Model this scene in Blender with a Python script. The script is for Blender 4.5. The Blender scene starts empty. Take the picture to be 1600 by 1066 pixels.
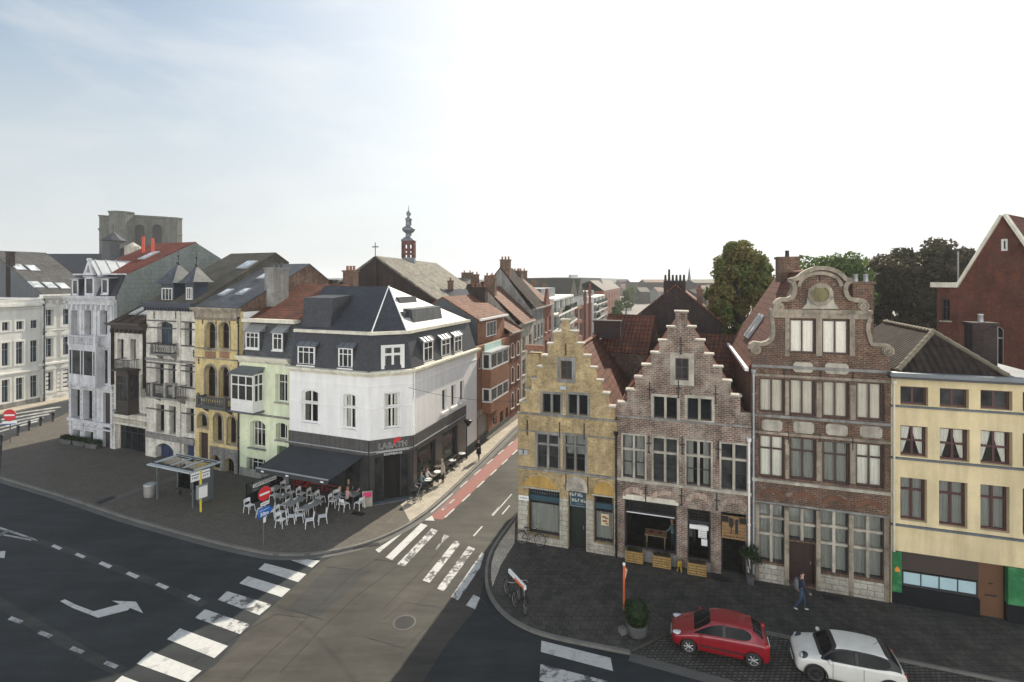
import bpy,bmesh,math,random
from mathutils import Vector,Matrix,geometry,noise as mnoise
random.seed(7)
R=math.radians
scene=bpy.context.scene
H=15.5;F=800.0;CX=800.0;HY=437.0
cd=bpy.data.cameras.new('camera');cam=bpy.data.objects.new('camera',cd)
scene.collection.objects.link(cam);scene.camera=cam
cam.location=(0,0,H);cam.rotation_euler=(R(90),0,0)
cd.sensor_width=36;cd.lens=F/1600*36;cd.shift_y=-(533-HY)/1600
cd.clip_start=0.1;cd.clip_end=5000
SUN_AZ=math.atan(0.48);SUN_EL=R(33)
w=bpy.data.worlds.new('World');scene.world=w;w.use_nodes=True
wn=w.node_tree.nodes;wl=w.node_tree.links
bg=wn['Background'];bg.inputs[1].default_value=0.1
sky=wn.new('ShaderNodeTexSky');sky.sky_type='NISHITA';sky.sun_disc=False
sky.sun_elevation=SUN_EL;sky.sun_rotation=SUN_AZ
sky.air_density=1.0;sky.dust_density=1.2;sky.ozone_density=1.0
tc=wn.new('ShaderNodeTexCoord');mp=wn.new('ShaderNodeMapping');mp.inputs['Scale'].default_value=(1.0,1.0,3.2)
nz=wn.new('ShaderNodeTexNoise');nz.inputs['Scale'].default_value=2.3;nz.inputs['Detail'].default_value=7;nz.inputs['Roughness'].default_value=.55
nz.inputs['Distortion'].default_value=.35
cr=wn.new('ShaderNodeValToRGB');cr.color_ramp.elements[0].position=.47;cr.color_ramp.elements[1].position=.72
cr.color_ramp.elements[0].color=(0,0,0,1);cr.color_ramp.elements[1].color=(.5,.5,.5,1)
mx=wn.new('ShaderNodeMixRGB');mx.inputs[2].default_value=(5.6,5.7,5.7,1)
hz=wn.new('ShaderNodeMixRGB');
def wm(op,a,b=None,clamp=False):
 n=wn.new('ShaderNodeMath');n.operation=op;n.use_clamp=clamp
 for i,x in enumerate((a,b)):
  if x is None:continue
  if isinstance(x,(int,float)):n.inputs[i].default_value=x
  else:wl.new(x,n.inputs[i])
 n.name
 return n.outputs[0]
sxy=wn.new('ShaderNodeSeparateXYZ');wl.new(tc.outputs['Generated'],sxy.inputs[0])
rear=wm('MULTIPLY_ADD',sxy.outputs[1],-1.3,True);rear.node.inputs[2].default_value=.05
hc=wn.new('ShaderNodeMixRGB');hc.inputs[1].default_value=(4.0,4.25,4.4,1);hc.inputs[2].default_value=(13.0,12.6,11.6,1);wl.new(rear,hc.inputs[0]);wl.new(hc.outputs[0],hz.inputs[2])  # haze made brighter behind the camera, added to fill the facades
dt=wn.new('ShaderNodeVectorMath');dt.operation='DOT_PRODUCT';wl.new(tc.outputs['Generated'],dt.inputs[0]);dt.inputs[1].default_value=(math.sin(SUN_AZ)*math.cos(SUN_EL),math.cos(SUN_AZ)*math.cos(SUN_EL),math.sin(SUN_EL))
glow=wm('POWER',wm('MAXIMUM',dt.outputs['Value'],0.0),4.0)
gl_=wn.new('ShaderNodeMixRGB');gl_.blend_type='ADD';gl_.inputs[2].default_value=(8.0,7.8,7.4,1);wl.new(glow,gl_.inputs[0])
sx_=wn.new('ShaderNodeSeparateXYZ');hr=wn.new('ShaderNodeValToRGB');he=hr.color_ramp.elements
he[0].position=0.0;he[0].color=(.96,.96,.96,1);he[1].position=.42;he[1].color=(.03,.03,.03,1);e_=he.new(.16);e_.color=(.7,.7,.7,1)
wl.new(tc.outputs['Generated'],sx_.inputs[0]);wl.new(sx_.outputs[2],hr.inputs[0]);wl.new(hr.outputs[0],hz.inputs[0])
hs=wn.new('ShaderNodeHueSaturation');hs.inputs['Saturation'].default_value=1.3;hs.inputs['Value'].default_value=.62
wl.new(tc.outputs['Generated'],mp.inputs[0]);wl.new(mp.outputs[0],nz.inputs['Vector']);wl.new(nz.outputs[0],cr.inputs[0])
wl.new(sky.outputs[0],hs.inputs['Color']);wl.new(hs.outputs[0],hz.inputs[1])
wl.new(cr.outputs[0],mx.inputs[0]);wl.new(hz.outputs[0],mx.inputs[1]);wl.new(mx.outputs[0],gl_.inputs[1]);
low=wm('POWER',wm('SUBTRACT',1.0,wm('ABSOLUTE',sxy.outputs[2])),2.0);rear_fill=wm('MULTIPLY',wm('MULTIPLY',sxy.outputs[1],-1.0,True),low)
g2=wn.new('ShaderNodeMixRGB');g2 .blend_type='ADD';g2 .inputs[2].default_value=(22.0,21.2,19.8,1);wl.new(rear_fill,g2 .inputs[0]);  # added glow low in the rear sky, fill for camera-facing walls
def vm(op,a,b):
 n=wn.new('ShaderNodeVectorMath');n.operation=op
 for i,x in enumerate((a,b)):
  if isinstance(x,tuple):n.inputs[i].default_value=x
  else:wl.new(x,n.inputs[i])
 return n.outputs[0]
c_=gl_.outputs[0];c_=vm('MULTIPLY',vm('DIVIDE',c_,vm('ADD',vm('MULTIPLY',c_,(1/6,1/6,1/6)),(1,1,1))),(1.93,1.98,1.98));wl.new(c_,g2 .inputs[1]);wl.new(g2 .outputs[0],bg.inputs[0])
sd=bpy.data.lights.new('sun','SUN');sd.energy=5.0;sd.angle=R(.6);sd.color=(1,.9,.74)
sun=bpy.data.objects.new('sun',sd);scene.collection.objects.link(sun)
sdir=Vector((math.sin(SUN_AZ)*math.cos(SUN_EL),math.cos(SUN_AZ)*math.cos(SUN_EL),math.sin(SUN_EL)))
sun.rotation_euler=(-sdir).to_track_quat('-Z','Y').to_euler()
vs=scene.view_settings;vs.view_transform='Standard';vs.look='None';vs.exposure=0.62;vs.gamma=1;vs.use_curve_mapping=False
COL=scene.collection
def G(px,py,z=0.0):
 Y=(H-z)*F/(py-HY);return Vector(((px-CX)/F*Y,Y,z))
def W(px,py,Y):
 return Vector(((px-CX)/F*Y,Y,H-(py-HY)*Y/F))
def tag(o,label=None,cat=None,group=None,kind=None):
 if label:o['label']=label
 if cat:o['category']=cat
 if group:o['group']=group
 if kind:o['kind']=kind
 return o
def thing(name,label,cat,loc=(0,0,0),rz=0.0,group=None):
 o=bpy.data.objects.new(name,None);COL.objects.link(o)
 o.empty_display_size=.3;o.location=loc;o.rotation_euler=(0,0,rz)
 return tag(o,label,cat,group)
def copy_tree(o,parent=None):
 c=o.copy();COL.objects.link(c);c.parent=parent
 for ch in o.children:copy_tree(ch,c)
 return c
SPLIT={'pilaster':'','quoins':'quoin','balcony_post':'','bay_window':'','pane':'','chimney_pots':'chimney_pot','gable_wall':'','rustication':'quoin','flue':'','beam':'','door_seams':'door_seam','menu_sheets':'menu_sheet'}
class M:
 """mesh collector: boxes, prisms, tubes, lathes -> ONE mesh object"""
 def __init__(s):s.v=[];s.f=[];s.m=[];s.sm=[]
 def add(s,vs_,fs,mi=0,sm=False):
  b=len(s.v);s.v+=[tuple(p)for p in vs_]
  for f in fs:s.f.append(tuple(i+b for i in f));s.m.append(mi);s.sm.append(sm)
  return s
 def box(s,x0,x1,y0,y1,z0,z1,mi=0):
  if x0>x1:x0,x1=x1,x0
  if y0>y1:y0,y1=y1,y0
  if z0>z1:z0,z1=z1,z0
  return s.add([(x0,y0,z0),(x1,y0,z0),(x1,y1,z0),(x0,y1,z0),(x0,y0,z1),(x1,y0,z1),(x1,y1,z1),(x0,y1,z1)],[(0,3,2,1),(4,5,6,7),(0,1,5,4),(1,2,6,5),(2,3,7,6),(3,0,4,7)],mi)
 def poly(s,pts,mi=0):return s.add(pts,[tuple(range(len(pts)))],mi)
 def slab(s,outer,holes,y0,y1,mi=0,back=True,rmi=None):
  """xz outline with holes, thick from y0 (front) to y1 (back)"""
  loops=[outer]+list(holes);flat=[p for l in loops for p in l];n=len(flat)
  tris=geometry.tessellate_polygon([[Vector((p[0],p[1],0))for p in l]for l in loops])
  fs=[];bs=[]
  for a,b,c in tris:
   A,B,C=flat[a],flat[b],flat[c]
   cr_=(B[0]-A[0])*(C[1]-A[1])-(B[1]-A[1])*(C[0]-A[0])
   if abs(cr_)<1e-9:continue
   t=(a,b,c)if cr_>0 else(a,c,b)
   fs.append(t);bs.append((t[0]+n,t[2]+n,t[1]+n))
  s.add([(p[0],y0,p[1])for p in flat]+[(p[0],y1,p[1])for p in flat],fs+(bs if back else[]),mi)
  base=len(s.v)-2*n;k=0
  for li,l in enumerate(loops):
   ar=sum(l[i][0]*l[(i+1)%len(l)][1]-l[(i+1)%len(l)][0]*l[i][1]for i in range(len(l)))
   ccw=(ar>0)==(li==0)
   for i in range(len(l)):
    a=base+k+i;b=base+k+(i+1)%len(l)
    f=(b,a,a+n,b+n)if ccw else(a,b,b+n,a+n)
    s.f.append(f);s.m.append(mi if(rmi is None or li==0)else rmi);s.sm.append(False)
   k+=len(l)
  return s
 def prism(s,pts,z0,z1,mi=0):
  n=len(pts)
  ar=sum(pts[i][0]*pts[(i+1)%n][1]-pts[(i+1)%n][0]*pts[i][1]for i in range(n))
  if ar<0:pts=pts[::-1]
  tris=geometry.tessellate_polygon([[Vector((p[0],p[1],0))for p in pts]])
  top=[]
  for a,b,c in tris:
   A,B,C=pts[a],pts[b],pts[c]
   cr_=(B[0]-A[0])*(C[1]-A[1])-(B[1]-A[1])*(C[0]-A[0])
   if abs(cr_)<1e-10:continue
   top.append((a,b,c)if cr_>0 else(a,c,b))
  vs_=[(p[0],p[1],z0)for p in pts]+[(p[0],p[1],z1)for p in pts]
  fs=[(t[0]+n,t[1]+n,t[2]+n)for t in top]+[(t[0],t[2],t[1])for t in top]
  if z1-z0>1e-6:fs+=[(i,(i+1)%n,(i+1)%n+n,i+n)for i in range(n)]
  else:fs=fs[:len(top)]
  return s.add(vs_,fs,mi)
 def loft(s,loops,mi=0,caps=True,sm=False,closed=True):
  n=len(loops[0]);vs_=[p for l in loops for p in l];fs=[]
  for k in range(len(loops)-1):
   for i in range(n if closed else n-1):
    a=k*n+i;b=k*n+(i+1)%n
    fs.append((a,b,b+n,a+n))
  s.add(vs_,fs,mi,sm)
  if caps:
   s.add(loops[0],[tuple(range(n))[::-1]],mi);s.add(loops[-1],[tuple(range(n))],mi)
  return s
 def tube(s,pts,r,seg=8,mi=0,sm=True,r2=None):
  pts=[Vector(p)for p in pts];loops=[]
  for i,p in enumerate(pts):
   d=(pts[min(i+1,len(pts)-1)]-pts[max(i-1,0)]).normalized()
   a=d.orthogonal().normalized()if abs(d.z)>.9 else d.cross(Vector((0,0,1))).normalized()
   b=d.cross(a);rr=r if r2 is None else r+(r2-r)*i/(len(pts)-1)
   loops.append([p+(a*math.cos(2*math.pi*k/seg)+b*math.sin(2*math.pi*k/seg))*rr for k in range(seg)])
  return s.loft(loops,mi,True,sm)
 def lathe(s,prof,c=(0,0,0),seg=12,mi=0,sm=True,rot=0.0):
  loops=[[(c[0]+r*math.cos(rot+2*math.pi*k/seg),c[1]+r*math.sin(rot+2*math.pi*k/seg),c[2]+z)for k in range(seg)]for r,z in prof]
  return s.loft(loops,mi,True,sm)
 def torus(s,c,R_,r,seg=20,s2=6,axis='y',mi=0):
  c=Vector(c);vs_=[];fs=[]
  for i in range(seg):
   a=2*math.pi*i/seg
   for j in range(s2):
    b=2*math.pi*j/s2;q=R_+r*math.cos(b)
    p={'y':(q*math.cos(a),r*math.sin(b),q*math.sin(a)),'z':(q*math.cos(a),q*math.sin(a),r*math.sin(b)),'x':(r*math.sin(b),q*math.cos(a),q*math.sin(a))}[axis]
    vs_.append(c+Vector(p))
    fs.append((i*s2+j,((i+1)%seg)*s2+j,((i+1)%seg)*s2+(j+1)%s2,i*s2+(j+1)%s2))
  return s.add(vs_,fs,mi,True)
 def build(s,name,mats,parent=None,loc=None,rz=None):
  if name in SPLIT:
   name=SPLIT[name]or name;root=list(range(len(s.v)))
   def fd(i):
    while root[i]!=i:root[i]=root[root[i]];i=root[i]
    return i
   for f in s.f:
    for i in f[1:]:root[fd(i)]=fd(f[0])
   g={}
   for k,f in enumerate(s.f):g.setdefault(fd(f[0]),[]).append(k)
   if 1<len(g)<90:
    first=None
    for ks in g.values():
     q=M();mp_={}
     for k in ks:
      for i in s.f[k]:
       if i not in mp_:mp_[i]=len(q.v);q.v.append(s.v[i])
      q.f.append(tuple(mp_[i]for i in s.f[k]));q.m.append(s.m[k]);q.sm.append(s.sm[k])
     o=q.build_one(name,mats,parent,loc,rz);first=first or o
    return first
  return s.build_one(name,mats,parent,loc,rz)
 def build_one(s,name,mats,parent=None,loc=None,rz=None):
  me=bpy.data.meshes.new(name);me.from_pydata(s.v,[],s.f)
  if not isinstance(mats,(list,tuple)):mats=[mats]
  for m in mats:me.materials.append(m)
  me.polygons.foreach_set('material_index',s.m);me.polygons.foreach_set('use_smooth',s.sm)
  me.update();auto_uv(me)
  o=bpy.data.objects.new(name,me);COL.objects.link(o)
  if parent is not None:o.parent=parent
  if loc is not None:o.location=loc
  if rz is not None:o.rotation_euler=(0,0,rz)
  return o
def auto_uv(me):
 uv=me.uv_layers.new(name='UVMap').data;V=me.vertices
 for p in me.polygons:
  n=p.normal
  if abs(n.z)>.985:t=Vector((1,0,0));b=Vector((0,1,0))
  else:
   t=Vector((-n.y,n.x,0)).normalized();b=n.cross(t)
   if t.x<-.01 or(abs(t.x)<=.01 and t.y<0):t=-t
  for li in p.loop_indices:
   co=V[me.loops[li].vertex_index].co;uv[li].uv=(co.dot(t),co.dot(b))
class Fac:
 """a facade plane: local x along the wall, y into the building, z up; pixel -> local converters"""
 def __init__(s,P,d,px=None):
  s.d=Vector((d[0],d[1])).normalized();s.n=Vector((s.d.y,-s.d.x));s.P=Vector((P[0],P[1]))
  if px is not None:
   u=s.u(px);s.P=s.P+s.d*u
  s.rz=math.atan2(s.d.y,s.d.x);s.loc=(s.P.x,s.P.y,0)
 def u(s,px,off=0.0):
  t=(px-CX)/F;Px=s.P.x+off*s.n.x;Py=s.P.y+off*s.n.y
  return(t*Py-Px)/(s.d.x-t*s.d.y)
 def uz(s,px,py,off=0.0):
  u=s.u(px,off);Y=s.P.y+off*s.n.y+u*s.d.y
  return u,H-(py-HY)*Y/F
 def z(s,px,py,off=0.0):return s.uz(px,py,off)[1]
 def rect(s,xl,xr,yt,yb,off=0.0):
  xc=(xl+xr)/2;return s.u(xl,off),s.u(xr,off),s.z(xc,yb,off),s.z(xc,yt,off)
 def dz(s,u,px,py):
  t=(px-CX)/F;Px=s.P.x+u*s.d.x;Py=s.P.y+u*s.d.y;e=-s.n
  k=(t*Py-Px)/(e.x-t*e.y);Y=Py+k*e.y
  return k,H-(py-HY)*Y/F
 def at(s,px):
  return Fac(s.P,s.d,px)
MAT={}
def nodes(name):
 m=bpy.data.materials.new(name);m.use_nodes=True;nt=m.node_tree
 return m,nt,nt.nodes['Principled BSDF'],nt.nodes,nt.links
def ramp(N_,L_,src,p0,c0,p1,c1):
 r=N_.new('ShaderNodeValToRGB');e=r.color_ramp.elements
 e[0].position=p0;e[0].color=c0 if len(c0)==4 else(*c0,1);e[1].position=p1;e[1].color=c1 if len(c1)==4 else(*c1,1)
 L_.new(src,r.inputs[0]);return r.outputs[0]
def mixc(N_,L_,fac,a,b,typ='MIX'):
 m=N_.new('ShaderNodeMixRGB');m.blend_type=typ
 for i,x in((0,fac),(1,a),(2,b)):
  if hasattr(x,'links')or hasattr(x,'is_output'):L_.new(x,m.inputs[i])
  elif i==0:m.inputs[0].default_value=x
  else:m.inputs[i].default_value=(*x,1)if len(x)==3 else x
 return m.outputs[0]
def noise_n(N_,L_,vec,scale,detail=4,rough=.55,mapscale=None,dist=0):
 if mapscale:
  mp_=N_.new('ShaderNodeMapping');mp_.inputs['Scale'].default_value=mapscale;L_.new(vec,mp_.inputs[0]);vec=mp_.outputs[0]
 n=N_.new('ShaderNodeTexNoise');n.inputs['Scale'].default_value=scale;n.inputs['Detail'].default_value=detail
 n.inputs['Roughness'].default_value=rough;n.inputs['Distortion'].default_value=dist;L_.new(vec,n.inputs['Vector']);return n.outputs[0]
def bumpn(N_,L_,b,hgt,strength,dist=.02,prev=None):
 n=N_.new('ShaderNodeBump');n.inputs['Strength'].default_value=strength;n.inputs['Distance'].default_value=dist
 L_.new(hgt,n.inputs['Height'])
 if prev:L_.new(prev,n.inputs['Normal'])
 L_.new(n.outputs[0],b.inputs['Normal']);return n.outputs[0]
def k3(c,f):return tuple(min(1,x*f)for x in c)
def surf(name,col,rough=.8,var=.25,streak=.2,grain=.1,bump=.15,bscale=30,metal=0.0,stain=None,stain_amt=.5,spec=None,coat=0):
 """plain weathered surface: broad mottling, rain streaks, fine grain"""
 if name in MAT:return MAT[name]
 m,nt,b,N_,L_=nodes(name);g=N_.new('ShaderNodeNewGeometry').outputs['Position']
 c=ramp(N_,L_,noise_n(N_,L_,g,.7,6,.6),.3,k3(col,1-var),.7,k3(col,1+var*.35))
 if streak:
  s_=ramp(N_,L_,noise_n(N_,L_,g,1.0,5,.6,(2.2,2.2,.22)),.35,(1-streak,)*3,.62,(1,1,1));c=mixc(N_,L_,1,c,s_,'MULTIPLY')
 s_=ramp(N_,L_,noise_n(N_,L_,g,2.2,8,.78),.34,(1-var*.7,)*3,.5,(1,1,1));c=mixc(N_,L_,1,c,s_,'MULTIPLY')
 if grain:
  s_=ramp(N_,L_,noise_n(N_,L_,g,22,3,.7),.3,(1-grain,)*3,.7,(1+grain*.5,)*3);c=mixc(N_,L_,1,c,s_,'MULTIPLY')
 if stain:
  s_=ramp(N_,L_,noise_n(N_,L_,g,1.6,7,.68),.5,(0,0,0),.68,(stain_amt,)*3);c=mixc(N_,L_,s_,c,stain)
 L_.new(c,b.inputs['Base Color']);b.inputs['Roughness'].default_value=rough;b.inputs['Metallic'].default_value=metal
 if spec is not None:b.inputs['Specular IOR Level'].default_value=spec
 if coat:b.inputs['Coat Weight'].default_value=coat;b.inputs['Coat Roughness'].default_value=.04
 if bump:bumpn(N_,L_,b,noise_n(N_,L_,g,bscale,4,.6),bump,.02)
 MAT[name]=m;return m
def brick(name,c1,c2,mortar,bw=.24,bh=.085,ms=.012,var=.35,streak=.25,stain=None,stain_amt=.6,stain2=None,bump=.5,rough=.9,off=.5,pscale=.8,msmooth=.3):
 if name in MAT:return MAT[name]
 m,nt,b,N_,L_=nodes(name);g=N_.new('ShaderNodeNewGeometry').outputs['Position']
 uv=N_.new('ShaderNodeUVMap').outputs[0]
 wob=noise_n(N_,L_,g,1.3,2);vm=N_.new('ShaderNodeVectorMath');vm.operation='SCALE';L_.new(wob,vm.inputs[0]);vm.inputs['Scale'].default_value=.03
 va=N_.new('ShaderNodeVectorMath');va.operation='ADD';L_.new(uv,va.inputs[0]);L_.new(vm.outputs[0],va.inputs[1])
 t=N_.new('ShaderNodeTexBrick');t.inputs['Scale'].default_value=1;t.inputs['Brick Width'].default_value=bw;t.inputs['Row Height'].default_value=bh
 t.inputs['Mortar Size'].default_value=ms;t.inputs['Mortar Smooth'].default_value=msmooth;t.offset=off;t.inputs['Bias'].default_value=0
 t.inputs['Color1'].default_value=(*c1,1);t.inputs['Color2'].default_value=(*c2,1);t.inputs['Mortar'].default_value=(*mortar,1)
 L_.new(va.outputs[0],t.inputs['Vector']);c=t.outputs['Color']
 s_=ramp(N_,L_,noise_n(N_,L_,g,pscale,6,.62),.3,(1-var,)*3,.68,(1+var*.4,)*3);c=mixc(N_,L_,1,c,s_,'MULTIPLY')
 s_=ramp(N_,L_,noise_n(N_,L_,g,9,3,.7),.3,(.74,)*3,.7,(1.2,)*3);c=mixc(N_,L_,1,c,s_,'MULTIPLY')
 s_=ramp(N_,L_,noise_n(N_,L_,g,2.6,8,.78),.36,(1-var*.9,)*3,.52,(1,1,1));c=mixc(N_,L_,1,c,s_,'MULTIPLY')
 if streak:
  s_=ramp(N_,L_,noise_n(N_,L_,g,1.2,5,.6,(2,2,.25)),.35,(1-streak,)*3,.6,(1,1,1));c=mixc(N_,L_,1,c,s_,'MULTIPLY')
 if stain:
  s_=ramp(N_,L_,noise_n(N_,L_,g,1.1,8,.7),.48,(0,0,0),.66,(stain_amt,)*3);c=mixc(N_,L_,s_,c,stain)
 if stain2:
  s_=ramp(N_,L_,noise_n(N_,L_,g,2.7,8,.7,(1,1,1.6)),.56,(0,0,0),.7,(.6,)*3);c=mixc(N_,L_,s_,c,stain2)
 L_.new(c,b.inputs['Base Color']);b.inputs['Roughness'].default_value=rough;b.inputs['Specular IOR Level'].default_value=.3
 inv=N_.new('ShaderNodeMath');inv.operation='SUBTRACT';inv.inputs[0].default_value=1;L_.new(t.outputs['Fac'],inv.inputs[1])
 n1=bumpn(N_,L_,b,inv.outputs[0],bump,.012);bumpn(N_,L_,b,noise_n(N_,L_,g,35,3),.25,.01,n1)
 MAT[name]=m;return m
def tiles(name,c1,c2,bw=.22,bh=.3,moss=None,moss_amt=.5,rough=.75,var=.4,bump=1.0,pan=True,gap=(.03,.02,.02)):
 """roof covering: stepped courses with rounded pans (pan) or flat slates"""
 if name in MAT:return MAT[name]
 m,nt,b,N_,L_=nodes(name);g=N_.new('ShaderNodeNewGeometry').outputs['Position']
 uv=N_.new('ShaderNodeUVMap').outputs[0]
 wob=noise_n(N_,L_,g,.8,2);vm=N_.new('ShaderNodeVectorMath');vm.operation='SCALE';L_.new(wob,vm.inputs[0]);vm.inputs['Scale'].default_value=.12
 va=N_.new('ShaderNodeVectorMath');va.operation='ADD';L_.new(uv,va.inputs[0]);L_.new(vm.outputs[0],va.inputs[1])
 t=N_.new('ShaderNodeTexBrick');t.inputs['Scale'].default_value=1;t.inputs['Brick Width'].default_value=bw;t.inputs['Row Height'].default_value=bh
 t.inputs['Mortar Size'].default_value=.028 if pan else.012;t.inputs['Mortar Smooth'].default_value=.4;t.offset=0 if pan else.5
 t.inputs['Color1'].default_value=(*c1,1);t.inputs['Color2'].default_value=(*c2,1);t.inputs['Mortar'].default_value=(*gap,1)
 L_.new(va.outputs[0],t.inputs['Vector']);c=t.outputs['Color']
 s_=ramp(N_,L_,noise_n(N_,L_,g,.6,6,.65),.3,(1-var,)*3,.68,(1+var*.4,)*3);c=mixc(N_,L_,1,c,s_,'MULTIPLY')
 s_=ramp(N_,L_,noise_n(N_,L_,g,4,5,.75),.3,(.62,)*3,.7,(1.2,)*3);c=mixc(N_,L_,1,c,s_,'MULTIPLY')
 if moss:
  s_=ramp(N_,L_,noise_n(N_,L_,g,1.7,8,.7),.48,(0,0,0),.66,(moss_amt,)*3);c=mixc(N_,L_,s_,c,moss)
 L_.new(c,b.inputs['Base Color']);b.inputs['Roughness'].default_value=rough;b.inputs['Specular IOR Level'].default_value=.3 if rough<.6 else.12
 sx=N_.new('ShaderNodeSeparateXYZ');L_.new(va.outputs[0],sx.inputs[0])
 def mth(op,a,v=None):
  q=N_.new('ShaderNodeMath');q.operation=op;L_.new(a,q.inputs[0])
  if v is not None:q.inputs[1].default_value=v
  return q.outputs[0]
 saw=mth('SUBTRACT',mth('FRACT',mth('DIVIDE',sx.outputs[1],bh)),0);sawi=mth('MULTIPLY',saw,-1)
 n1=bumpn(N_,L_,b,sawi,bump,.05 if pan else.015)
 if pan:
  sn=mth('SINE',mth('MULTIPLY',sx.outputs[0],2*math.pi/bw));n1=bumpn(N_,L_,b,sn,bump*.8,.03,n1)
 bumpn(N_,L_,b,noise_n(N_,L_,g,14,3),.3,.02,n1)
 MAT[name]=m;return m
def glassm(name,tint=(.015,.018,.02),rough=.04,wob=.25,spec=.16):
 if name in MAT:return MAT[name]
 m,nt,b,N_,L_=nodes(name);g=N_.new('ShaderNodeNewGeometry').outputs['Position']
 c=ramp(N_,L_,noise_n(N_,L_,g,1.3,3),.3,k3(tint,.5),.7,k3(tint,2.0));L_.new(c,b.inputs['Base Color'])
 b.inputs['Roughness'].default_value=rough;b.inputs['Specular IOR Level'].default_value=spec
 bumpn(N_,L_,b,noise_n(N_,L_,g,1.1,2),wob,.03)
 MAT[name]=m;return m
def seeglass(name,tint=(.99,.99,.97),refl=.02):
 if name in MAT:return MAT[name]
 m=bpy.data.materials.new(name);m.use_nodes=True;nt=m.node_tree;N_,L_=nt.nodes,nt.links
 N_.remove(N_['Principled BSDF']);out=N_['Material Output']
 tr=N_.new('ShaderNodeBsdfTransparent');tr.inputs[0].default_value=(*tint,1)
 gl=N_.new('ShaderNodeBsdfGlossy');gl.inputs['Roughness'].default_value=.03
 lw=N_.new('ShaderNodeFresnel');lw.inputs[0].default_value=1.5
 mu=N_.new('ShaderNodeMath');mu.operation='MULTIPLY_ADD';mu.inputs[1].default_value=.9;mu.inputs[2].default_value=refl*.5
 L_.new(lw.outputs[0],mu.inputs[0])
 mi_=N_.new('ShaderNodeMixShader');L_.new(mu.outputs[0],mi_.inputs[0]);L_.new(tr.outputs[0],mi_.inputs[1]);L_.new(gl.outputs[0],mi_.inputs[2])
 L_.new(mi_.outputs[0],out.inputs[0]);MAT[name]=m;return m
def P(name,col,rough=.5,metal=0.0,var=.12,**k):return surf(name,col,rough,var,k.pop('streak',0),k.pop('grain',.04),k.pop('bump',.05),metal=metal,**k)
def arch_pts(u0,u1,z0,z1,rise=0,n=10,rise2=None):
 if rise<=0.01:return[(u0,z0),(u1,z0),(u1,z1),(u0,z1)]
 w_=(u1-u0)/2;rise=min(rise,w_*1.0001);rr=(w_*w_+rise*rise)/(2*rise);cx_=(u0+u1)/2;cz_=z1-rr
 a=math.asin(min(1,w_/rr));pts=[(u0,z0),(u1,z0)]
 for i in range(n+1):
  t=a-2*a*i/n;pts.append((cx_+rr*math.sin(t),cz_+rr*math.cos(t)))
 return pts
def sheet(m,pts,th,mi=0,mi2=None):
 pts=[Vector(p)for p in pts];n=Vector((0,0,0))
 for i in range(len(pts)):n+=pts[i].cross(pts[(i+1)%len(pts)])
 n.normalize()
 if n.z<0:pts=pts[::-1];n=-n
 k=len(pts);lo=[p-n*th for p in pts]
 m.add(pts+lo,[tuple(range(k))],mi)
 b=len(m.v)-2*k;mi2=mi if mi2 is None else mi2
 m.f.append(tuple(b+k+i for i in range(k))[::-1]);m.m.append(mi2);m.sm.append(False)
 for i in range(k):
  m.f.append((b+i,b+k+i,b+k+(i+1)%k,b+(i+1)%k));m.m.append(mi2);m.sm.append(False)
def corr(m,u0,u1,z0,z1,y,amp=.03,wl=.13,gather=0):
 """a hanging cloth with folds; gather>0 pulls its lower edge to the left, <0 to the right"""
 n=max(6,int((u1-u0)/wl*4));vs_=[];fs=[]
 rows=5 if gather else 2
 for j in range(rows):
  v=j/(rows-1);z=z1+(z0-z1)*v;k=1-abs(gather)*(v**1.3)
  for i in range(n+1):
   t=i/n;x=u0+(u1-u0)*t*k if gather>=0 else u1-(u1-u0)*(1-t)*k
   vs_.append((x,y+amp*math.sin(i*math.pi/2)+random.uniform(-.006,.006),z))
 for j in range(rows-1):
  for i in range(n):a=j*(n+1)+i;fs.append((a,a+1,a+n+2,a+n+1))
 m.add(vs_,fs,0,True)
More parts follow.
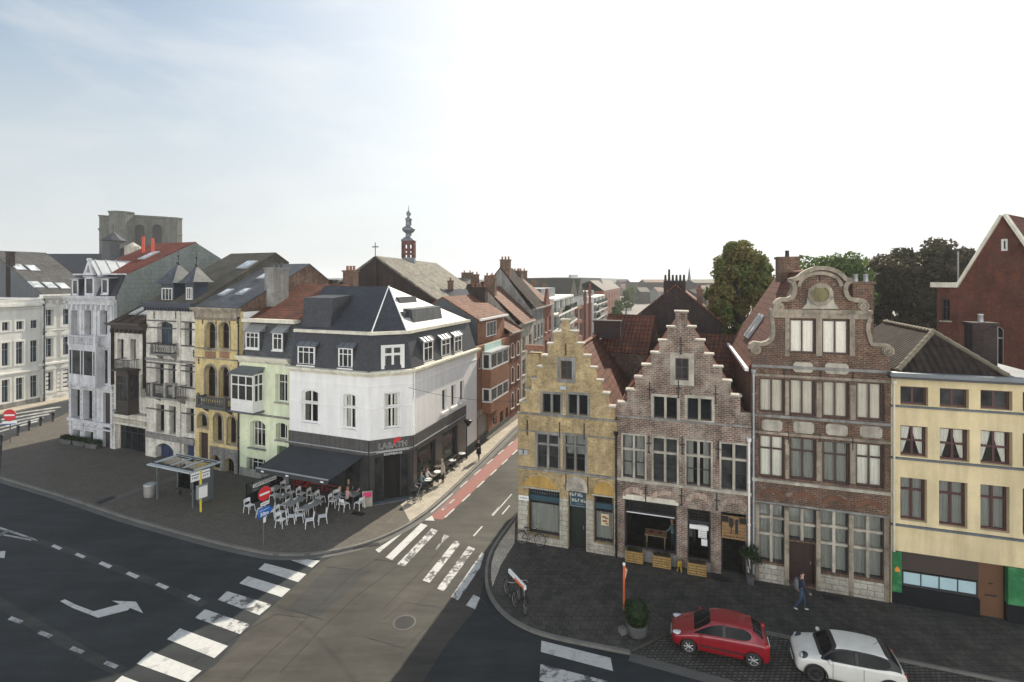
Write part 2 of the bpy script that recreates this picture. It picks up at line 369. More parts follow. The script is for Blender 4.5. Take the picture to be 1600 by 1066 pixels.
def make_window(root,u0,u1,z0,z1,rise=0,cols=2,rows=(),fm=None,pane=None,fw=.07,bw=.045,rec=.16,sill=None,sillp=.1,sillh=.1,sur=None,surw=.16,surp=.03,stone=None,srows=(),scols=(),curtain=None,name='window',y0=0.0,key=None,sash=True,lintel=None,backing=True):
 ol=arch_pts(u0,u1,z0,z1,rise);inn=arch_pts(u0+fw,u1-fw,z0+fw,z1-fw,max(0,rise-fw*.2)if rise else 0)
 fm=fm or MAT['white_frame'];pane=pane or MAT['glass_dark']
 def topz(u):
  if not rise:return z1-fw
  w_=(u1-u0)/2;r_=min(rise,w_);rr=(w_*w_+r_*r_)/(2*r_);d=u-(u0+u1)/2
  return z1-rr+math.sqrt(max(0,rr*rr-d*d))-fw
 f=M();f.slab(ol,[inn],y0+rec,y0+rec+.07)
 cs=[i/cols for i in range(1,cols)]if isinstance(cols,int)else list(cols)
 for c in cs:
  x=u0+(u1-u0)*c;f.box(x-bw/2,x+bw/2,y0+rec+.008,y0+rec+.062,z0+fw,topz(x))
 for r in rows:
  z=z0+(z1-z0)*r;f.box(u0+fw,u1-fw,y0+rec+.004,y0+rec+.066,z-bw/2,z+bw/2)
 wo=f.build(name,fm,root)
 p=M();p.slab(arch_pts(u0+fw*.5,u1-fw*.5,z0+fw*.5,z1-fw*.5,max(0,rise-fw*.2)if rise else 0),[],y0+rec+.03,y0+rec+.036)
 p.build('pane',pane,wo)
 if curtain:
  cm_,mode=curtain;q=M();yy=y0+rec+.13
  if mode=='full':corr(q,u0+fw,u1-fw,z0+.05,z1-fw,yy)
  elif mode=='half':corr(q,u0+fw,u1-fw,z0+.05,z0+(z1-z0)*.62,yy)
  elif mode=='top':corr(q,u0+fw,u1-fw,z0+(z1-z0)*.45,z1-fw,yy)
  elif mode=='sides':
   k=(u1-u0)*random.uniform(.26,.4);corr(q,u0+fw,u0+k,z0+.05,z1-fw,yy);corr(q,u1-k,u1-fw,z0+.05,z1-fw,yy)
  elif mode=='tied':
   mid=(u0+u1)/2;corr(q,u0+fw,mid-.04,z0+.08,z1-fw,yy,gather=.72);corr(q,mid+.04,u1-fw,z0+.08,z1-fw,yy,gather=-.72)
  q.build('curtain',cm_,wo)
  if backing:
   q=M();q.box(u0-.02,u1+.02,y0+rec+.3,y0+rec+.33,z0-.02,z1+.02);q.build('dark_backing',MAT['interior_dark'],wo)  # near-black sheet behind the pane stands in for the room's darkness
 if stone:
  q=M()
  for c in scols:x=u0+(u1-u0)*c;q.box(x-.065,x+.065,y0+rec-.13,y0+rec+.09,z0,z1-(0 if not rise else rise*.3))
  for r in srows:
   z=z0+(z1-z0)*r;q.box(u0,u1,y0+rec-.11,y0+rec+.088,z-.06,z+.06)
  q.build('mullion',stone,wo)
 if sill:
  q=M();q.box(u0-.1,u1+.1,y0-sillp,y0+rec,z0-sillh,z0-.002);q.build('sill',sill,wo)
 if sur:
  o2=arch_pts(u0-surw,u1+surw,z0-(surw if not sill else-.004),z1+surw,(rise+surw*.3)if rise else 0)
  q=M();q.slab(o2,[arch_pts(u0-.004,u1+.004,z0-(.004 if not sill else-.008),z1+.004,rise)],y0-surp,y0+.06);q.build('surround',sur,wo)
 if lintel:
  q=M();q.box(u0-.15,u1+.15,y0-.035,y0+.05,z1+.003,z1+.25);q.build('lintel',lintel,wo)
 return wo
class House:
 def __init__(s,name,label,cat,F_,xl,xr,group=None):
  s.F=F_.at(xl);s.xl=xl;s.W=s.F.u(xr);s.root=thing(name,label,cat,s.F.loc,s.F.rz,group);s.holes=[]
 def z(s,px,py,off=0):return s.F.z(px,py,off)
 def u(s,px,off=0):return s.F.u(px,off)
 def dz(s,u,px,py):return s.F.dz(u,px,py)
 def hole(s,xl,xr,yt,yb,rise=0):
  u0,u1,z0,z1=s.F.rect(xl,xr,yt,yb);s.holes.append(arch_pts(u0,u1,max(z0,.02),z1,rise));return u0,u1,max(z0,.02),z1
 def win(s,xl,xr,yt,yb,**k):
  rise=k.pop('rise',0)
  if rise=='semi':rise=(s.F.u(xr)-s.F.u(xl))/2
  u0,u1,z0,z1=s.hole(xl,xr,yt,yb,rise);return make_window(s.root,u0,u1,z0,z1,rise=rise,**k)
 def door(s,xl,xr,yt,yb,mat,rise=0,panels=2,rec=.22,leaf=1,handle=True,name='door',z0f=None):
  if rise=='semi':rise=(s.F.u(xr)-s.F.u(xl))/2
  u0,u1,z0,z1=s.hole(xl,xr,yt,yb,rise)
  q=M();q.slab(arch_pts(u0,u1,z0,z1,rise),[],rec,rec+.06)
  w_=(u1-u0)/leaf
  for l in range(leaf):
   a=u0+l*w_+.1;b_=u0+(l+1)*w_-.1;n=panels;hh=(min(z1,z0+2.3)-z0-.25)
   for i in range(n):
    za=z0+.15+hh/n*i;q.box(a,b_,rec-.02,rec,za,za+hh/n-.12)
  d=q.build(name,mat,s.root)
  if handle:M().box(u1-.2,u1-.15,rec-.07,rec-.03,z0+1.0,z0+1.15).build('handle',MAT['steel'],d)
  return d
 def wall(s,ol,mat,th=.32,name='wall'):
  q=M();q.slab(ol,s.holes,0,th);s.holes=[];return q.build(name,mat,s.root)
 def body(s,depth,z1,mat,y0=.5,x0=None,x1=None,name='side_wall'):
  q=M();a=.012 if x0 is None else x0;b=s.W-.012 if x1 is None else x1
  q.box(a,a+.25,.325,depth,0,z1);q.box(b-.25,b,.325,depth,0,z1);q.box(a+.25,b-.25,depth-.25,depth-.003,0,z1)
  q.box(a+.25,b-.25,.9,1.0,0,z1-.05,1);q.box(a+.25,b-.25,.325,depth-.25,z1-.08,z1-.004,1)
  return q.build(name,[mat,MAT['interior_dark']],s.root)
 def band(s,z,h=.14,p=.08,mat=None,x0=0,x1=None,name='string_course',y1=.02):
  x1=s.W if x1 is None else x1;q=M();q.box(x0,x1,-p,y1,z,z+h);return q.build(name,mat,s.root)
 def cornice(s,z,steps,mat,x0=0,x1=None,name='cornice',ends=.0,dent=None):
  """steps: (height, projection) from the bottom up"""
  x1=s.W if x1 is None else x1;q=M();zz=z
  for h,p in steps:q.box(x0-ends*p,x1+ends*p,-p,.05,zz,zz+h);zz+=h
  if dent:
   w_,gap,hh,pp=dent;x=x0+.1
   while x<x1-w_:q.box(x,x+w_,-pp,-.001,z-hh,z-.001);x+=w_+gap
  return q.build(name,mat,s.root)
def anchor(h,u,z,ln=.9,cross=True):
 q=M();q.box(u-.025,u+.025,-.05,-.002,z-ln/2,z+ln/2)
 if cross:q.box(u-.13,u+.13,-.045,-.004,z+.02,z+.07);q.box(u-.06,u+.06,-.048,-.004,z-ln/2,z-ln/2+.07)
 return q.build('wall_anchor',MAT['iron'],h.root)
def drain(h,u,z0,z1,mat,name='drainpipe',r=.05,y=-.09):
 q=M();q.tube([(u,y,z0),(u,y,z1)],r,8);z=z0+.6
 while z<z1:q.box(u-.07,u+.07,y-.06,0.0,z,z+.05);z+=2.2
 q.lathe([(r,0),(.11,.1),(.12,.25)],(u,y,z1-.05),8)
 return q.build(name,mat,h.root)
def chimney(parent,x,y,z0,z1,wx,wy,mat,pots=2,potm=None,cap=True,name='chimney',rz=None):
 q=M();q.box(x-wx/2,x+wx/2,y-wy/2,y+wy/2,z0,z1)
 if cap:q.box(x-wx/2-.07,x+wx/2+.07,y-wy/2-.07,y+wy/2+.07,z1,z1+.14)
 o=q.build(name,mat,parent)
 if pots:
  p=M()
  for i in range(pots):
   px_=x+(i-(pots-1)/2)*(wx/max(1,pots))if wx>=wy else x;py_=y if wx>=wy else y+(i-(pots-1)/2)*(wy/max(1,pots))
   p.lathe([(.13,0),(.11,.35),(.13,.37),(.13,.42)],(px_,py_,z1+.12),8)
  p.build('chimney_pots',potm or MAT['clay'],o)
 return o
def skylight(parent,c,du,dv,n,w_,h_):
 """frame + pane lying on a roof: centre c, along du / dv"""
 c=Vector(c);du=Vector(du).normalized()*w_/2;dv=Vector(dv).normalized()*h_/2;n=Vector(n).normalized()
 a=[c-du-dv,c+du-dv,c+du+dv,c-du+dv]
 q=M();q.loft([[p+n*.0 for p in a],[p+n*.1 for p in a]]);o=q.build('skylight',MAT['zinc'],parent)
 a2=[c+(p-c)*.82+n*.112 for p in a];M().poly(a2).build('pane',MAT['glass_sky'],o);return o
def text(name,s,size,mat,parent=None,loc=(0,0,0),rot=(R(90),0,0),depth=.01,sx=1.0,shear=0,align='CENTER',bold=0,label=None):
 c=bpy.data.curves.new(name,'FONT');c.body=s;c.size=size;c.extrude=depth;c.align_x=align;c.align_y='CENTER';c.shear=shear;c.offset=bold;c.space_character=1.05
 c.resolution_u=2
 o=bpy.data.objects.new(name,c);COL.objects.link(o);dg=bpy.context.evaluated_depsgraph_get();dg.update()
 me=bpy.data.meshes.new_from_object(o.evaluated_get(dg));COL.objects.unlink(o);bpy.data.objects.remove(o)
 me.name=name;me.materials.clear();me.materials.append(mat)
 o=bpy.data.objects.new(name,me);COL.objects.link(o);o.parent=parent;o.location=loc;o.rotation_euler=rot;o.scale=(sx,1,1);return o
def glyphs(name,parent,x0,x1,z,h_,n,mat,y,gap=None):
 """a line of small upright letter strokes, for writing too small to read"""
 q=M();w_=(x1-x0)/n
 for i in range(n):
  if gap and i in gap:continue
  a=x0+i*w_+w_*.15;b=x0+(i+1)*w_-w_*.15;k=(i*7+n)%3
  q.box(a,a+w_*.22,y-.006,y,z,z+h_)
  if k!=1:q.box(b-w_*.2,b,y-.006,y,z,z+h_*(1 if k else.6))
  q.box(a+w_*.22,b-w_*.2,y-.006,y,z+h_*(.0,.75,.4)[k],z+h_*(.22,1,.6)[k])
 return q.build(name,mat,parent)
P('white_frame',(.72,.71,.68),.5);P('brown_frame',(.055,.025,.02),.5);P('dark_frame',(.03,.03,.035),.4);P('red_frame',(.07,.02,.02),.5)
P('iron',(.015,.015,.017),.6,.1);P('black_metal',(.02,.02,.022),.4,.4);P('steel',(.5,.5,.5),.35,.9);P('zinc',(.42,.44,.46),.42,.35,.2)
P('lead',(.16,.18,.2),.5,.3,.25);P('clay',(.27,.12,.07),.85,0,.3);P('rubber',(.02,.02,.02),.7)
P('interior_dark',(.006,.0055,.005),.9);P('curtain_white',(.8,.8,.76),.9);P('curtain_grey',(.3,.315,.31),.9);P('curtain_cream',(.7,.67,.61),.9)  # first colour here: darkness of unlit rooms put into a near-black
surf('ochre_disc',(.24,.21,.1),.9,.4,.3,.2,.2)  # medallion infill, darker ochre than its ring
glassm('glass_dark',(.009,.011,.012));glassm('glass_blue',(.03,.045,.06));glassm('glass_sky',(.35,.38,.4),.08);glassm('glass_soft',(.032,.034,.034),.08)
seeglass('glass_clear');seeglass('glass_shelter',(.75,.85,.85),.2)
surf('stone',(.4,.34,.26),.85,.4,.45,.2,.3,stain=(.06,.055,.045),stain_amt=.8)
surf('stone_light',(.5,.46,.38),.85,.3,.35,.15,.3,stain=(.16,.14,.12),stain_amt=.7)
surf('stone_grey',(.3,.29,.27),.85,.3,.4,.15,.3,stain=(.08,.08,.08),stain_amt=.6)
surf('stone_dark',(.1,.1,.1),.85,.3,.3,.15,.3)
surf('bluestone',(.13,.15,.17),.7,.3,.3,.15,.2)
surf('painted_white',(.82,.81,.79),.75,.06,.1,.05,.1,stain=(.6,.58,.54),stain_amt=.25)
surf('render_yellow',(.7,.58,.35),.85,.12,.22,.06,.12,stain=(.5,.4,.2),stain_amt=.4)
surf('render_green',(.72,.77,.55),.8,.1,.15,.05,.1,stain=(.36,.4,.28),stain_amt=.3)
surf('cream_trim',(.72,.68,.56),.7,.12,.2,.05,.1,stain=(.35,.32,.26),stain_amt=.5)
surf('wood_dark',(.04,.03,.025),.6,.3,.1,.1,.2)
surf('slate_plain',(.07,.08,.09),.55,.2,.1,.1,.1)
brick('brick_yellow',(.52,.38,.18),(.42,.3,.14),(.54,.45,.3),.25,.08,.012,.4,.3,(.2,.16,.1),.55,(.6,.47,.26))
brick('brick_pink',(.25,.135,.1),(.14,.09,.075),(.38,.33,.27),.26,.1,.02,.45,.3,(.42,.37,.31),.6,(.07,.06,.055))
brick('brick_brown',(.18,.08,.05),(.085,.05,.036),(.25,.19,.14),.25,.09,.016,.4,.3,(.07,.055,.05),.6,(.34,.27,.22))
brick('brick_red',(.27,.08,.045),(.2,.065,.04),(.2,.12,.09),.24,.085,.01,.3,.2)
brick('brick_orange',(.33,.135,.065),(.26,.11,.055),(.3,.2,.14),.24,.085,.01,.2,.15)
brick('brick_dark',(.05,.03,.029),(.034,.026,.026),(.045,.038,.035),.24,.085,.01,.4,.3)
brick('brick_glazed',(.72,.58,.28),(.64,.5,.23),(.6,.5,.28),.24,.085,.01,.2,.2,(.4,.32,.17),.35)
brick('brick_cream',(.78,.75,.67),(.7,.67,.59),(.55,.52,.46),.24,.09,.008,.2,.3,(.25,.23,.2),.5)
brick('ashlar',(.5,.47,.4),(.42,.39,.33),(.2,.18,.15),.6,.28,.015,.25,.2,(.2,.17,.13),.6,bump=.4)
brick('ashlar_grey',(.28,.27,.25),(.24,.23,.215),(.17,.16,.15),.8,.35,.012,.35,.35,(.1,.1,.095),.6,bump=.4)
tiles('tile_red',(.2,.07,.045),(.13,.05,.038),.3,.4,(.07,.05,.035),.65)
tiles('tile_redbrown',(.21,.075,.045),(.14,.055,.037),.3,.4,(.04,.035,.028),.7)
tiles('tile_orange',(.22,.09,.052),(.15,.068,.045),.3,.4,(.2,.13,.09),.5)
tiles('tile_bright',(.2,.05,.03),(.15,.042,.028),.3,.4,(.12,.05,.035),.4)
tiles('tile_dark',(.045,.034,.029),(.026,.021,.019),.3,.4,(.07,.056,.042),.5,.95)
tiles('slate',(.075,.085,.095),(.055,.062,.072),.28,.2,(.15,.155,.15),.35,.5,pan=False,bump=.5)
tiles('slate_dark',(.045,.052,.062),(.035,.04,.05),.28,.16,None,0,.5,.25,pan=False,bump=.4)
tiles('slate_old',(.17,.16,.14),(.13,.125,.115),.3,.22,(.34,.31,.22),.75,.85,pan=False,bump=.5)
tiles('slate_olive',(.1,.095,.075),(.085,.08,.065),.3,.3,(.08,.075,.06),.5,.75,pan=False,bump=.4)
def struct(name,m,mat,**k):o=m.build(name,mat,**k);o['kind']='structure';return o
def asphalt(name,c,seams=False):
 m,nt,b,N_,L_=nodes(name);g=N_.new('ShaderNodeNewGeometry').outputs['Position']
 x=ramp(N_,L_,noise_n(N_,L_,g,.22,6,.6),.32,k3(c,.66),.68,k3(c,1.35))
 s_=ramp(N_,L_,noise_n(N_,L_,g,1.0,7,.7,(.3,1.6,1)),.36,(.72,)*3,.64,(1.14,)*3);x=mixc(N_,L_,1,x,s_,'MULTIPLY')
 s_=ramp(N_,L_,noise_n(N_,L_,g,38,3,.8),.3,(.74,)*3,.72,(1.3,)*3);x=mixc(N_,L_,1,x,s_,'MULTIPLY')
 s_=ramp(N_,L_,noise_n(N_,L_,g,2.3,8,.75),.6,(0,0,0),.75,(.4,)*3);x=mixc(N_,L_,s_,x,k3(c,.5))
 L_.new(x,b.inputs['Base Color']);b.inputs['Roughness'].default_value=.82;b.inputs['Specular IOR Level'].default_value=.35
 bumpn(N_,L_,b,noise_n(N_,L_,g,60,3,.7),.3,.01);MAT[name]=m;return m
asphalt('asphalt',(.052,.049,.041));asphalt('asphalt_shaded',(.023,.027,.029));asphalt('asphalt_patch',(.041,.041,.039));asphalt('asphalt_warm',(.06,.055,.046));asphalt('earth',(.07,.068,.06))
def paint(name,col,wear=.5,lo=.47,hi=.62,under=(.05,.05,.05)):
 m,nt,b,N_,L_=nodes(name);g=N_.new('ShaderNodeNewGeometry').outputs['Position']
 x=ramp(N_,L_,noise_n(N_,L_,g,5,5,.7),.3,k3(col,.78),.7,col)
 s_=ramp(N_,L_,noise_n(N_,L_,g,1.5,9,.72,None,.4),lo,(0,0,0),hi,(wear,)*3);x=mixc(N_,L_,s_,x,under)
 s_=ramp(N_,L_,noise_n(N_,L_,g,45,3,.8),.62,(0,0,0),.75,(.5,)*3);x=mixc(N_,L_,s_,x,under)
 L_.new(x,b.inputs['Base Color']);b.inputs['Roughness'].default_value=.7;MAT[name]=m;return m
paint('paint_white',(.52,.52,.5),.45,.52,.66);paint('paint_worn',(.5,.5,.48),.95,.49,.56);paint('paint_faint',(.42,.42,.41),.8,.45,.6)
paint('paint_red',(.25,.085,.07),.35,.5,.7,(.12,.08,.07))
brick('pavers',(.14,.124,.1),(.105,.094,.08),(.055,.05,.044),.2,.1,.008,.16,0,(.09,.082,.072),.3,None,.35,.85)
brick('pavers_sunlit',(.47,.42,.34),(.4,.36,.29),(.24,.22,.18),.3,.3,.012,.2,0,(.28,.25,.2),.4,None,.35,.85)  # pavers of the sunlit footways, sunlight put into the colour
brick('pavers_shaded',(.075,.069,.06),(.047,.044,.04),(.026,.025,.023),.3,.3,.016,.22,0,(.1,.092,.078),.5,None,.4,.8)  # darker copy for the shaded pavement, shade put into the colour
brick('cobbles',(.13,.122,.105),(.075,.072,.065),(.018,.018,.017),.21,.15,.028,.35,0,None,.5,None,1.0,.7,msmooth=.6)
surf('kerbstone',(.17,.165,.15),.8,.25,0,.2,.2,stain=(.08,.078,.07),stain_amt=.5);surf('gutter',(.11,.108,.1),.8,.25,0,.2,.2)
g=M();g.poly([(-900,-60,-.03),(900,-60,-.03),(900,2600,-.03),(-900,2600,-.03)]);struct('ground',g,MAT['earth'])
g=M();g.prism([(-90,2),(40,2),(40,40),(8,60),(60,260),(40,260),(-2,120),(-6,62),(-20,60),(-50,60),(-90,130)],-.02,0.0);struct('road',g,MAT['asphalt_shaded'])  # road asphalt darkened, the shade over it is in the colour
PZ=.12
def gp(pts,z=0.0):return[tuple(G(a,b,z)[:2])for a,b in pts]
junc=[(313,1066),(250,1110),(760,1110),(660,1066),(700,1003),(745,950),(757,905),(762,870),(786,835),(830,790),(840,660),(805,672),(760,716),(700,773),(650,815),(600,842),(545,859),(500,880),(440,935),(385,985)]  # outline follows the sunlit road; paler asphalt carries the sunlight
g=M();g.prism(gp(junc),0,.003);struct('junction_sunlit',g,MAT['asphalt'])
def patch(name,pts,mat,z=.006):g=M();g.prism(gp(pts),z-.001,z);return struct(name,g,MAT[mat])
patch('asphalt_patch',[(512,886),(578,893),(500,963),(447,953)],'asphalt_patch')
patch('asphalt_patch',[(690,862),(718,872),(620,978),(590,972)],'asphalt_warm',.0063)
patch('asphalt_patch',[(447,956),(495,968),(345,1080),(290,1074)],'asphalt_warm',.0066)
def seam(pts,w_=.035):
 q=[G(*p)for p in pts];g=M()
 for i in range(len(q)-1):
  d=(q[i+1]-q[i]);d.z=0;d.normalize();n=Vector((-d.y,d.x,0))*w_/2
  g.poly([q[i]-n+Vector((0,0,.0095)),q[i+1]-n+Vector((0,0,.0095)),q[i+1]+n+Vector((0,0,.0095)),q[i]+n+Vector((0,0,.0095))])
 return g
P('tar',(.018,.018,.018),.5)
g=M()
for pts in[[(591,873),(548,900),(470,975),(400,1040),(370,1070)],[(622,884),(560,930),(500,985),(440,1050)],[(585,874),(630,880)],[(512,886),(578,893)],[(632,941),(600,968)],[(632,941),(690,950)],[(572,996),(632,1013)],[(632,1013),(690,955)],[(300,1035),(430,960),(480,966)],[(455,953),(505,968)],[(590,810),(640,828)],[(690,858),(650,900),(600,950)],[(700,905),(735,920),(760,945)]]:
 s_=seam([(a+random.uniform(-1,1),b)for a,b in pts]);g.add(s_.v,s_.f)
struct('tar_seams',g,MAT['tar'])
for c,r in((G(632,973),.52),):
 g=M();g.lathe([(r,.0),(r,.012)],(c.x,c.y,0),28,sm=False);o=struct('manhole_rim',g,MAT['gutter'])
 g=M();g.lathe([(r*.86,.0),(r*.86,.016)],(c.x,c.y,0),28,sm=False)
 for i in range(6):g.box(c.x-r*.6,c.x+r*.6,c.y-r*.6+i*r*.24,c.y-r*.55+i*r*.24,.016,.02)
 struct('manhole_cover',g,MAT['iron'])
LK=[(-260,690),(-120,718),(0,748),(50,763),(100,778),(150,795),(200,812),(250,826),(300,840),(350,853),(400,864),(430,869),(480,869),(520,864),(560,855),(590,845),(620,832),(645,818),(671,800),(700,774),(730,745),(767,709),(805,671)]
LKw=[G(a,b)for a,b in LK]
sd_=Vector((.335,.942));last=LKw[-1];far=[Vector((last.x+sd_.x*k,last.y+sd_.y*k,0))for k in(4.6,60)]
far[1]=Vector((15,118,0))
LKw+=far
STB=[G(84,657),G(65,664),G(47,671),G(30,679),G(4,694),G(-60,722)]
left_out=[tuple(p[:2])for p in LKw]+[(-10,120),(-8,60),(-45,62),(-53.5,66)]+[tuple(p[:2])for p in STB]
left_out=[tuple(p[:2])for p in LKw[2:]]+[(-10,120),(-8,60),(-45,62),(-53.5,66)]+[tuple(p[:2])for p in STB[:5]]
g=M();g.prism(left_out,0,PZ);struct('pavement',g,MAT['pavers'])
def strip(name,pts,w0,w1,z,mat,zb=None):
 """ribbon along a polyline between offsets w0 and w1 (metres to the right of travel)"""
 q=[Vector((p[0],p[1]))for p in pts];a=[];b=[]
 for i in range(len(q)):
  d=(q[min(i+1,len(q)-1)]-q[max(i-1,0)]).normalized();n=Vector((d.y,-d.x));a.append(q[i]+n*w0);b.append(q[i]+n*w1)
 g=M()
 zb=z-.02 if zb is None else zb
 for i in range(len(q)-1):
  vs_=[(a[i].x,a[i].y),(b[i].x,b[i].y),(b[i+1].x,b[i+1].y),(a[i+1].x,a[i+1].y)]
  g.add([(x,y,zb)for x,y in vs_]+[(x,y,z)for x,y in vs_],[(0,1,5,4),(1,2,6,5),(2,3,7,6),(3,0,4,7),(4,5,6,7)])
 return struct(name,g,MAT[mat])
def smooth(pts,n=3):
 q=[Vector((p[0],p[1]))for p in pts]
 for _ in range(n):
  r=[q[0]]
  for i in range(len(q)-1):r+=[q[i]*.75+q[i+1]*.25,q[i]*.25+q[i+1]*.75]
  q=r+[q[-1]]
 return q
lk=smooth(LKw[2:],1)
strip('kerb',lk,-.12,.03,PZ+.012,'kerbstone',0);strip('gutter',lk,.03,.42,.012,'gutter')
side=[tuple(p[:2])for p in LKw[17:]]
RK=[(840,640),(836,771),(815,800),(797,822),(780,845),(768,865),(762,885),(761,905),(763,922),(770,938),(781,953),(797,968),(816,979),(838,989),(870,998),(928,1010),(985,1021)]
r0=G(797,822);RKw=[Vector((r0 .x+.345*60+3,r0 .y+.938*60,0)),Vector((r0 .x+.345*22,r0 .y+.938*22,0)),Vector((r0 .x+.345*6,r0 .y+.938*6,0))]+[G(a,b)for a,b in RK[3:]]
BAY=[G(1046,988),G(1120,978),G(1201,991),G(1236,998),G(1420,1033),G(1700,1090)]
BAY=[G(1050,990),G(1201,991)+Vector((-1.5,.5,0)),G(1201,991),G(1600,1072),G(2000,1154)]
right_out=[tuple(p[:2])for p in RKw]+[tuple(p[:2])for p in BAY]+[(40,22),(40,50),(30,80),(26,90)]
g=M();g.prism(right_out,0,PZ);struct('pavement',g,MAT['pavers_shaded'])
rk=smooth(RKw[1:],1)
strip('kerb',rk,-.03,.12,PZ+.012,'kerbstone',0);strip('gutter',rk,-.45,-.03,.012,'gutter')
strip('kerb',BAY[:],-.0,.1,PZ+.012,'kerbstone',0)
c0=G(985,1021);c1=G(1144,1064);dd=(c1-c0).normalized();c2=c0+dd*30
g=M();g.prism([tuple(c0[:2]),tuple(c2[:2]),(BAY[-1].x,BAY[-1].y-.05),(BAY[2].x,BAY[2].y-.06),(BAY[1].x,BAY[1].y-.06),(BAY[0].x,BAY[0].y-.06)],0,.014);struct('parking_bay',g,MAT['cobbles'])
strip('gutter',[tuple(c0[:2]),tuple(c2[:2])],0,.45,.017,'gutter')
g=M();g.prism([(-60.8,57),(-58.9,57.6),(-55.2,74),(-58.2,75)],0,PZ);struct('pavement',g,MAT['pavers_sunlit'])
def lightp(pts):g=M();g.prism(pts,PZ,PZ+.004);return struct('footway_sunlit',g,MAT['pavers_sunlit'])  # sunlit stretch of footway, sunlight painted as paler paving
cornerC=Vector((-7.05,36.33))
kin=[Vector((p[0],p[1]))for p in LKw[17:]]
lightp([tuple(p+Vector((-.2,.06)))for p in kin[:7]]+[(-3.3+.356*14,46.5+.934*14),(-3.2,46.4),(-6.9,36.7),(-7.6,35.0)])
rr_=[Vector((p[0],p[1]))for p in RKw[1:9]]
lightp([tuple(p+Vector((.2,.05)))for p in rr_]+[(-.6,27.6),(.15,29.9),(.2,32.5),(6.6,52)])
def flat(name,pts,mat,z=PZ+.006):g=M();g.prism(gp(pts,PZ),z-.001,z);return struct(name,g,MAT[mat])
flat('paving_strip',[(150,786),(180,776),(232,757),(274,744),(280,747),(236,761),(184,780),(156,790)],'gutter')
flat('paving_strip',[(148,785),(176,775),(183,778),(156,789)],'iron',PZ+.008)
def mark(name,quads,mat='paint_white',z=.010):
 g=M()
 for q in quads:g.prism(gp(q),z-.001,z)
 return struct(name,g,MAT[mat])
def za(a):return[(x*.3125,800+y*.3125)for x,y in a]
def zb(a):return[(400+x*.3125,800+y*.3125)for x,y in a]
L1=[za(q)for q in([(1325,257),(1292,287),(1490,352),(1532,312)],[(1240,322),(1197,358),(1408,427),(1452,387)],[(900,583),(835,637),(1072,732),(1140,672)],[(755,698),(683,760),(940,853),(1008,795)],[(1440,236),(1480,232),(1600,245),(1560,280)],[(610,820),(540,880),(800,990),(880,925)])]
L2=[za(q)for q in([(1135,397),(1090,440),(1297,517),(1360,465)],[(1025,487),(975,530),(1200,612),(1252,565)])]
mark('zebra_crossing',L1);mark('zebra_crossing',L2,'paint_worn')
S1=[zb(q)for q in([(757,87),(597,190),(615,205)],[(825,57),(858,68),(680,242),(648,228)],[(1087,415),(1120,430),(1095,487),(1050,468)])]
S2=[zb(q)for q in([(878,83),(910,95),(740,275),(705,262)],[(995,142),(1025,155),(868,355),(833,343)],[(1062,172),(1095,185),(938,398),(905,383)],[(1128,205),(1142,208),(1120,280),(1010,443),(975,425)])]
mark('zebra_crossing',S1);mark('zebra_crossing',S2,'paint_worn')
mark('zebra_crossing',[zb([(940,113),(968,122),(925,160),(930,135)]),zb([(915,160),(930,155),(905,190),(897,187)])],'paint_faint')
mark('zebra_crossing',[[(846,1001.5),(954,1028.5),(958,1049),(845,1019)]]);mark('zebra_crossing',[[(844.5,1038),(950,1065),(960,1095),(843,1064)]],'paint_worn')
dsh=[]
for cx_,cy_ in((283,177),(400,219),(526,265),(662,316),(810,371),(968,429)):dsh.append(za([(cx_-28,cy_-4),(cx_-12,cy_-14),(cx_+30,cy_+4),(cx_+14,cy_+14)])if cx_<500 else za([(cx_-34,cy_-5),(cx_-16,cy_-17),(cx_+37,cy_+5),(cx_+18,cy_+18)]))
mark('lane_dashes',dsh,'paint_white')
dsh=[za([(cx_-40,cy_-3),(cx_-20,cy_-20),(cx_+40,cy_+4),(cx_+20,cy_+19)])for cx_,cy_ in((78,542),(225,613),(386,692),(555,765))]
mark('lane_dashes',dsh,'paint_faint')
mark('lane_line',[za([(-40,62),(-40,74),(190,147),(170,133),(60,95)]),za([(-40,125),(-30,135),(45,100),(38,92)]),za([(-40,100),(-40,108),(160,145),(150,136)])],'paint_faint')
mark('lane_line',[za([(-40,200),(28,196),(22,232),(-40,226)])],'paint_white',.0105)
mark('lane_arrow',[za([(300,447),(325,438),(380,465),(468,498),(490,530),(360,480)]),za([(468,498),(600,462),(650,480),(640,492),(490,530)]),za([(560,445),(680,450),(715,507),(655,483),(600,462)])],'paint_white',.0105)
g=M();s_=seam([(30,838),(100,858),(160,880),(230,906),(320,945)],.45);g.add(s_.v,s_.f);s_=seam([(-20,930),(70,985),(140,1025),(190,1050)],.45);g.add(s_.v,s_.f)
o=struct('tar_band',g,MAT['asphalt_patch']);o.location.z=-.005
e0,e1,e2,e3=G(690,815),G(664,815),G(673,801),G(700,805)
dirS=Vector((.345,.9386,0));Lp=G(673.5,801);Rp=G(693,811)
def al(p,k):return(p.x+dirS.x*k,p.y+dirS.y*k)
g=M();g.prism([al(Lp,-.9),al(Rp,-.1),al(Rp,60),al(Lp,60)],.004,.009);struct('cycle_lane',g,MAT['paint_red'])
def dashes(p,starts,ln,w_=.12,mat='paint_white'):
 q=[];g=M()
 for s0 in starts:
  a=Vector(al(p,s0));b=Vector(al(p,s0+(ln if not isinstance(ln,dict)else ln[s0])));n=Vector((dirS.y,-dirS.x))*w_/2
  g.prism([tuple(a-n),tuple(a+n),tuple(b+n),tuple(b-n)],.011,.013)
 return struct('lane_dashes',g,MAT[mat])
dashes(Lp,[0],3.2,.1);dashes(Lp,[4.4+2.55*i for i in range(16)],1.3,.1)
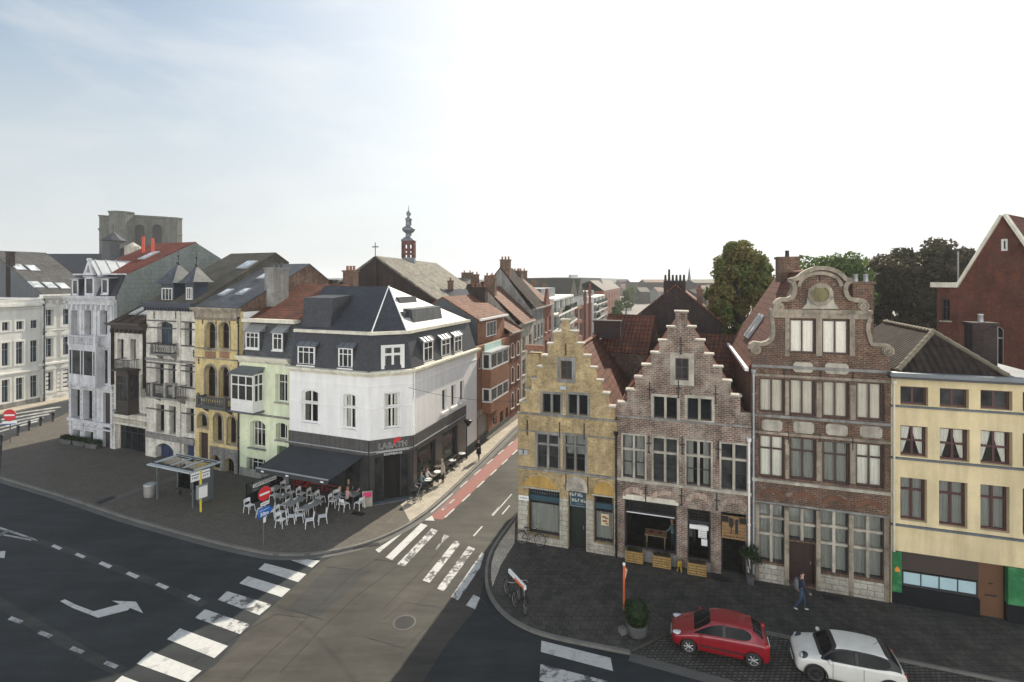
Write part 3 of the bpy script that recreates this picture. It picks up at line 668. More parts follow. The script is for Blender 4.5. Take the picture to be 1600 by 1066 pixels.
dashes(Rp,[.2+2.55*i for i in range(18)],1.35,.12)
mid=G(770,806);dashes(mid,[0],3.6,.09);dashes(mid,[5+5*i for i in range(6)],2.5,.09)
dashes(G(783,806),[.2,3.4,6.6],1.4,.09);dashes(G(740,838),[0,2.9],1.3,.1)
mark('lane_arrow',[[(663,813.5),(675,806),(679,814)]],'paint_white',.0125)
mark('lane_arrow',[[(689,797),(709,780),(711,781),(692,798)]],'paint_faint',.0125)
def grate(px,py,z,lx,ly,rz,n=8):
 c=G(px,py,z);t=thing('drain_grate',None,None,(c.x,c.y,z),rz);bpy.data.objects.remove(t)
 g=M();g.box(-lx/2,lx/2,-ly/2,ly/2,0,.008)
 for i in range(n):x=-lx/2+lx*(i+.5)/n;g.box(x-lx/n*.22,x+lx/n*.22,-ly/2+.02,ly/2-.02,.008,.02)
 o=g.build('drain_grate',MAT['iron'],None,(c.x,c.y,z+.008),rz);o['kind']='structure';return o
grate(572,853.5,.0,1.5,.35,.33,9);grate(755,897,.012,.45,.9,.1,5)
for px,py in((848,845),(1302,935),(1128,905),(560,803)):grate(px,py,PZ,.9,.45,-.3,6)
FL=[]
for i in range(5):
 y=676-i*7
 FL.append([(-10+i*4,y),(-10+i*4,y+2),(60+i*9,y-17+i*1.5),(58+i*9,y-19+i*1.5)])
mark('zebra_crossing',FL,'paint_faint')
FR=Fac((12.41,26.27),(1,-.33))
def steps_outline(h,left,right,ybase_px,x_in=0):
 """stepped gable: (px of riser, py of tread top) lists, left going up, right going down"""
 pts=[];caps=[]
 for i,(px,py)in enumerate(left):
  u,z=h.F.uz(px,py)
  pts.append([u,z])
 rp=[]
 for px,py in right:
  u,z=h.F.uz(px,py);rp.append([u,z])
 zt=(pts[-1][1]+rp[0][1])/2;pts[-1][1]=zt;rp[0][1]=zt
 out=[];zl=h.zs
 ol=[(0,0),(h.W,0),(h.W,zl)]
 r=rp[::-1]
 ol.append((r[0][0],zl));
 for i,(u,z)in enumerate(r):
  ol.append((u,z));nu=r[i+1][0]if i+1<len(r)else pts[-1][0]
  ol.append((nu,z));caps.append((nu,u,z))
 l=pts[::-1]
 for i,(u,z)in enumerate(l[1:]):
  pu=l[i][0];ol.append((pu,z));ol.append((u,z));caps.append((u,pu,z))
 ol.append((l[-1][0],zl));ol.append((0,zl))
 res=[]
 for p in ol:
  if not res or(abs(p[0]-res[-1][0])>1e-4 or abs(p[1]-res[-1][1])>1e-4):res.append(p)
 return res,caps
def cap_stones(h,caps,mat):
 for a,b,z in caps:
  a2,b2=a-.07,b+.07;q=M()
  q.loft([[(a2,-.06,z+.001),(b2,-.06,z+.001),(b2,.38,z+.001),(a2,.38,z+.001)],[(a2,-.06,z+.08),(b2,-.06,z+.08),(b2,.38,z+.1),(a2,.38,z+.1)]])
  q.build('coping_stone',mat,h.root)
def band2(h,pxl,pyl,pxr,pyr,hh,proud,mat,name='string_course',xa=None,xb=None):
 z=(h.z(pxl,pyl)+h.z(pxr,pyr))/2
 return h.band(z-hh/2,hh,proud,mat,x0=(0 if xa is None else xa),x1=xb,name=name),z
def gable_roof(root,x0,x1,xr,ze0,ze1,zr,y0,y1,mat,th=.12,over=.0,name='roof',ridge=None):
 """ridge runs into the block (local y)"""
 q=M();sheet(q,[(x0,y0,ze0),(x0,y1,ze0),(xr,y1,zr),(xr,y0,zr)],th);sheet(q,[(x1,y0,ze1),(xr,y0,zr),(xr,y1,zr),(x1,y1,ze1)],th)
 o=q.build(name,mat,root)
 if ridge:
  q=M();n=int((y1-y0)/.4)
  for i in range(n):
   a=y0+(y1-y0)*i/n;b=y0+(y1-y0)*(i+1)/n+.04
   q.loft([[(xr+.16*math.cos(t),a,zr-.02+.13*math.sin(t))for t in[math.pi*k/6 for k in range(7)]],[(xr+.13*math.cos(t),b,zr-.02+.11*math.sin(t))for t in[math.pi*k/6 for k in range(7)]]])
  q.build('ridge_tiles',ridge,o)
 return o
def back_gable(root,x0,x1,xr,ze,zr,y,mat):
 q=M();q.add([(x0,y,ze-.3),(x1,y,ze-.3),(x1,y,ze),(xr,y,zr),(x0,y,ze)],[(0,4,3,2,1)]);return q.build('back_gable',mat,root)
A=House('stepped_gable_house','narrow weathered yellow brick house with stepped gable on the street corner','house',FR,809,963.5)
A.zs=A.z(809,646)
leftA=[(813,628),(821.5,610),(830.5,592),(839,574),(847.5,556),(856.5,538),(865.5,520),(877,501)]
rightA=[(889,501),(901.5,519),(911.5,538),(921.5,557),(931.5,576),(941,596),(951,616),(960,637)]
olA,capsA=steps_outline(A,leftA,rightA,646)
sg=MAT['stone_grey'];st=MAT['stone']
kwA=dict(fm=MAT['dark_frame'],rec=.2,fw=.05,stone=sg,scols=[.5],cols=[],sur=sg,surw=.14,surp=.012)
A.win(876,893.5,564,593,cols=2,rows=(.6,),fm=MAT['brown_frame'],pane=MAT['glass_soft'],sur=sg,surw=.2,surp=.02,fw=.07,rec=.16)
A.win(847.6,875.5,616,646,**kwA,rows=());A.win(888,918,617,649,**kwA)
k2=dict(kwA);k2['srows']=[.7]
A.win(839.6,872,679.7,731.8,rows=(.35,),pane=MAT['glass_soft'],**k2);A.win(883,914,681.5,737,rows=(.35,),curtain=(MAT['curtain_grey'],'top'),**dict(k2,pane=MAT['glass_clear']))
gu0,gu1,gz0,gz1=A.hole(824.7,874.3,762,838)
w1=make_window(A.root,gu0,gu1,gz0,gz1,cols=[],rows=(.66,),fm=MAT['dark_frame'],pane=MAT['glass_clear'],rec=.3,fw=.1,name='shop_window')
q=M();corr(q,gu0+.1,gu1-.1,gz0+.1,gz0+(gz1-gz0)*.6,.46,.035,.2);q.build('curtain',MAT['curtain_grey'],w1)
q=M();q.box(gu0,gu1,.6,.64,gz0,gz1);q.build('dark_backing',MAT['interior_dark'],w1)
P('paint_bluegreen',(.02,.06,.08),.5);P('door_green',(.012,.022,.018),.45)
def transom(x0,x1,z,h_,wo):
 M().box(x0,x1,.2,.34,z,z+h_).build('beam',MAT['paint_bluegreen'],wo)
transom(gu0+.01,gu1-.01,gz0+(gz1-gz0)*.69,.3,w1)
q=M();n=12
for i in range(1,n):x=gu0+.1+(gu1-gu0-.2)*i/n;q.box(x-.008,x+.008,.29,.3,gz0+(gz1-gz0)*.8,gz1-.1)
for i in range(3):z=gz0+(gz1-gz0)*(.84+.055*i);q.box(gu0+.1,gu1-.1,.288,.302,z,z+.015)
q.build('leading',MAT['lead'],w1)
du0,du1,dz0,dz1=A.hole(888,915.6,768,855)
dz0=.1;A.holes[-1]=arch_pts(du0,du1,dz0,dz1)
d=M();d.box(du0,du1,.55,.6,dz0,dz1-.95)
for i in range(2):d.box(du0+.1+i*(du1-du0)/2,du0+(i+1)*(du1-du0)/2-.1,.52,.55,.4,1.2);d.box(du0+.1+i*(du1-du0)/2,du0+(i+1)*(du1-du0)/2-.1,.52,.55,1.4,2.2)
do=d.build('door',MAT['door_green'],A.root);M().box(du1-.25,du1-.2,.47,.52,1.1,1.3).build('handle',MAT['steel'],do)
P('sign_blue',(.03,.07,.1),.4);P('sign_cream',(.6,.58,.5),.6)
s_=M();s_.box(du0+.05,du1-.05,.16,.2,dz1-.95,dz1-.1);so=s_.build('sign_board',MAT['sign_blue'],A.root)
s_=M();s_.box(du0+.08,du1-.08,.15,.158,dz1-.92,dz1-.89);s_.box(du0+.08,du0+.11,.15,.158,dz1-.92,dz1-.13);s_.build('sign_line',MAT['curtain_grey'],so)
xc=(du0+du1)/2
glyphs('lettering',so,xc-.5,xc+.3,dz1-.34,.17,5,MAT['sign_cream'],.158);glyphs('lettering',so,xc-.35,xc+.5,dz1-.66,.17,5,MAT['sign_cream'],.158);glyphs('lettering',so,xc-.05,xc+.3,dz1-.8,.05,8,MAT['curtain_grey'],.158)
cu0,cu1,cz0,cz1=A.hole(928,959,774,850)
w3=make_window(A.root,cu0,cu1,cz0,cz1,cols=[],rows=(.62,),fm=MAT['dark_frame'],pane=MAT['glass_clear'],rec=.3,fw=.08,name='shop_window')
q=M();corr(q,cu0+.08,cu1-.08,cz0+.1,cz0+(cz1-cz0)*.58,.46,.035,.2);q.build('curtain',MAT['curtain_grey'],w3)
q=M();q.box(cu0,cu1,.6,.64,cz0,cz1);q.build('dark_backing',MAT['interior_dark'],w3);transom(cu0+.01,cu1-.01,cz0+(cz1-cz0)*.68,.3,w3)
P('poster_paper',(.6,.5,.32),.8);P('poster_ink',(.22,.06,.05),.8)
q=M();xm=(cu0+cu1)/2;q.box(xm-.2,xm+.25,.285,.295,cz0+.9,cz0+1.55);po=q.build('poster',MAT['poster_paper'],w3)
q=M()
for a_,b_,r_ in((-.05,1.38,.1),(.1,1.32,.08),(0,1.15,.11),(.12,1.02,.07)):
 q.slab([(xm+.02+a_+r_*1.3*math.cos(t),cz0+b_+r_*.5*math.sin(t))for t in[i*math.pi/5 for i in range(10)]],[],.278,.284)
q.build('print',MAT['poster_ink'],po)
wA=A.wall(olA,MAT['brick_yellow'])
cap_stones(A,capsA,MAT['stone_light'])
for(a,b,c,dd2,hh,pp)in((806,645.5,962,656,.1,.1),(808,673,962,684,.07,.05),(806,730.5,962,745,.12,.12)):
 band2(A,a,b,c,dd2,hh,pp,MAT['stone_grey'])
P('ochre',(.52,.33,.09),.85,0,.25,streak=.3)
for a,b,yt,yb in((814,875,741,762),(925,962,750,773)):
 u0,u1,z0,z1=A.F.rect(a,b,yt,yb);zsp=z0
 q=M();q.slab(arch_pts(u0+.1,u1-.1,zsp,z1-.08,(z1-zsp)*.9),[],-.02,.0);q.build('tympanum',MAT['ochre'],A.root)
 q=M();q.slab(arch_pts(u0-.05,u1+.05,zsp,z1+.06,(z1-zsp)*.98),[arch_pts(u0+.1,u1-.1,zsp-.01,z1-.08,(z1-zsp)*.9)],-.07,.0);q.build('arch_moulding',MAT['brick_yellow'],A.root)
 q=M();q.box(u0,u1,-.06,-.001,zsp-.1,zsp-.003);q.build('lintel',MAT['stone_light'],A.root)
u0,u1,z0,z1=A.F.rect(884,918,744,768)
q=M();q.slab(arch_pts(u0,u1,z0,z1,(z1-z0)*.7),[],-.05,.0)
for i in range(26):
 x=random.uniform(u0+.15,u1-.15);z=random.uniform(z0+.12,z1-.3);r_=random.uniform(.05,.13)
 q.lathe([(r_,0),(r_*.8,.03),(.01,.05)],(0,0,0),8);n_=40
 for k in range(len(q.v)-n_,len(q.v)):vx,vy,vz=q.v[k];q.v[k]=(x+vx,-.05-vz,z+vy)
q.build('relief',MAT['stone_light'],A.root)
for a,b in((810,824),(874.5,887.5),(916,927.5),(959.5,963.5)):
 ua,ub=A.u(a),A.u(b);zt=A.z((a+b)/2,775+(b-810)*.05)
 M().box(ua+(.0 if a>811 else 0),ub,-.03,-.002,0,zt).build('pier',MAT['ashlar'],A.root)
M().box(gu0-.0,gu1,-.04,-.003,0,gz0-.02).build('plinth',MAT['ashlar'],A.root);M().box(cu0,cu1,-.04,-.003,0,cz0-.02).build('plinth',MAT['ashlar'],A.root)
for px in(824,874.5,913):
 u,z=A.F.uz(px+(0 if px<900 else 0),668+(px-824)*.07);anchor(A,u,z,.9,False)
for px,py in((884,546),):u,z=A.F.uz(px,py);anchor(A,u,z,.7,False)
for px,py in((884.5,752),(918.5,758)):u,z=A.F.uz(px,py);anchor(A,u,z,1.0,False)
u,z=A.F.uz(814,777);q=M();q.box(u-.12,u+.48,-.06,-.034,z-.14,z+.14);sp=q.build('street_sign',MAT['painted_white'],A.root)
glyphs('lettering',sp,u-.06,u+.42,z-.03,.07,11,MAT['iron'],-.061)
u,z=A.F.uz(815,709);q=M();q.box(u-.12,u+.12,-.2,0,z,z+.3);q.box(u+.2,u+.42,-.2,0,z+.02,z+.3);q.build('meter_box',MAT['zinc'],A.root)
u,z=A.F.uz(880,605);q=M();q.box(u-.15,u+.2,-.25,0,z-.1,z+.1);q.build('floodlight',MAT['zinc'],A.root)
drain(A,A.W-.02,.1,A.z(963,680),MAT['black_metal'])
zrA=A.dz(A.u(883),904.6,533)[1];kA,zA2=A.dz(A.u(883),957,512)
zr_=(zrA+zA2)/2;A.body(13,A.zs-.3,MAT['brick_yellow'])
gable_roof(A.root,-.05,A.W+.1,A.u(883),A.zs-.35,A.zs-.35,zr_,.35,13.4,MAT['tile_redbrown'],ridge=MAT['clay'])
back_gable(A.root,0,A.W,A.u(883),A.zs-.35,zr_,13.2,MAT['brick_yellow'])
chimney(A.root,A.u(883)+.9,11.2,11,A.F.dz(A.u(883),960,494)[1]+.35,2.0,.9,MAT['brick_dark'],0)
chimney(A.root,A.u(829),.9,9,A.z(829,552)-.1,.8,.9,MAT['brick_yellow'],0,cap=False,name='side_chimney')
u=A.u(829);q=M();z=A.z(829,550)
for i in range(3):q.loft([[(u-.5+i*.36,.9+.33*math.cos(t),z+.33*math.sin(t))for t in[math.pi*k/8 for k in range(9)]],[(u-.5+(i+1)*.36,.9+.3*math.cos(t),z+.3*math.sin(t))for t in[math.pi*k/8 for k in range(9)]]])
q.build('tile_cap',MAT['clay'],A.root)
B=House('stepped_gable_house','wide pinkish brick house with stepped gable and a restaurant on the ground floor','house',FR,963.9,1174)
B.zs=B.z(1172,646)
leftB=[(966.5,630),(979.5,610),(992.5,590),(1004,571),(1018,552),(1030,533),(1043,512),(1055.5,488)]
rightB=[(1074,488),(1086.5,512),(1100.5,533),(1114,555),(1128.5,575),(1142,597),(1157,620)]
olB,capsB=steps_outline(B,leftB,rightB,646)
sl=MAT['stone_light'];bf=MAT['brown_frame']
B.win(1055.4,1075.8,560,594,cols=2,rows=(.55,),fm=bf,pane=MAT['glass_soft'],sur=sl,surw=.28,surp=.03)
kB=dict(fm=MAT['dark_frame'],rec=.18,fw=.05,stone=sl,scols=[.5],cols=[],sur=sl,surw=.15,surp=.03)
B.win(1021.7,1057.8,620.5,654,**kB);B.win(1074.3,1111.8,623,656.5,**kB)
kB3=dict(kB);kB3['srows']=[.66];kB3['surw']=.1
for i,(a,b,yt,yb)in enumerate(((973.5,1007.3,680.5,747),(1021.2,1057.5,685.6,753.6),(1072.8,1110.5,690,759.7),(1127.2,1166.8,694.6,766))):
 B.win(a,b,yt,yb,rows=(.35,),pane=MAT['glass_soft' if i in(1,3)else 'glass_clear'],curtain=((MAT['curtain_grey'],'sides')if i in(0,2)else None),**kB3)
ru0,ru1,rz0,rz1=B.hole(975.8,1057,785,862);su0,su1,sz0,sz1=B.hole(1074.3,1110.3,797,877)
def shopwin(h,u0,u1,z0,z1,bars):
 f=M();f.slab(arch_pts(u0,u1,z0,z1),[arch_pts(u0+.08,u1-.08,z0+.08,z0+(z1-z0)*.7),arch_pts(u0+.08,u1-.08,z0+(z1-z0)*.76,z1-.06)],.2,.28)
 n=bars
 for i in range(1,n*3):x=u0+.08+(u1-u0-.16)*i/(n*3);t=.02 if i%3==0 else.007;f.box(x-t,x+t,.215,.26,z0+(z1-z0)*.76,z1-.06)
 for i in range(1,4):z=z0+(z1-z0)*(.76+.055*i);f.box(u0+.08,u1-.08,.22,.255,z-.006,z+.006)
 wo=f.build('shop_window',MAT['dark_frame'],h.root)
 M().box(u0+.06,u1-.06,.235,.241,z0+.06,z1-.04).build('pane',MAT['glass_clear'],wo);return wo
wr=shopwin(B,ru0,ru1,rz0,rz1,5);ws=shopwin(B,su0,su1,sz0,sz1,2)
M().box(ru0+.1,ru1-.1,.1,.14,rz0+(rz1-rz0)*.72,rz0+(rz1-rz0)*.735).build('awning_rail',MAT['painted_white'],wr)
M().box(su0+.1,su1-.1,.1,.18,sz0+(sz1-sz0)*.6,sz0+(sz1-sz0)*.68).build('blind',MAT['painted_white'],ws)
q=M();x=su1-.6;q.box(x,x+.42,.205,.212,sz0+1.15,sz0+1.85);q.box(x+.15,x+.45,.205,.212,sz0+.75,sz0+1.1);mn=q.build('menu_sheets',MAT['painted_white'],ws)
q=M()
for i in range(6):q.box(x+.05,x+.37,.2,.204,sz0+1.2+i*.1,sz0+1.22+i*.1)
q.build('print',MAT['lead'],mn)
eu0,eu1,ez0,ez1=B.hole(1127,1166,802,889)
ez0=.1;B.holes[-1]=arch_pts(eu0,eu1,ez0,ez1)
q=M();q.box(eu0,eu0+.1,.3,.4,ez0,ez1);q.box(eu1-.1,eu1,.3,.4,ez0,ez1);q.box(eu0+.1,eu1-.1,.3,.4,ez0,ez0+.06)
eo=q.build('door_frame',MAT['dark_frame'],B.root);M().box(eu0+.1,eu1-.1,.34,.346,ez0+.06,ez1-1.1).build('pane',MAT['glass_clear'],eo)
brick('sign_wood',(.34,.2,.09),(.25,.15,.07),(.08,.05,.03),1.3,.17,.01,.3,0,None,.5,None,.3)
zb_=ez1-1.3;q=M();q.box(eu0+.02,eu1-.02,-.12,-.06,zb_,ez1-.12);sb=q.build('sign_board',MAT['sign_wood'],B.root)
xm=(eu0+eu1)/2;q=M()
q.box(xm+.06,xm+.2,-.135,-.121,zb_+.3,ez1-.25);q.box(xm-.24,xm-.02,-.135,-.121,ez1-.6,ez1-.22)
q.slab([(xm-.24,ez1-.6),(xm-.02,ez1-.6),(xm-.1,ez1-.72),(xm-.16,ez1-.72)],[],-.135,-.121);q.box(xm-.15,xm-.11,-.135,-.121,zb_+.32,ez1-.7);q.box(xm-.2,xm-.06,-.135,-.121,zb_+.28,zb_+.33)
q.build('emblem',MAT['iron'],sb)
glyphs('lettering',sb,eu0+.1,eu1-.1,zb_+.08,.1,20,MAT['iron'],-.121,gap=(11,14))
for a in(eu0+.03,eu1-.33):q=M();q.box(a,a+.3,-.2,-.121,ez1-.42,ez1-.15);q.build('sign_lamp',MAT['black_metal'],sb)
wB=B.wall(olB,MAT['brick_pink'])
cap_stones(B,capsB,MAT['stone_light'])
band2(B,965,652,1168,664,.1,.08,MAT['stone_grey']);band2(B,965,747.8,1170,771.5,.16,.1,MAT['stone_light'])
M().box(ru0-.1,ru1+.1,-.02,-.001,rz1+.01,rz1+.28).build('lintel',MAT['cream_trim'],B.root)
brick('arch_brick',(.36,.2,.14),(.5,.42,.34),(.45,.38,.32),.09,.34,.015,.3,.1,(.1,.08,.07),.5)
for a,b,yt,yb in((973,1010,761,777),(1018,1060,765,783),(1071,1113,770,790),(1126,1167,777,795)):
 u0,u1,z0,z1=B.F.rect(a,b,yt,yb);r_=(z1-z0)*.62
 q=M();o1=arch_pts(u0,u1,z0,z1,r_);
 q.slab(o1,[arch_pts(u0+.12,u1-.12,z0-.0+.001,z1-.3,r_*.8)],-.025,.0);q.build('relieving_arch',MAT['arch_brick'],B.root)
for px,py in((1009,772),(1065,776),(1120,783),(1066,696),(1014,694),(1122,703),(1060,608),(1015,610),(1118,617),(1064,540)):
 u,z=B.F.uz(px,py);anchor(B,u,z,.95)
for a,b in((966,975.5),(1057.5,1074),(1110.6,1126.6),(1166.4,1173.8)):
 ua,ub=B.u(a),B.u(b);M().box(ua,ub,-.03,-.002,0,B.z((a+b)/2,803)if a>1000 else B.z(a,790)).build('pier',MAT['brick_pink'],B.root)
M().box(ru0,ru1,-.06,-.003,0,rz0-.02).build('plinth',MAT['stone_grey'],B.root);M().box(su0,su1,-.06,-.003,0,sz0-.02).build('plinth',MAT['stone_grey'],B.root)
drain(B,B.W-.12,.1,B.z(1170,690),MAT['painted_white'])
q=M();q.box(.3,B.W-.3,5.8,5.85,.1,4.5);q.box(.3,.34,.35,5.8,.1,4.5);q.box(B.W-.34,B.W-.3,.35,5.8,.1,4.5);q.box(.34,B.W-.34,.35,5.8,4.45,4.5)
P('room_wall',(.07,.065,.06),.8);q.build('room_walls',MAT['room_wall'],B.root)
P('room_floor',(.1,.07,.05),.6);M().box(.3,B.W-.3,.33,5.9,.02,.1).build('room_floor',MAT['room_floor'],B.root)
q=M();q.box(.012,.26,.325,16,0,B.zs-.3);q.box(B.W-.26,B.W-.012,.325,16,0,B.zs-.3);q.box(.26,B.W-.26,15.7,15.95,0,B.zs-.3);q.box(.3,B.W-.3,.9,1.0,4.52,B.zs-.35)
q.build('side_wall',MAT['brick_brown'],B.root)
xrB=B.u(1064.5);zrB=B.z(1064.5,506)
gable_roof(B.root,-.05,B.W+.05,xrB,B.zs-.45,B.zs-.45,zrB-.1,.35,13.5,MAT['tile_redbrown'],ridge=MAT['clay'])
q=M();sheet(q,[(.2,2.2,B.zs+.1),(2.4,2.2,B.zs+2.9),(2.4,5.2,B.zs+2.9),(.2,5.2,B.zs+.1)],.12);q.box(.5,2.3,2.3,5.1,B.zs-.5,B.zs+.1);q.build('dormer',[MAT['tile_redbrown']],B.root)
C=House('curved_gable_house','tall brown brick house with a curved scrolled stone gable and many mullioned windows','house',FR,1174.6,1391.5)
zC1=C.z(1174,558)
g5=lambda x,y:(1140+.3003*x,330+.3003*y)
ol5=[(845,765),(848,745),(842,715),(825,700),(800,695),(765,694),(742,690),(733,668),(722,620),(722,590),(733,562),(735,530),(722,526),(720,492),(708,474),(690,463),(652,461),(625,452),(612,438),(604,410),(607,388),(618,374),(632,364),(630,354),(606,352),(590,335),(565,315),(530,300),(500,294),(470,293),(440,297),(405,310),(378,326),(352,348),(330,353),(310,357),(312,364),(328,374),(335,395),(333,425),(325,445),(302,458),(268,457),(248,465),(235,482),(234,500),(232,526),(215,530),(216,562),(222,590),(222,640),(214,668),(196,682),(165,690),(128,684),(108,695),(102,715),(105,745),(106,760)]
ol=[C.F.uz(*g5(x,y))for x,y in ol5]
for i in range(len(ol)):
 if i in(0,len(ol)-1):ol[i]=(ol[i][0],zC1)
ol=[(0,0),(C.W,0),(C.W,zC1)]+[(min(u,C.W-.02),z)for u,z in ol]+[(0,zC1)]
kC=dict(fm=bf,rec=.14,fw=.08,bw=.08,cols=2,pane=MAT['glass_clear'])
cw=MAT['curtain_white'];cg=MAT['curtain_grey'];cc=MAT['curtain_cream']
C.win(1233.7,1274.2,499,552,curtain=(cc,'full'),**kC);C.win(1284.7,1326.8,500,554,curtain=(cc,'full'),**kC)
for a,b,yt,yb in((1186.3,1225.4,591.5,645),(1234,1274,593.5,649.5),(1285,1326.6,596.4,653.5),(1338.3,1381,598.4,657)):
 C.win(a,b,yt,yb,curtain=(cc,'full'),**kC)
for i,(a,b,yt,yb)in enumerate(((1186.3,1225.4,681,747),(1234.7,1275,685,750.4),(1285.5,1327.4,690.5,756.4),(1337.5,1381,694,761.7))):
 C.win(a,b,yt,yb,rows=(.68,),curtain=((cw,cg,cg,cw)[i],'full'),**kC)
kG=dict(fm=MAT['dark_frame'],rec=.2,fw=.04,cols=[],pane=MAT['glass_clear'],stone=MAT['stone_light'],scols=[.5],curtain=(cg,'full'))
C.win(1186,1225.3,788.5,879,srows=[.47,.76],**kG);C.win(1232.7,1275,795.5,846,srows=[.5],**kG)
C.win(1282,1325.6,800,896,srows=[.46,.74],**kG);C.win(1333.5,1380.6,807,904,srows=[.46,.74],**kG)
P('door_brown',(.035,.018,.015),.5)
C.door(1232.7,1273.8,848.5,914,MAT['door_brown'],panels=2,leaf=2)
C.wall(ol,MAT['brick_brown'])
for a,b,c,d_,hh,pp,m_ in((1175,572,1390,580,.14,.1,'stone_grey'),(1175,648,1390,663,.13,.1,'stone_grey'),(1175,747,1390,772.5,.15,.1,'stone_light'),(1175,782,1390,808,.1,.06,'stone_grey')):
 band2(C,a,b,c,d_,hh,pp,MAT[m_])
band2(C,1175,587.5,1390,594,.12,.05,MAT['stone']);band2(C,1175,676,1390,690,.12,.05,MAT['stone'])
ua,za_=C.F.uz(*g5(215,545));ub,zb2=C.F.uz(*g5(735,545));q=M()
q.box(ua-.05,ub+.05,-.14,.34,(za_+zb2)/2+.12,(za_+zb2)/2+.3);q.box(ua,ub,-.08,.0,(za_+zb2)/2-.12,(za_+zb2)/2+.12);q.build('gable_ledge',MAT['stone'],C.root)
q=M()
for a,b in((1226.5,1233.4),(1275,1284.2),(1327.5,1335.5)):q.box(C.u(a),C.u(b),-.05,-.002,C.z(a,556),C.z(a,497))
q.build('pilaster',MAT['stone'],C.root)
for xs in((1179,1186),(1225.8,1233.6),(1274.6,1284.6),(1327.2,1337.6),(1381.3,1389)):
 for yt,yb in((593,645),(684,744)):
  q=M();k=(xs[0]-1179)/210;q.box(C.u(xs[0])+.03,C.u(xs[1])-.03,-.05,-.003,C.z(xs[0],yb+k*15),C.z(xs[0],yt+k*12));q.build('pilaster',MAT['brick_brown' if xs[0]in(1179,1381.3)else 'stone'],C.root)
q=M()
for a,b in((1180,1186),(1225.4,1232.6),(1275.2,1281.8),(1325.8,1333.3),(1380.8,1388)):k=(a-1180)/205;q.box(C.u(a),C.u(b),-.07,-.003,0,C.z(a,787+k*22))
q.build('pilaster',MAT['stone'],C.root)
for a,b,y0_,y1_ in((1183,1232.5,882,911),(1274.5,1382,903,934)):
 u0,u1,z0,z1=C.u(a),C.u(b),0,C.z((a+b)/2,y0_);M().box(u0,u1,-.045,-.004,0,z1-.02).build('plinth',MAT['ashlar'],C.root)
for x0_,y0_,x1_,y1_ in((1189.5,567,1200,573),(1239.5,566,1270,582),(1289,568,1325.5,584.5),(1190.3,656,1222,673),(1239.5,659,1271.8,677),(1290,663,1324.2,680.2),(1343,666,1378,684)):
 if x0_<1189.6 and y0_<600:continue
 u0,u1,z0,z1=C.F.rect(x0_,x1_,y0_,y1_);e=.1
 q=M();q.slab([(u0+e,z0),(u1-e,z0),(u1,z0+e),(u1,z1-e),(u1-e,z1),(u0+e,z1),(u0,z1-e),(u0,z0+e)],[],-.045,-.001);q.build('plaque',MAT['stone_light'],C.root)
surf('red_patch',(.17,.075,.045),.85,.3,.2,.15,.3)
for a,b in((1187,1226),(1236,1276),(1285,1327),(1336,1380)):
 u0,u1,z0,z1=C.F.rect(a,b,763+(a-1187)*.12,777+(a-1187)*.12)
 q=M();q.slab(arch_pts(u0,u1,z0,z1,(z1-z0)*.7),[arch_pts(u0+.14,u1-.14,z0+.001,z1-.22,(z1-z0)*.6)],-.02,-.001);q.build('relieving_arch',MAT['red_patch'],C.root)
def ribbon(pts,w_,y0,y1,mat,name):
 q=M();a=[];b=[]
 for i,p in enumerate(pts):
  t=(Vector(pts[min(i+1,len(pts)-1)])-Vector(pts[max(i-1,0)])).normalized();n=Vector((t.y,-t.x));a.append(Vector(p)+n*w_*.35);b.append(Vector(p)-n*w_*.65)
 q.loft([[(a[i].x,y0,a[i].y),(a[i].x,y1,a[i].y),(b[i].x,y1,b[i].y),(b[i].x,y0,b[i].y)]for i in range(len(pts))]);return q.build(name,mat,C.root)
pts=[C.F.uz(*g5(x,y))for x,y in ol5]
ribbon(pts[14:47],.2,-.12,.38,MAT['stone'],'coping');ribbon(pts[1:11],.18,-.1,.38,MAT['stone'],'coping');ribbon(pts[47:57],.18,-.1,.38,MAT['stone'],'coping')
arc=[C.F.uz(*g5(470+112*math.cos(t),392-72*math.sin(t)))for t in[math.pi*i/14 for i in range(15)]]
ribbon(arc,.16,-.1,.0,MAT['stone'],'arch_moulding')
def volute(cx_,cy_,r,flip):
 u,z=C.F.uz(*g5(cx_,cy_));pts_=[]
 for i in range(26):t=i*.42;rr=r*(1-i/30);pts_.append((u+flip*rr*math.cos(t+1.2),z+rr*math.sin(t+1.2)))
 ribbon(pts_,.07,-.16,.02,MAT['stone'],'volute');q=M();q.slab([(u+r*1.05*math.cos(t),z+r*1.05*math.sin(t))for t in[2*math.pi*i/16 for i in range(16)]],[],-.08,.3);q.build('volute_block',MAT['stone'],C.root)
for a in((136,720,.24,1),(820,727,.24,-1),(258,497,.22,1),(693,495,.22,-1)):volute(*a)
u,z=C.F.uz(*g5(470,433))
circ=lambda r:[(u+r*math.cos(t),z+r*math.sin(t))for t in[2*math.pi*i/28 for i in range(28)]]
q=M();q.slab(circ(.56),[circ(.38)],-.14,.0);q.build('medallion_ring',MAT['stone'],C.root);q=M();q.slab(circ(.385),[],-.05,-.01)
q.build('medallion',MAT['ochre_disc'],C.root)
trap=[C.F.uz(*g5(*p))for p in((375,508),(570,508),(545,480),(530,400),(410,400),(400,480))]
q=M();q.slab(trap,[circ(.5)],-.06,.0);q.build('medallion_base',MAT['stone_light'],C.root)
for px,py in((1281,430),(1225,580),(1282,585),(1333,587),(1184,680),(1232,684),(1281,688),(1332,694)):a_,b_=C.F.uz(px,py);anchor(C,a_,b_,.6,False)
ur=C.u(1280);k1,z1_=C.dz(ur,1272,417);k2_,z2_=C.dz(ur,1210.6,429)
zeC=C.z(1175,580)+.1;xr=ur
dC=11.0;zrC=H+.45
C.body(dC,zeC,MAT['brick_brown'])
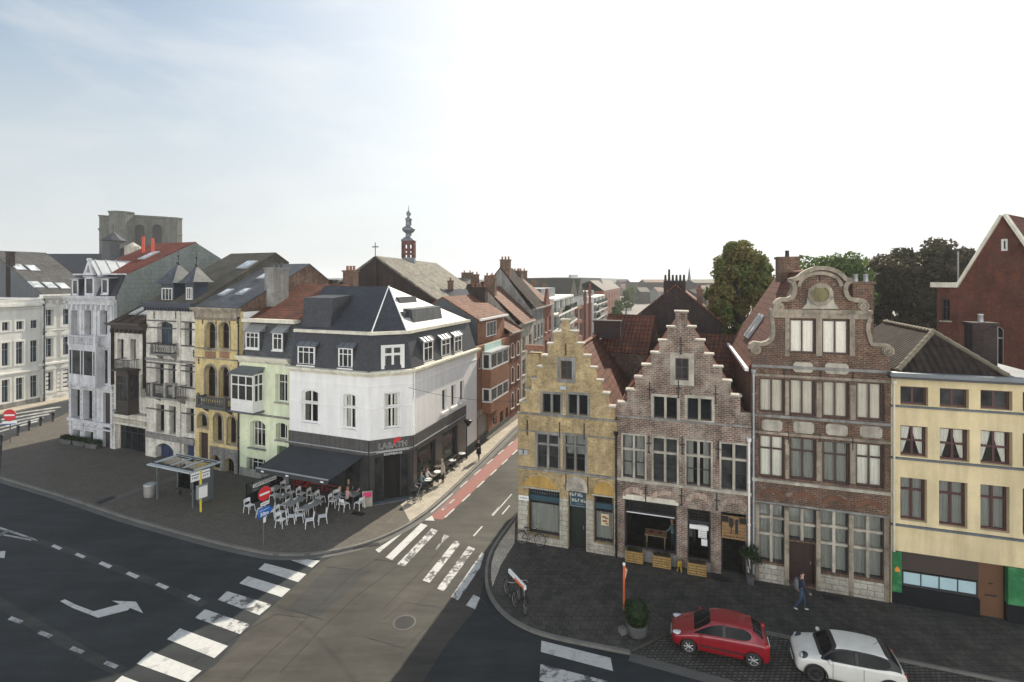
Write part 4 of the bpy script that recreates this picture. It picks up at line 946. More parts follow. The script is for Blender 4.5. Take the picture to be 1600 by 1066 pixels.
gable_roof(C.root,-.15,C.W,xr,zeC,zeC,zrC,.33,dC+.2,MAT['tile_red'],ridge=MAT['clay']);back_gable(C.root,0,C.W,xr,zeC,zrC,dC,MAT['brick_brown'])
q=M();q.box(-.3,-.12,.2,dC+.2,zeC-.15,zeC+.02);q.build('gutter',MAT['painted_white'],C.root)
drain(C,.08,.2,zeC-.2,MAT['zinc'],y=-.06)
nl=Vector((-(zrC-zeC),0,xr+.15)).normalized();dv=Vector((xr+.15,0,zrC-zeC)).normalized()
for yy in(5.6,6.8):skylight(C.root,Vector((-.15,yy,zeC))+dv*2.0+nl*.02,(0,1,0),dv,nl,.7,1.7)
chimney(C.root,xr-.1,7.5,zrC-.6,zrC+.85,1.2,.9,MAT['brick_brown'],1,MAT['iron'])
chimney(C.root,C.u(1368)+.3,3.2,zeC-.5,C.dz(C.u(1368)+.3,1368,450)[1]+.35 if False else H-.25,.95,.9,MAT['brick_brown'],2,MAT['zinc'])
D=House('yellow_rendered_house','plain pale yellow rendered house above a brown shuttered shop with green panels','house',FR,1392,1668)
zeD=D.z(1394,590)
kD=dict(fm=MAT['red_frame'],rec=.24,fw=.09,bw=.09)
for i,(a,b,yt,yb)in enumerate(((1406.8,1450.4,604.4,633.5),(1468.5,1514,607.7,637.5),(1532,1582,610.5,640.5))):D.win(a,b,yt,yb,cols=2,pane=MAT['glass_soft'],**kD)
for a,b,yt,yb in((1406.8,1449.6,666,714),(1468.5,1515,670,721),(1532,1582,674,727)):D.win(a,b,yt,yb,cols=2,rows=(.5,),pane=MAT['glass_clear'],curtain=(cw,'tied'),**kD)
for i,(a,b,yt,yb)in enumerate(((1406.8,1448.4,747.6,815),(1467.3,1511.7,753,824),(1531.8,1577.4,759,831))):D.win(a,b,yt,yb,cols=2,rows=(.7,),pane=MAT['glass_clear'],curtain=(cg,'full'),**kD)
for a,b,yt,yb in((1598,1652,614,645),(1598,1652,679,733),(1598,1652,766,840)):D.win(a,b,yt,yb,cols=2,pane=MAT['glass_soft'],**kD)
shT=D.z(1400,860);shT=(D.z(1397,860)+D.z(1590,887))/2
D.holes.append([(.12,.02),(D.W-.3,.02),(D.W-.3,shT),(.12,shT)])
D.wall([(0,0),(D.W,0),(D.W,zeD),(0,zeD)],MAT['render_yellow'])
D.body(8.5,zeD-.05,MAT['brick_brown'])
for a,b,c,d_ in((1396,633.5,1600,647),(1396,713,1600,735),(1396,816,1600,847)):band2(D,a,b,c,d_,.09,.12,MAT['bluestone'],name='sill')
q=M();q.box(-.15,D.W,-.42,-.02,zeD+.12,zeD+.3);q.build('gutter',MAT['lead'],D.root);q=M();q.box(-.1,D.W,-.34,.3,zeD+.0,zeD+.118);q.build('eave',MAT['dark_frame'],D.root)
drain(D,.1,2.6,zeD-.3,MAT['cream_trim'])
P('shutter_brown',(.045,.03,.024),.6);P('door_wood',(.12,.055,.025),.5);P('frost',(.42,.58,.62),.3,0,.1);surf('green_panel',(.03,.19,.07),.35,.35,.1,.1,.1,stain=(.1,.32,.14),stain_amt=.8);P('black_tile',(.015,.017,.02),.15)
U=lambda px:D.u(px);z1s=shT
gx=U(1393.5),U(1409);bx=U(1409),U(1531);dx=U(1531),U(1573);g2=U(1573),D.W-.3
zg=D.z(1400,924);zf0=D.z(1470,921);zf1=D.z(1470,905-.5)
q=M();q.box(bx[0],bx[1],.12,.3,D.z(1470,901),z1s);q.build('shutter',MAT['shutter_brown'],D.root)
zA0,zA1=D.z(1470,923),D.z(1470,903)
q=M();q.slab([(bx[0],zA0-.12),(bx[1],zA0-.12),(bx[1],zA1),(bx[0],zA1)],[[(bx[0]+.1+k*(bx[1]-bx[0]-.15)/4+.02,zA0),(bx[0]+.1+(k+1)*(bx[1]-bx[0]-.15)/4-.02,zA0),(bx[0]+.1+(k+1)*(bx[1]-bx[0]-.15)/4-.02,zA1-.04),(bx[0]+.1+k*(bx[1]-bx[0]-.15)/4+.02,zA1-.04)]for k in range(4)],.14,.2)
wo=q.build('shop_window',MAT['dark_frame'],D.root);M().box(bx[0],bx[1],.16,.17,zA0-.02,zA1).build('pane',MAT['frost'],wo)
q=M();q.box(gx[0],bx[1],-.02,.3,0,zA0-.13)
for i in range(3):q.box(gx[0]-.01,bx[1]+.01,-.035,-.021,.2+i*.28,.22+i*.28)
q.build('tile_base',MAT['black_tile'],D.root)
q=M();q.box(gx[0],gx[1]-.02,-.06,.2,zg,z1s-.02);gp_=q.build('green_panel',MAT['green_panel'],D.root)
q=M();a_=(gx[0]+gx[1])/2;z=D.z(1401,889);q.slab([(a_-.1,z-.1),(a_+.1,z-.1),(a_+.1,z+.03),(a_,z+.17),(a_-.1,z+.03)],[],-.075,-.061);P('sign_orange',(.7,.25,.04),.5);q.build('badge',MAT['sign_orange'],gp_)
q=M();q.box(dx[0]+.02,dx[1]-.02,.2,.27,.05,2.55);do=q.build('door',MAT['door_wood'],D.root)
q=M();xm=(dx[0]+dx[1])/2;q.box(xm-.22,xm+.22,.185,.198,1.05,1.12);q.box(xm-.07,xm+.07,.18,.198,1.6,1.66);q.build('letter_slot',MAT['iron'],do)
M().box(dx[0]+.02,dx[1]-.02,.18,.3,2.56,z1s).build('transom_panel',MAT['shutter_brown'],D.root)
zz=D.z(1590,955);q=M();q.box(g2[0]+.02,g2[1],-.08,.2,.95,z1s-.02);q.build('green_panel',MAT['green_panel'],D.root);q=M();q.box(g2[0]+.02,g2[1],-.02,.25,0,.94);q.build('tile_base',MAT['black_tile'],D.root)
ap=1458;uH=(U(1417)+U(1577))/2;kH,zH=D.dz(uH,1458,519);
uL,uR=U(1400),U(1577)
uA=uH;kA_,zA_=D.dz(uA,1458,519)
q=M();e0=(uL-.6,0.05,zeD+.28);
sheet(q,[(uL+.1,.1,zeD+.3),(uR,.1,zeD+.3),(uA,kA_,zA_)],.1);q2=M();sheet(q2,[(uL+.1,.1,zeD+.3),(uA,kA_,zA_),(uA,9,zA_),(uL+.1,9,zeD+.3)],.1);sheet(q2,[(uR,.1,zeD+.3),(uR,9,zeD+.3),(uA,9,zA_),(uA,kA_,zA_)],.1)
q.add(q2 .v,q2 .f);q.m=[0]*len(q.f);q.sm=[False]*len(q.f)
ro=q.build('roof',MAT['tile_dark'],D.root)
def hip(a,b,mat,parent):
 a,b=Vector(a),Vector(b);n=int((b-a).length/.38);q=M()
 for i in range(n):q.tube([a.lerp(b,i/n),a.lerp(b,(i+1.1)/n)],.13,8,r2=.1)
 q.build('ridge_tiles',mat,parent)
surf('ridge_moss',(.2,.17,.12),.9,.3,0,.2,.3,stain=(.1,.1,.06))
hip((uL+.1,.1,zeD+.33),(uA,kA_,zA_+.03),MAT['ridge_moss'],ro);hip((uA,kA_,zA_+.03),(uA,8.8,zA_+.03),MAT['ridge_moss'],ro);hip((uR,.1,zeD+.33),(uA,kA_,zA_+.03),MAT['ridge_moss'],ro)
q=M();q.box(uR,D.W,.1,8,zeD+.02,zeD+.2);q.build('flat_roof',MAT['lead'],D.root)
chimney(D.root,D.u(1532,-3.0),3.0,zeD,H-73*(22+3)/800,1.0,.8,MAT['brick_dark'],1,MAT['zinc'])
def rmat(loc,rz):return Matrix.Translation(Vector(loc))@Matrix.Rotation(rz,4,'Z')
def absorb(main,temp):
 mm=rmat(main.location,main.rotation_euler[2]).inverted()@rmat(temp.location,temp.rotation_euler[2])
 for ch in list(temp.children):
  loc=ch.matrix_basis.copy();ch.parent=main;ch.matrix_parent_inverse=Matrix.Identity(4);ch.matrix_basis=mm@loc
 bpy.data.objects.remove(temp)
def wbuild(m,name,mat,root):
 inv=rmat(root.location,root.rotation_euler[2]).inverted();m.v=[tuple(inv@Vector(p))for p in m.v];return m.build(name,mat,root)
def railing(root,u0,u1,y0,y1,z0,z1,mat,kind='iron',slab=None,posts=None,slab_h=.14,name='balcony',pm=None):
 """balcony standing proud of the wall: front at -y0, floor at z0"""
 q=M();q.box(u0-.06,u1+.06,-y0-.06,.0,z0-slab_h,z0);so=q.build(name,slab or MAT['stone_grey'],root)
 q=M();h_=z1-z0
 if kind=='iron':
  q.box(u0,u1,-y0,-y0+.04,z1-.05,z1);q.box(u0,u1,-y0+.005,-y0+.035,z0+.1,z0+.13)
  for x in(u0,u1-.04):q.box(x,x+.04,-y0+.04,-.01,z1-.05,z1);q.box(x,x+.04,-y0,-y0+.04,z0,z1-.05)
  n=int((u1-u0)/.13)
  for i in range(1,n):x=u0+(u1-u0)*i/n;q.box(x-.012,x+.012,-y0+.01,-y0+.03,z0,z1-.05)
  n2=int(y0/.13)
  for i in range(1,n2):y=-y0+y0*i/n2;q.box(u1-.03,u1-.006,y-.012,y+.012,z0,z1-.05);q.box(u0+.006,u0+.03,y-.012,y+.012,z0,z1-.05)
  for i in range(int((u1-u0)/.5)):x=u0+.25+i*.5;q.torus((x,-y0+.02,(z0+z1)/2),.13,.014,10,4,'y')
  q.build('railing',mat,so)
 else:
  q.box(u0,u1,-y0,-y0+.16,z1-.12,z1);q.box(u0,u1,-y0,-y0+.16,z0+.001,z0+.12)
  for x in(u0,u1-.16):q.box(x+.003,x+.157,-y0+.16,-.01,z1-.12,z1);
  n=max(2,int((u1-u0)/.24))
  for i in range(n):x=u0+.12+(u1-u0-.24)*i/(n-1);q.lathe([(.04,0),(.075,h_*.25),(.04,h_*.5),(.06,h_*.76)],(x,-y0+.08,z0+.12),8)
  q.build('balustrade',mat,so)
  if pm:
   for x in(u0-.04,u1-.2):
    q=M();q.box(x,x+.24,-y0-.03,-y0+.2,z0,z1+.08);q.lathe([(.1,0),(.12,.1),(.05,.2)],(x+.12,-y0+.08,z1+.08),8);q.build('post',pm,so)
 q=M()
 for x in(u0+.2,u1-.35):q.loft([[(x,-.001,z0-slab_h-.5),(x+.15,-.001,z0-slab_h-.5),(x+.15,-.001,z0-slab_h),(x,-.001,z0-slab_h)],[(x,-.12,z0-slab_h-.45),(x+.15,-.12,z0-slab_h-.45),(x+.15,-y0*.8,z0-slab_h),(x,-y0*.8,z0-slab_h)]])
 q.build('bracket',slab or MAT['stone_grey'],so);return so
def dormer(root,u0,u1,z0,z1,y0,fm,cheek,roofm,deep=1.3,cols=2,rows=(.68,),pane=None,rise=.45,fw=.1,hood=.0,standing=False,overhang=.12):
 """roof dormer: window front at local y0, cheeks and lean-to roof running back"""
 q=M();q.box(u0+.0,u0+.06,y0+.06,y0+deep,z0,z1);q.box(u1-.06,u1,y0+.06,y0+deep,z0,z1);q.box(u0+.06,u1-.06,y0+.3,y0+.36,z0,z1,0)
 d=q.build('dormer',cheek,root)
 w_=make_window(d,u0+.02,u1-.02,z0,z1,cols=cols,rows=rows,fm=fm,pane=pane or MAT['glass_soft'],fw=fw,rec=0,y0=y0,bw=.06)
 q=M();q.box(u0-.03,u1+.03,y0-.08,y0+.04,z0-.08,z0-.001);q.build('sill',fm,w_)
 q=M();sheet(q,[(u0-.1,y0-overhang,z1+.02),(u1+.1,y0-overhang,z1+.02),(u1+.1,y0+deep,z1+rise),(u0-.1,y0+deep,z1+rise)],.07)
 q.box(u0,u1,y0+.07,y0+deep*.9,z1+.0,z1+.01)
 if standing:
  n=3
  for i in range(n+1):
   x=u0-.08+(u1-u0+.14)*i/n;q.loft([[(x,y0-overhang,z1+.03),(x+.03,y0-overhang,z1+.03),(x+.03,y0-overhang,z1+.1),(x,y0-overhang,z1+.1)],[(x,y0+deep,z1+rise+.0),(x+.03,y0+deep,z1+rise),(x+.03,y0+deep,z1+rise+.07),(x,y0+deep,z1+rise+.07)]])
 q.add([(u0,y0+.06,z1),(u0,y0+deep,z1),(u0,y0+deep,z1+rise-.05)],[(0,1,2)]);q.add([(u1,y0+.06,z1),(u1,y0+deep,z1),(u1,y0+deep,z1+rise-.05)],[(0,2,1)])
 q.build('dormer_roof',roofm,d);return d
LA=Vector((-16.35,37.62));LB=Vector((-9.79,35.1));LC=Vector((-7.05,36.33));side_d=Vector((.322,.9467))
fA=Fac(LA,LB-LA);fB=Fac(LB,LC-LB);fC=Fac(LC,side_d);LD=LC+fC.d*fC.u(745)
K=thing('corner_cafe','white painted corner building with black mansard roof and dark tiled cafe front','building',(LA.x,LA.y,0),fA.rz)
def face(F_,W_):
 h=House('tmp',None,None,F_,800+F*F_.P.x/F_.P.y,800+F*(F_.P.x+F_.d.x*W_)/(F_.P.y+F_.d.y*W_));return h
wAB=(LB-LA).length;wBC=(LC-LB).length;wCD=(LD-LC).length
zE=9.05;pw=MAT['painted_white'];wf=MAT['white_frame']
P('fascia_black',(.045,.043,.042),.45,0,.2);surf('tile_black',(.045,.043,.043),.25,.3,.1,.1,.05)
hA=face(fA,wAB);hB=face(fB,wBC);hC=face(fC,wCD)
zfT=4.45;zfB=3.45
kw=dict(fm=wf,rec=.16,fw=.12,bw=.12,rows=(.62,),cols=2,pane=MAT['glass_clear'],curtain=(MAT['curtain_white'],'sides'),sill=pw,sillp=.14)
hA.win(472,497.6,609,661,rise=.18,sur=pw,surw=.14,surp=.05,**kw);hA.win(537,556.5,615,670.6,rise=.18,sur=pw,surw=.14,surp=.05,**kw)
hB.win(600.6,624.4,613.6,669,sur=pw,surw=.14,surp=.05,**kw)
for a,b,yt,yb in((690.5,698.5,609,642),(705,712.5,601.5,634.5),(719,725.5,595,626.5)):hC.win(a,b,yt,yb,cols=2,fm=wf,rec=.2,fw=.06,sill=pw,sillp=.16,sillh=.2)
def shopg(h,u0,u1,z0,z1,mat='glass_dark',n=1,name='shop_window'):
 h.holes.append([(u0,z0),(u1,z0),(u1,z1),(u0,z1)])
 return make_window(h.root,u0,u1,z0,z1,cols=n,rows=(),fm=MAT['dark_frame'],pane=MAT[mat],fw=.06,rec=.12,name=name)
glassm('glass_shop',(.02,.022,.022),.03,.05)
shopg(hA,.5,wAB-.75,.35,zfB-.25,'glass_shop',4)
shopg(hB,.35,.95,.15,3.25,'glass_shop');shopg(hB,2.15,2.75,.15,3.25,'glass_shop')
hB.holes.append([(.99,.02),(2.11,.02),(2.11,3.25),(.99,3.25)])
q=M();q.box(.99,2.11,.6,.65,.02,3.25);q.box(.99,1.03,.35,.6,.02,3.25);d=q.build('door',MAT['dark_frame'],hB.root);q=M();q.box(1.1,2.0,.585,.595,.2,2.9);q.build('pane',MAT['glass_shop'],d)
uC=lambda px:hC.u(px)
s0,s1,s2,s3,s4=.55,uC(679),uC(691),uC(713),uC(727)
shopg(hC,s0,s1,.85,zfB-.2,'glass_shop');shopg(hC,s2,s3,.85,zfB-.2,'glass_shop')
def wallK(h,W_):
 hi=[o for o in h.holes if max(p[1]for p in o)>zfT];lo_=[o for o in h.holes if max(p[1]for p in o)<=zfT]
 h.holes=lo_;e=s4 if h is hC else W_;h.wall([(0,0),(e,0),(e,zfT-.1),(0,zfT-.1)],MAT['tile_black'],.3,name='shop_wall')
 if h is hC:M().box(e+.002,W_,0,.3,0,zfT-.102).build('wall',pw,h.root)
 h.holes=hi;return h.wall([(0,zfT-.1),(W_,zfT-.1),(W_,zE),(0,zE)],pw,.3)
wallK(hA,wAB);wallK(hB,wBC);wallK(hC,wCD)
brick('panel_black',(.1,.096,.092),(.085,.081,.078),(.02,.02,.02),.42,3.0,.012,.2,.2,None,.5,None,.3,.5)
for h,a,b in((hA,.0,wAB),(hB,.0,wBC),(hC,.0,s4)):
 q=M();q.box(a,b,-.10,-.002,zfB,zfT);q.build('fascia',MAT['panel_black'],h.root)
 q=M();q.box(a,b,-.14,-.101,zfB+.18,zfB+.24);q.build('fascia_trim',MAT['zinc'],h.root)
for h,segs in((hA,((0,.48),(wAB-.73,wAB))),(hB,((0,.33),(2.77,wBC))),(hC,((0,.5),(s1+.03,s2-.03),(s3+.03,s4)))):
 for a,b in segs:M().box(a,b,-.06,-.003,0,zfB-.003).build('pier',MAT['tile_black'],h.root)
for h,segs in((hA,((.48,wAB-.73),)),(hC,((.5,s1+.03),(s2-.03,s3+.03)))):
 for a,b in segs:M().box(a,b,-.05,-.004,0,.33 if h is hA else.82).build('plinth',MAT['tile_black'],h.root);
 for a,b in segs:M().box(a,b,-.09,.1,zfB-.2,zfB-.003).build('shop_lintel',MAT['fascia_black'],h.root)
M().box(s4+.02,wCD,-.03,-.002,0,.7).build('plinth',MAT['stone_dark'],hC.root)
M().box(.5,s3,-.3,-.055,.45,.52).build('bench',MAT['wood_dark'],hC.root)
q=M();q.box(.0,wBC,-.45,-.001,.0,.2);q.build('step',MAT['bluestone'],hB.root)
P('sign_white',(.8,.8,.78),.5);P('sign_red',(.65,.02,.03),.5)
zn=zfB+.5;xm=wBC/2+.1
ln=text('lettering','LABATH',.52,MAT['sign_white'],hB.root,(xm,-.118,zn+.02),depth=.012,sx=1.0,bold=.014)
text('lettering','LABATH',.52,MAT['tile_black'],ln,(0,0,.014),rot=(0,0,0),depth=.01)
M().box(xm-1.15,xm+1.15,-.145,-.13,zn-.38,zn-.35).build('sign_line',MAT['sign_white'],hB.root)
text('lettering','KOFFIEHUIS',.2,MAT['sign_white'],hB.root,(xm,-.13,zn-.56),depth=.015,sx=1.15)
q=M();bc=[(xm+.02,zn+.3),(xm+.12,zn+.55),(xm+.25,zn+.42),(xm+.38,zn+.62),(xm+.42,zn+.45),(xm+.6,zn+.48),(xm+.45,zn+.3),(xm+.3,zn+.22),(xm+.2,zn+.3),(xm+.05,zn+.02),(xm+.0,zn+.12)]
q.slab(bc,[],-.16,-.13);q.build('emblem',MAT['sign_red'],hB.root)
for h,W_ in((hA,wAB),(hB,wBC),(hC,wCD)):
 h.cornice(zE-.25,((.12,.1),(.1,.2),(.16,.38)),MAT['cream_trim'],0,W_,ends=.4)
 h.band(zE-.95,.06,.04,pw,x1=W_)
hA.band(6.55,.09,.05,pw,x1=wAB);hB.band(6.55,.09,.05,pw,x1=wBC)
drain(hC,.12,4.5,zE-.3,pw);
def inset_ring(d):
 n1,n2,n3=-fA.n,-fB.n,-fC.n
 def cross_(p,v,q_,w__):
  den=v.x*w__.y-v.y*w__.x;t=((q_.x-p.x)*w__.y-(q_.y-p.y)*w__.x)/den;return p+v*t
 a1=LA+n1*d;b1=LB+n2*d;c1_=LC+n3*d
 Bp=cross_(a1,fA.d,b1,fB.d);Cp=cross_(b1,fB.d,c1_,fC.d);Dp=LD+n3*d-fC.d*0.0;Ap=LA+n1*d
 return Ap,Bp,Cp,Dp
R0=inset_ring(.08);R1=inset_ring(.62);zM0,zM1=zE+.13,11.62
D3=-fC.d*.6
R1=(R1[0],R1[1],R1[2],R1[3]+D3)
q=M()
for i in range(3):sheet(q,[(*R0[i],zM0),(*R0[i+1],zM0),(*R1[i+1],zM1),(*R1[i],zM1)],.08)
Db0=R0[3]+(-fC.n)*7;Db1=R1[3]+(-fC.n)*7
sheet(q,[(*R0[3],zM0),(*Db0,zM0),(*Db1,zM1),(*R1[3],zM1)],.08)
wbuild(q,'mansard',MAT['slate_dark'],K)
RO=inset_ring(.38);RI=inset_ring(.7);ROD=RO[3]+D3
q=M();outr=[RO[0],RO[1],RO[2],ROD];inr=[RI[0],RI[1],RI[2],RI[3]+D3]
for i in range(3):
 q.add([(*outr[i],zM1),(*outr[i+1],zM1),(*inr[i+1],zM1),(*inr[i],zM1),(*outr[i],zM1+.22),(*outr[i+1],zM1+.22),(*inr[i+1],zM1+.22),(*inr[i],zM1+.22)],[(0,3,2,1),(4,5,6,7),(0,1,5,4),(2,3,7,6)])
wbuild(q,'cornice',MAT['cream_trim'],K)
zR=zM1+.2
Qa=Vector((-9.5,39.5));zQ=14.98;Ql=Qa+Vector((-fA.d.x,-fA.d.y))*6.2
R2=inset_ring(.66)
q=M();sheet(q,[(*R2[0],zR),(*R2[1],zR),(*Qa,zQ),(*Ql,zQ)],.08);sheet(q,[(*R2[1],zR),(*R2[2],zR),(*Qa,zQ)],.08);wbuild(q,'roof',MAT['slate_dark'],K)
q=M();Dr=R2[3]+D3;sheet(q,[(*R2[2],zR),(*Dr,zR),(*Qa,zQ)],.08);bk=Dr+(-fC.n)*7;sheet(q,[(*Dr,zR),(*bk,zR),(*Ql,zQ),(*Qa,zQ)],.08)
surf('zinc_and_glare',(.4,.41,.42),.6,.15,.1,.05,.05);wbuild(q,'roof_sunlit',MAT['zinc_and_glare'],K)  # slate slope; its sun glare is put in as a pale colour
q=M()
for a,b in(((*Qa,zQ+.03),(*R2[1],zR+.03)),((*Qa,zQ+.03),(*R2[2],zR+.03))):q.tube([a,b],.05,6)
wbuild(q,'hip_flashing',MAT['painted_white'],K)
def local(F_):return lambda u,y,z:(F_.P.x+F_.d.x*u-F_.n.x*y,F_.P.y+F_.d.y*u-F_.n.y*y,z)
def wbox(F_,x0,x1,y0,y1,z0,z1,z1b=None):
 l_=local(F_);z1b=z1 if z1b is None else z1b
 q=M();q.loft([[l_(x0,y0,z0),l_(x1,y0,z0),l_(x1,y1,z0),l_(x0,y1,z0)],[l_(x0,y0+.25,z1),l_(x1,y0+.25,z1),l_(x1,y1,z1b),l_(x0,y1,z1b)]]);return q
wbuild(wbox(fA,.35,3.0,.85,4.6,zR,14.15,14.4),'roof_box',MAT['slate_dark'],K)
wbuild(wbox(fC,1.9,6.7,.95,3.0,zR,13.25,13.4),'roof_box',MAT['slate'],K)
q=wbox(fC,1.2,1.88,1.2,3.0,zR,13.1);wbuild(q,'terrace_wall',MAT['slate_dark'],K)
q=wbox(fC,2.0,4.6,2.1,4.0,13.1,14.15);t_=wbuild(q,'roof_terrace',MAT['slate_dark'],K)
l_=local(fC);q=M();q.add([l_(2.2,2.2,13.3),l_(4.4,2.2,13.3),l_(4.4,2.33,14.05),l_(2.2,2.33,14.05)],[(0,1,2,3)]);wbuild(q,'terrace_window',MAT['glass_sky'],K)
for h,lst in((hA,((464.5,492,541,573.5),(528,551,543.5,578.5))),(hC,((662,677,533,570),(690,704,529,560.6),(710,722,524.5,554.4)))):
 for a,b,yt,yb in lst:
  u0,u1,z0,z1=h.F.rect(a,b,yt,yb,-.12)
  dormer(h.root,u0,u1,max(z0,zM0+.1),z1,.12,wf,MAT['slate_dark'],MAT['lead'],.7,cols=2 if h is hC else 3,standing=True,rise=.55,fw=.11,overhang=.05)
u0,u1,z0,z1=hB.F.rect(595.5,632,539,579,-.12)
q=M();q.slab([(u0,z0),(u1,z0),(u1,z1),(u0,z1)],[[(u0+.22,z0+.12),(u1-.22,z0+.12),(u1-.22,z1-.14),(u0+.22,z1-.14)]],.1,.25);dd=q.build('dormer',wf,hB.root);make_window(dd,u0+.22,u1-.22,z0+.12,z1-.14,cols=2,rows=(.66,),fm=wf,pane=MAT['glass_clear'],curtain=(MAT['curtain_cream'],'sides'),rec=.05,y0=.1,bw=.16)
q=M();q.box(u0,u1,.25,.7,z0,z1);q.build('cheeks',MAT['slate_dark'],hB.root)
q=M();q.prism([tuple(LA+Vector(-fA.n)*.31),tuple(LA+Vector(-fA.n)*.9),tuple(LA+Vector(-fA.n)*.9-fA.d*.7),tuple(LA+Vector(-fA.n)*8-fA.d*.7),tuple(LD+Vector(-fC.n)*7.5),tuple(LD+Vector(-fC.n)*.31),tuple(LC+Vector(-fC.n)*.6),tuple(LB+Vector(-fB.n)*.6)],0,zE-.01);wbuild(q,'core_block',MAT['interior_dark'],K)  # solid core; unseen left jog added to stop sun leaking between houses
q=M();q.prism([tuple(LD+fC.d*.0),tuple(LD+Vector(-fC.n)*7.5),tuple(LD+Vector(-fC.n)*7.5-fC.d*.3),tuple(LD-fC.d*.3+Vector(-fC.n)*.31),tuple(LD+Vector(-fC.n)*.31)],0,zE-.005);wbuild(q,'side_wall',pw,K)
for h in(hA,hB,hC):absorb(K,h.root)
P('awning_cloth',(.035,.04,.045),.85,0,.25);P('awning_frame',(.3,.31,.32),.4,.5)
aw0=(fA.u(455),zfB-.06);aw1=(wAB+.25,zfB+.12)
fx0,fx1=fA.u(400,3.0),fA.u(513,3.0);zf_=fA.z(397,729,3.0)*.5+fA.z(514,753,3.0)*.5
q=M();n=14;rows_=6;vs_=[];fs=[]
for j in range(rows_+1):
 for i in range(n+1):
  t=i/n;s__=j/rows_;x=(aw0[0]+.05)*(1-t)+(wAB-.35)*t;x2=fx0*(1-t)+fx1*t;sag=.05*math.sin(math.pi*s__)+.012*math.sin(i*1.7)
  vs_.append((x+(x2-x)*s__,-.12-2.88*s__,aw0[1]+(zf_-aw0[1])*s__-sag))
for j in range(rows_):
 for i in range(n):a=j*(n+1)+i;fs.append((a+n+1,a+n+2,a+1,a))
q.add(vs_,fs,0,True);q.add([(x,y,z-.02)for x,y,z in vs_],[f[::-1]for f in fs],0,True)
lo=[vs_[rows_*(n+1)+i]for i in range(n+1)];q.add([(x,y-.02,z)for x,y,z in lo]+[(x,y-.025,z-.28-.02*(i%2))for i,(x,y,z)in enumerate(lo)],[(i,i+n+1,i+n+2,i+1)for i in range(n)])
aw=q.build('awning',MAT['awning_cloth'],K)
q=M();q.tube([(fx0,-3.0,zf_+.02),(fx1,-3.0,zf_+.02)],.06,8)
for x0_,x1_ in((.8,fx0+.6),(wAB-1.2,fx1-.8)):q.tube([(x0_,-.15,aw0[1]-.35),((x0_+x1_)/2-.6,-1.5,(aw0[1]+zf_)/2-.3),(x1_,-2.95,zf_-.05)],.03,6)
q.build('awning_arms',MAT['awning_frame'],aw)
q=M()
for t in(.1,.45,.92):x=fx0+(fx1-fx0)*t;q.box(x-.12,x+.12,-3.05,-3.035,zf_-.2,zf_-.1)
q.build('awning_label',MAT['sign_white'],aw)
FL=Fac((-21.46,40.4),(1,-.413))
E=House('green_house','pale green narrow house with a white closed bay and two mansard dormers','house',FL,374.5,453.2)
rg=MAT['render_green'];ct=MAT['cream_trim'];zEe=(E.z(375,560)+E.z(450,565))/2
E.win(430.5,449.5,585,629,cols=2,rows=(.7,),fm=wf,rec=.3,sill=MAT['stone_light'],curtain=(cg,'sides'),pane=MAT['glass_clear'],sur=rg,surw=.12)
E.win(391,415,657,700,cols=4,rows=(.64,),rise=.3,fm=wf,rec=.35,sill=MAT['stone_grey'],sillp=.2,curtain=(cw,'top'),pane=MAT['glass_clear'],sur=rg,surw=.12)
E.win(431.5,449,661,688,cols=2,rise=.15,fm=wf,rec=.35,sill=MAT['stone_grey'],sur=rg,surw=.12)
u0,u1,z0,z1=E.hole(385,414,716.5,748);z0=.1;E.holes[-1]=arch_pts(u0,u1,z0,z1);make_window(E.root,u0+.25,u1,z0,z1,cols=3,rows=(.25,.72),fm=wf,rec=.35,name='garage_door');M().box(u0,u0+.25,.3,.4,z0,z1).build('door_jamb',MAT['stone_grey'],E.root)
P('door_greenish',(.06,.12,.07),.5);E.door(433,448,697,757,MAT['door_greenish'])
E.wall([(0,0),(E.W,0),(E.W,zEe),(0,zEe)],rg);E.body(9,zEe-.05,rg)
E.cornice(zEe-.12,((.14,.2),(.12,.34),(.1,.42)),ct,ends=.2,dent=(.1,.14,.14,.2));E.band(E.z(375,645),.14,.1,MAT['stone_grey']);M().box(0,E.W,-.05,-.003,0,.75).build('plinth',MAT['stone_grey'],E.root)
E.band(E.z(375,570),.07,.05,rg)
bo=.95;b0,b1=E.u(360.5,bo),E.u(395.5,bo);bz1=E.z(378,584,bo);bz0=E.z(378,645,bo)
b0=max(b0,.05);hgt=bz1-bz0;q=M();q.box(b0,b1,-bo,0,bz0,bz0+hgt*.3);q.box(b0,b1,-bo,0,bz1-.12,bz1)
for i in range(4):x=b0+(b1-b0)*i/4+.08;q.box(x,x+(b1-b0)/4-.16,-bo-.03,-bo-.001,bz0+.15,bz0+hgt*.24)
bay=q.build('bay_window',wf,E.root)
make_window(bay,b0,b1,bz0+hgt*.3+.002,bz1-.122,cols=3,rows=(.62,),fm=wf,rec=0,y0=-bo,fw=.1,bw=.09,pane=MAT['glass_clear'],curtain=(cg,'full'),backing=False)
q=M();zz0,zz1=bz0+hgt*.3+.002,bz1-.122
for x in(b0+.0,b1-.1):
 for y in(-bo+.075,-.5,-.1):q.box(x,x+.1,y,y+.09,zz0,zz1)
 q.box(x+.02,x+.08,-bo+.08,0,zz0+(zz1-zz0)*.6,zz0+(zz1-zz0)*.66)
q.build('bay_side_frame',wf,bay);q=M();q.box(b1-.05,b1-.044,-bo+.1,-.02,zz0,zz1);q.box(b0+.044,b0+.05,-bo+.1,-.02,zz0,zz1);q.build('pane',MAT['glass_soft'],bay)
q=M();q.box(b0+.2,b1-.2,-.3,-.28,zz0,zz1);q.build('dark_backing',MAT['interior_dark'],bay)
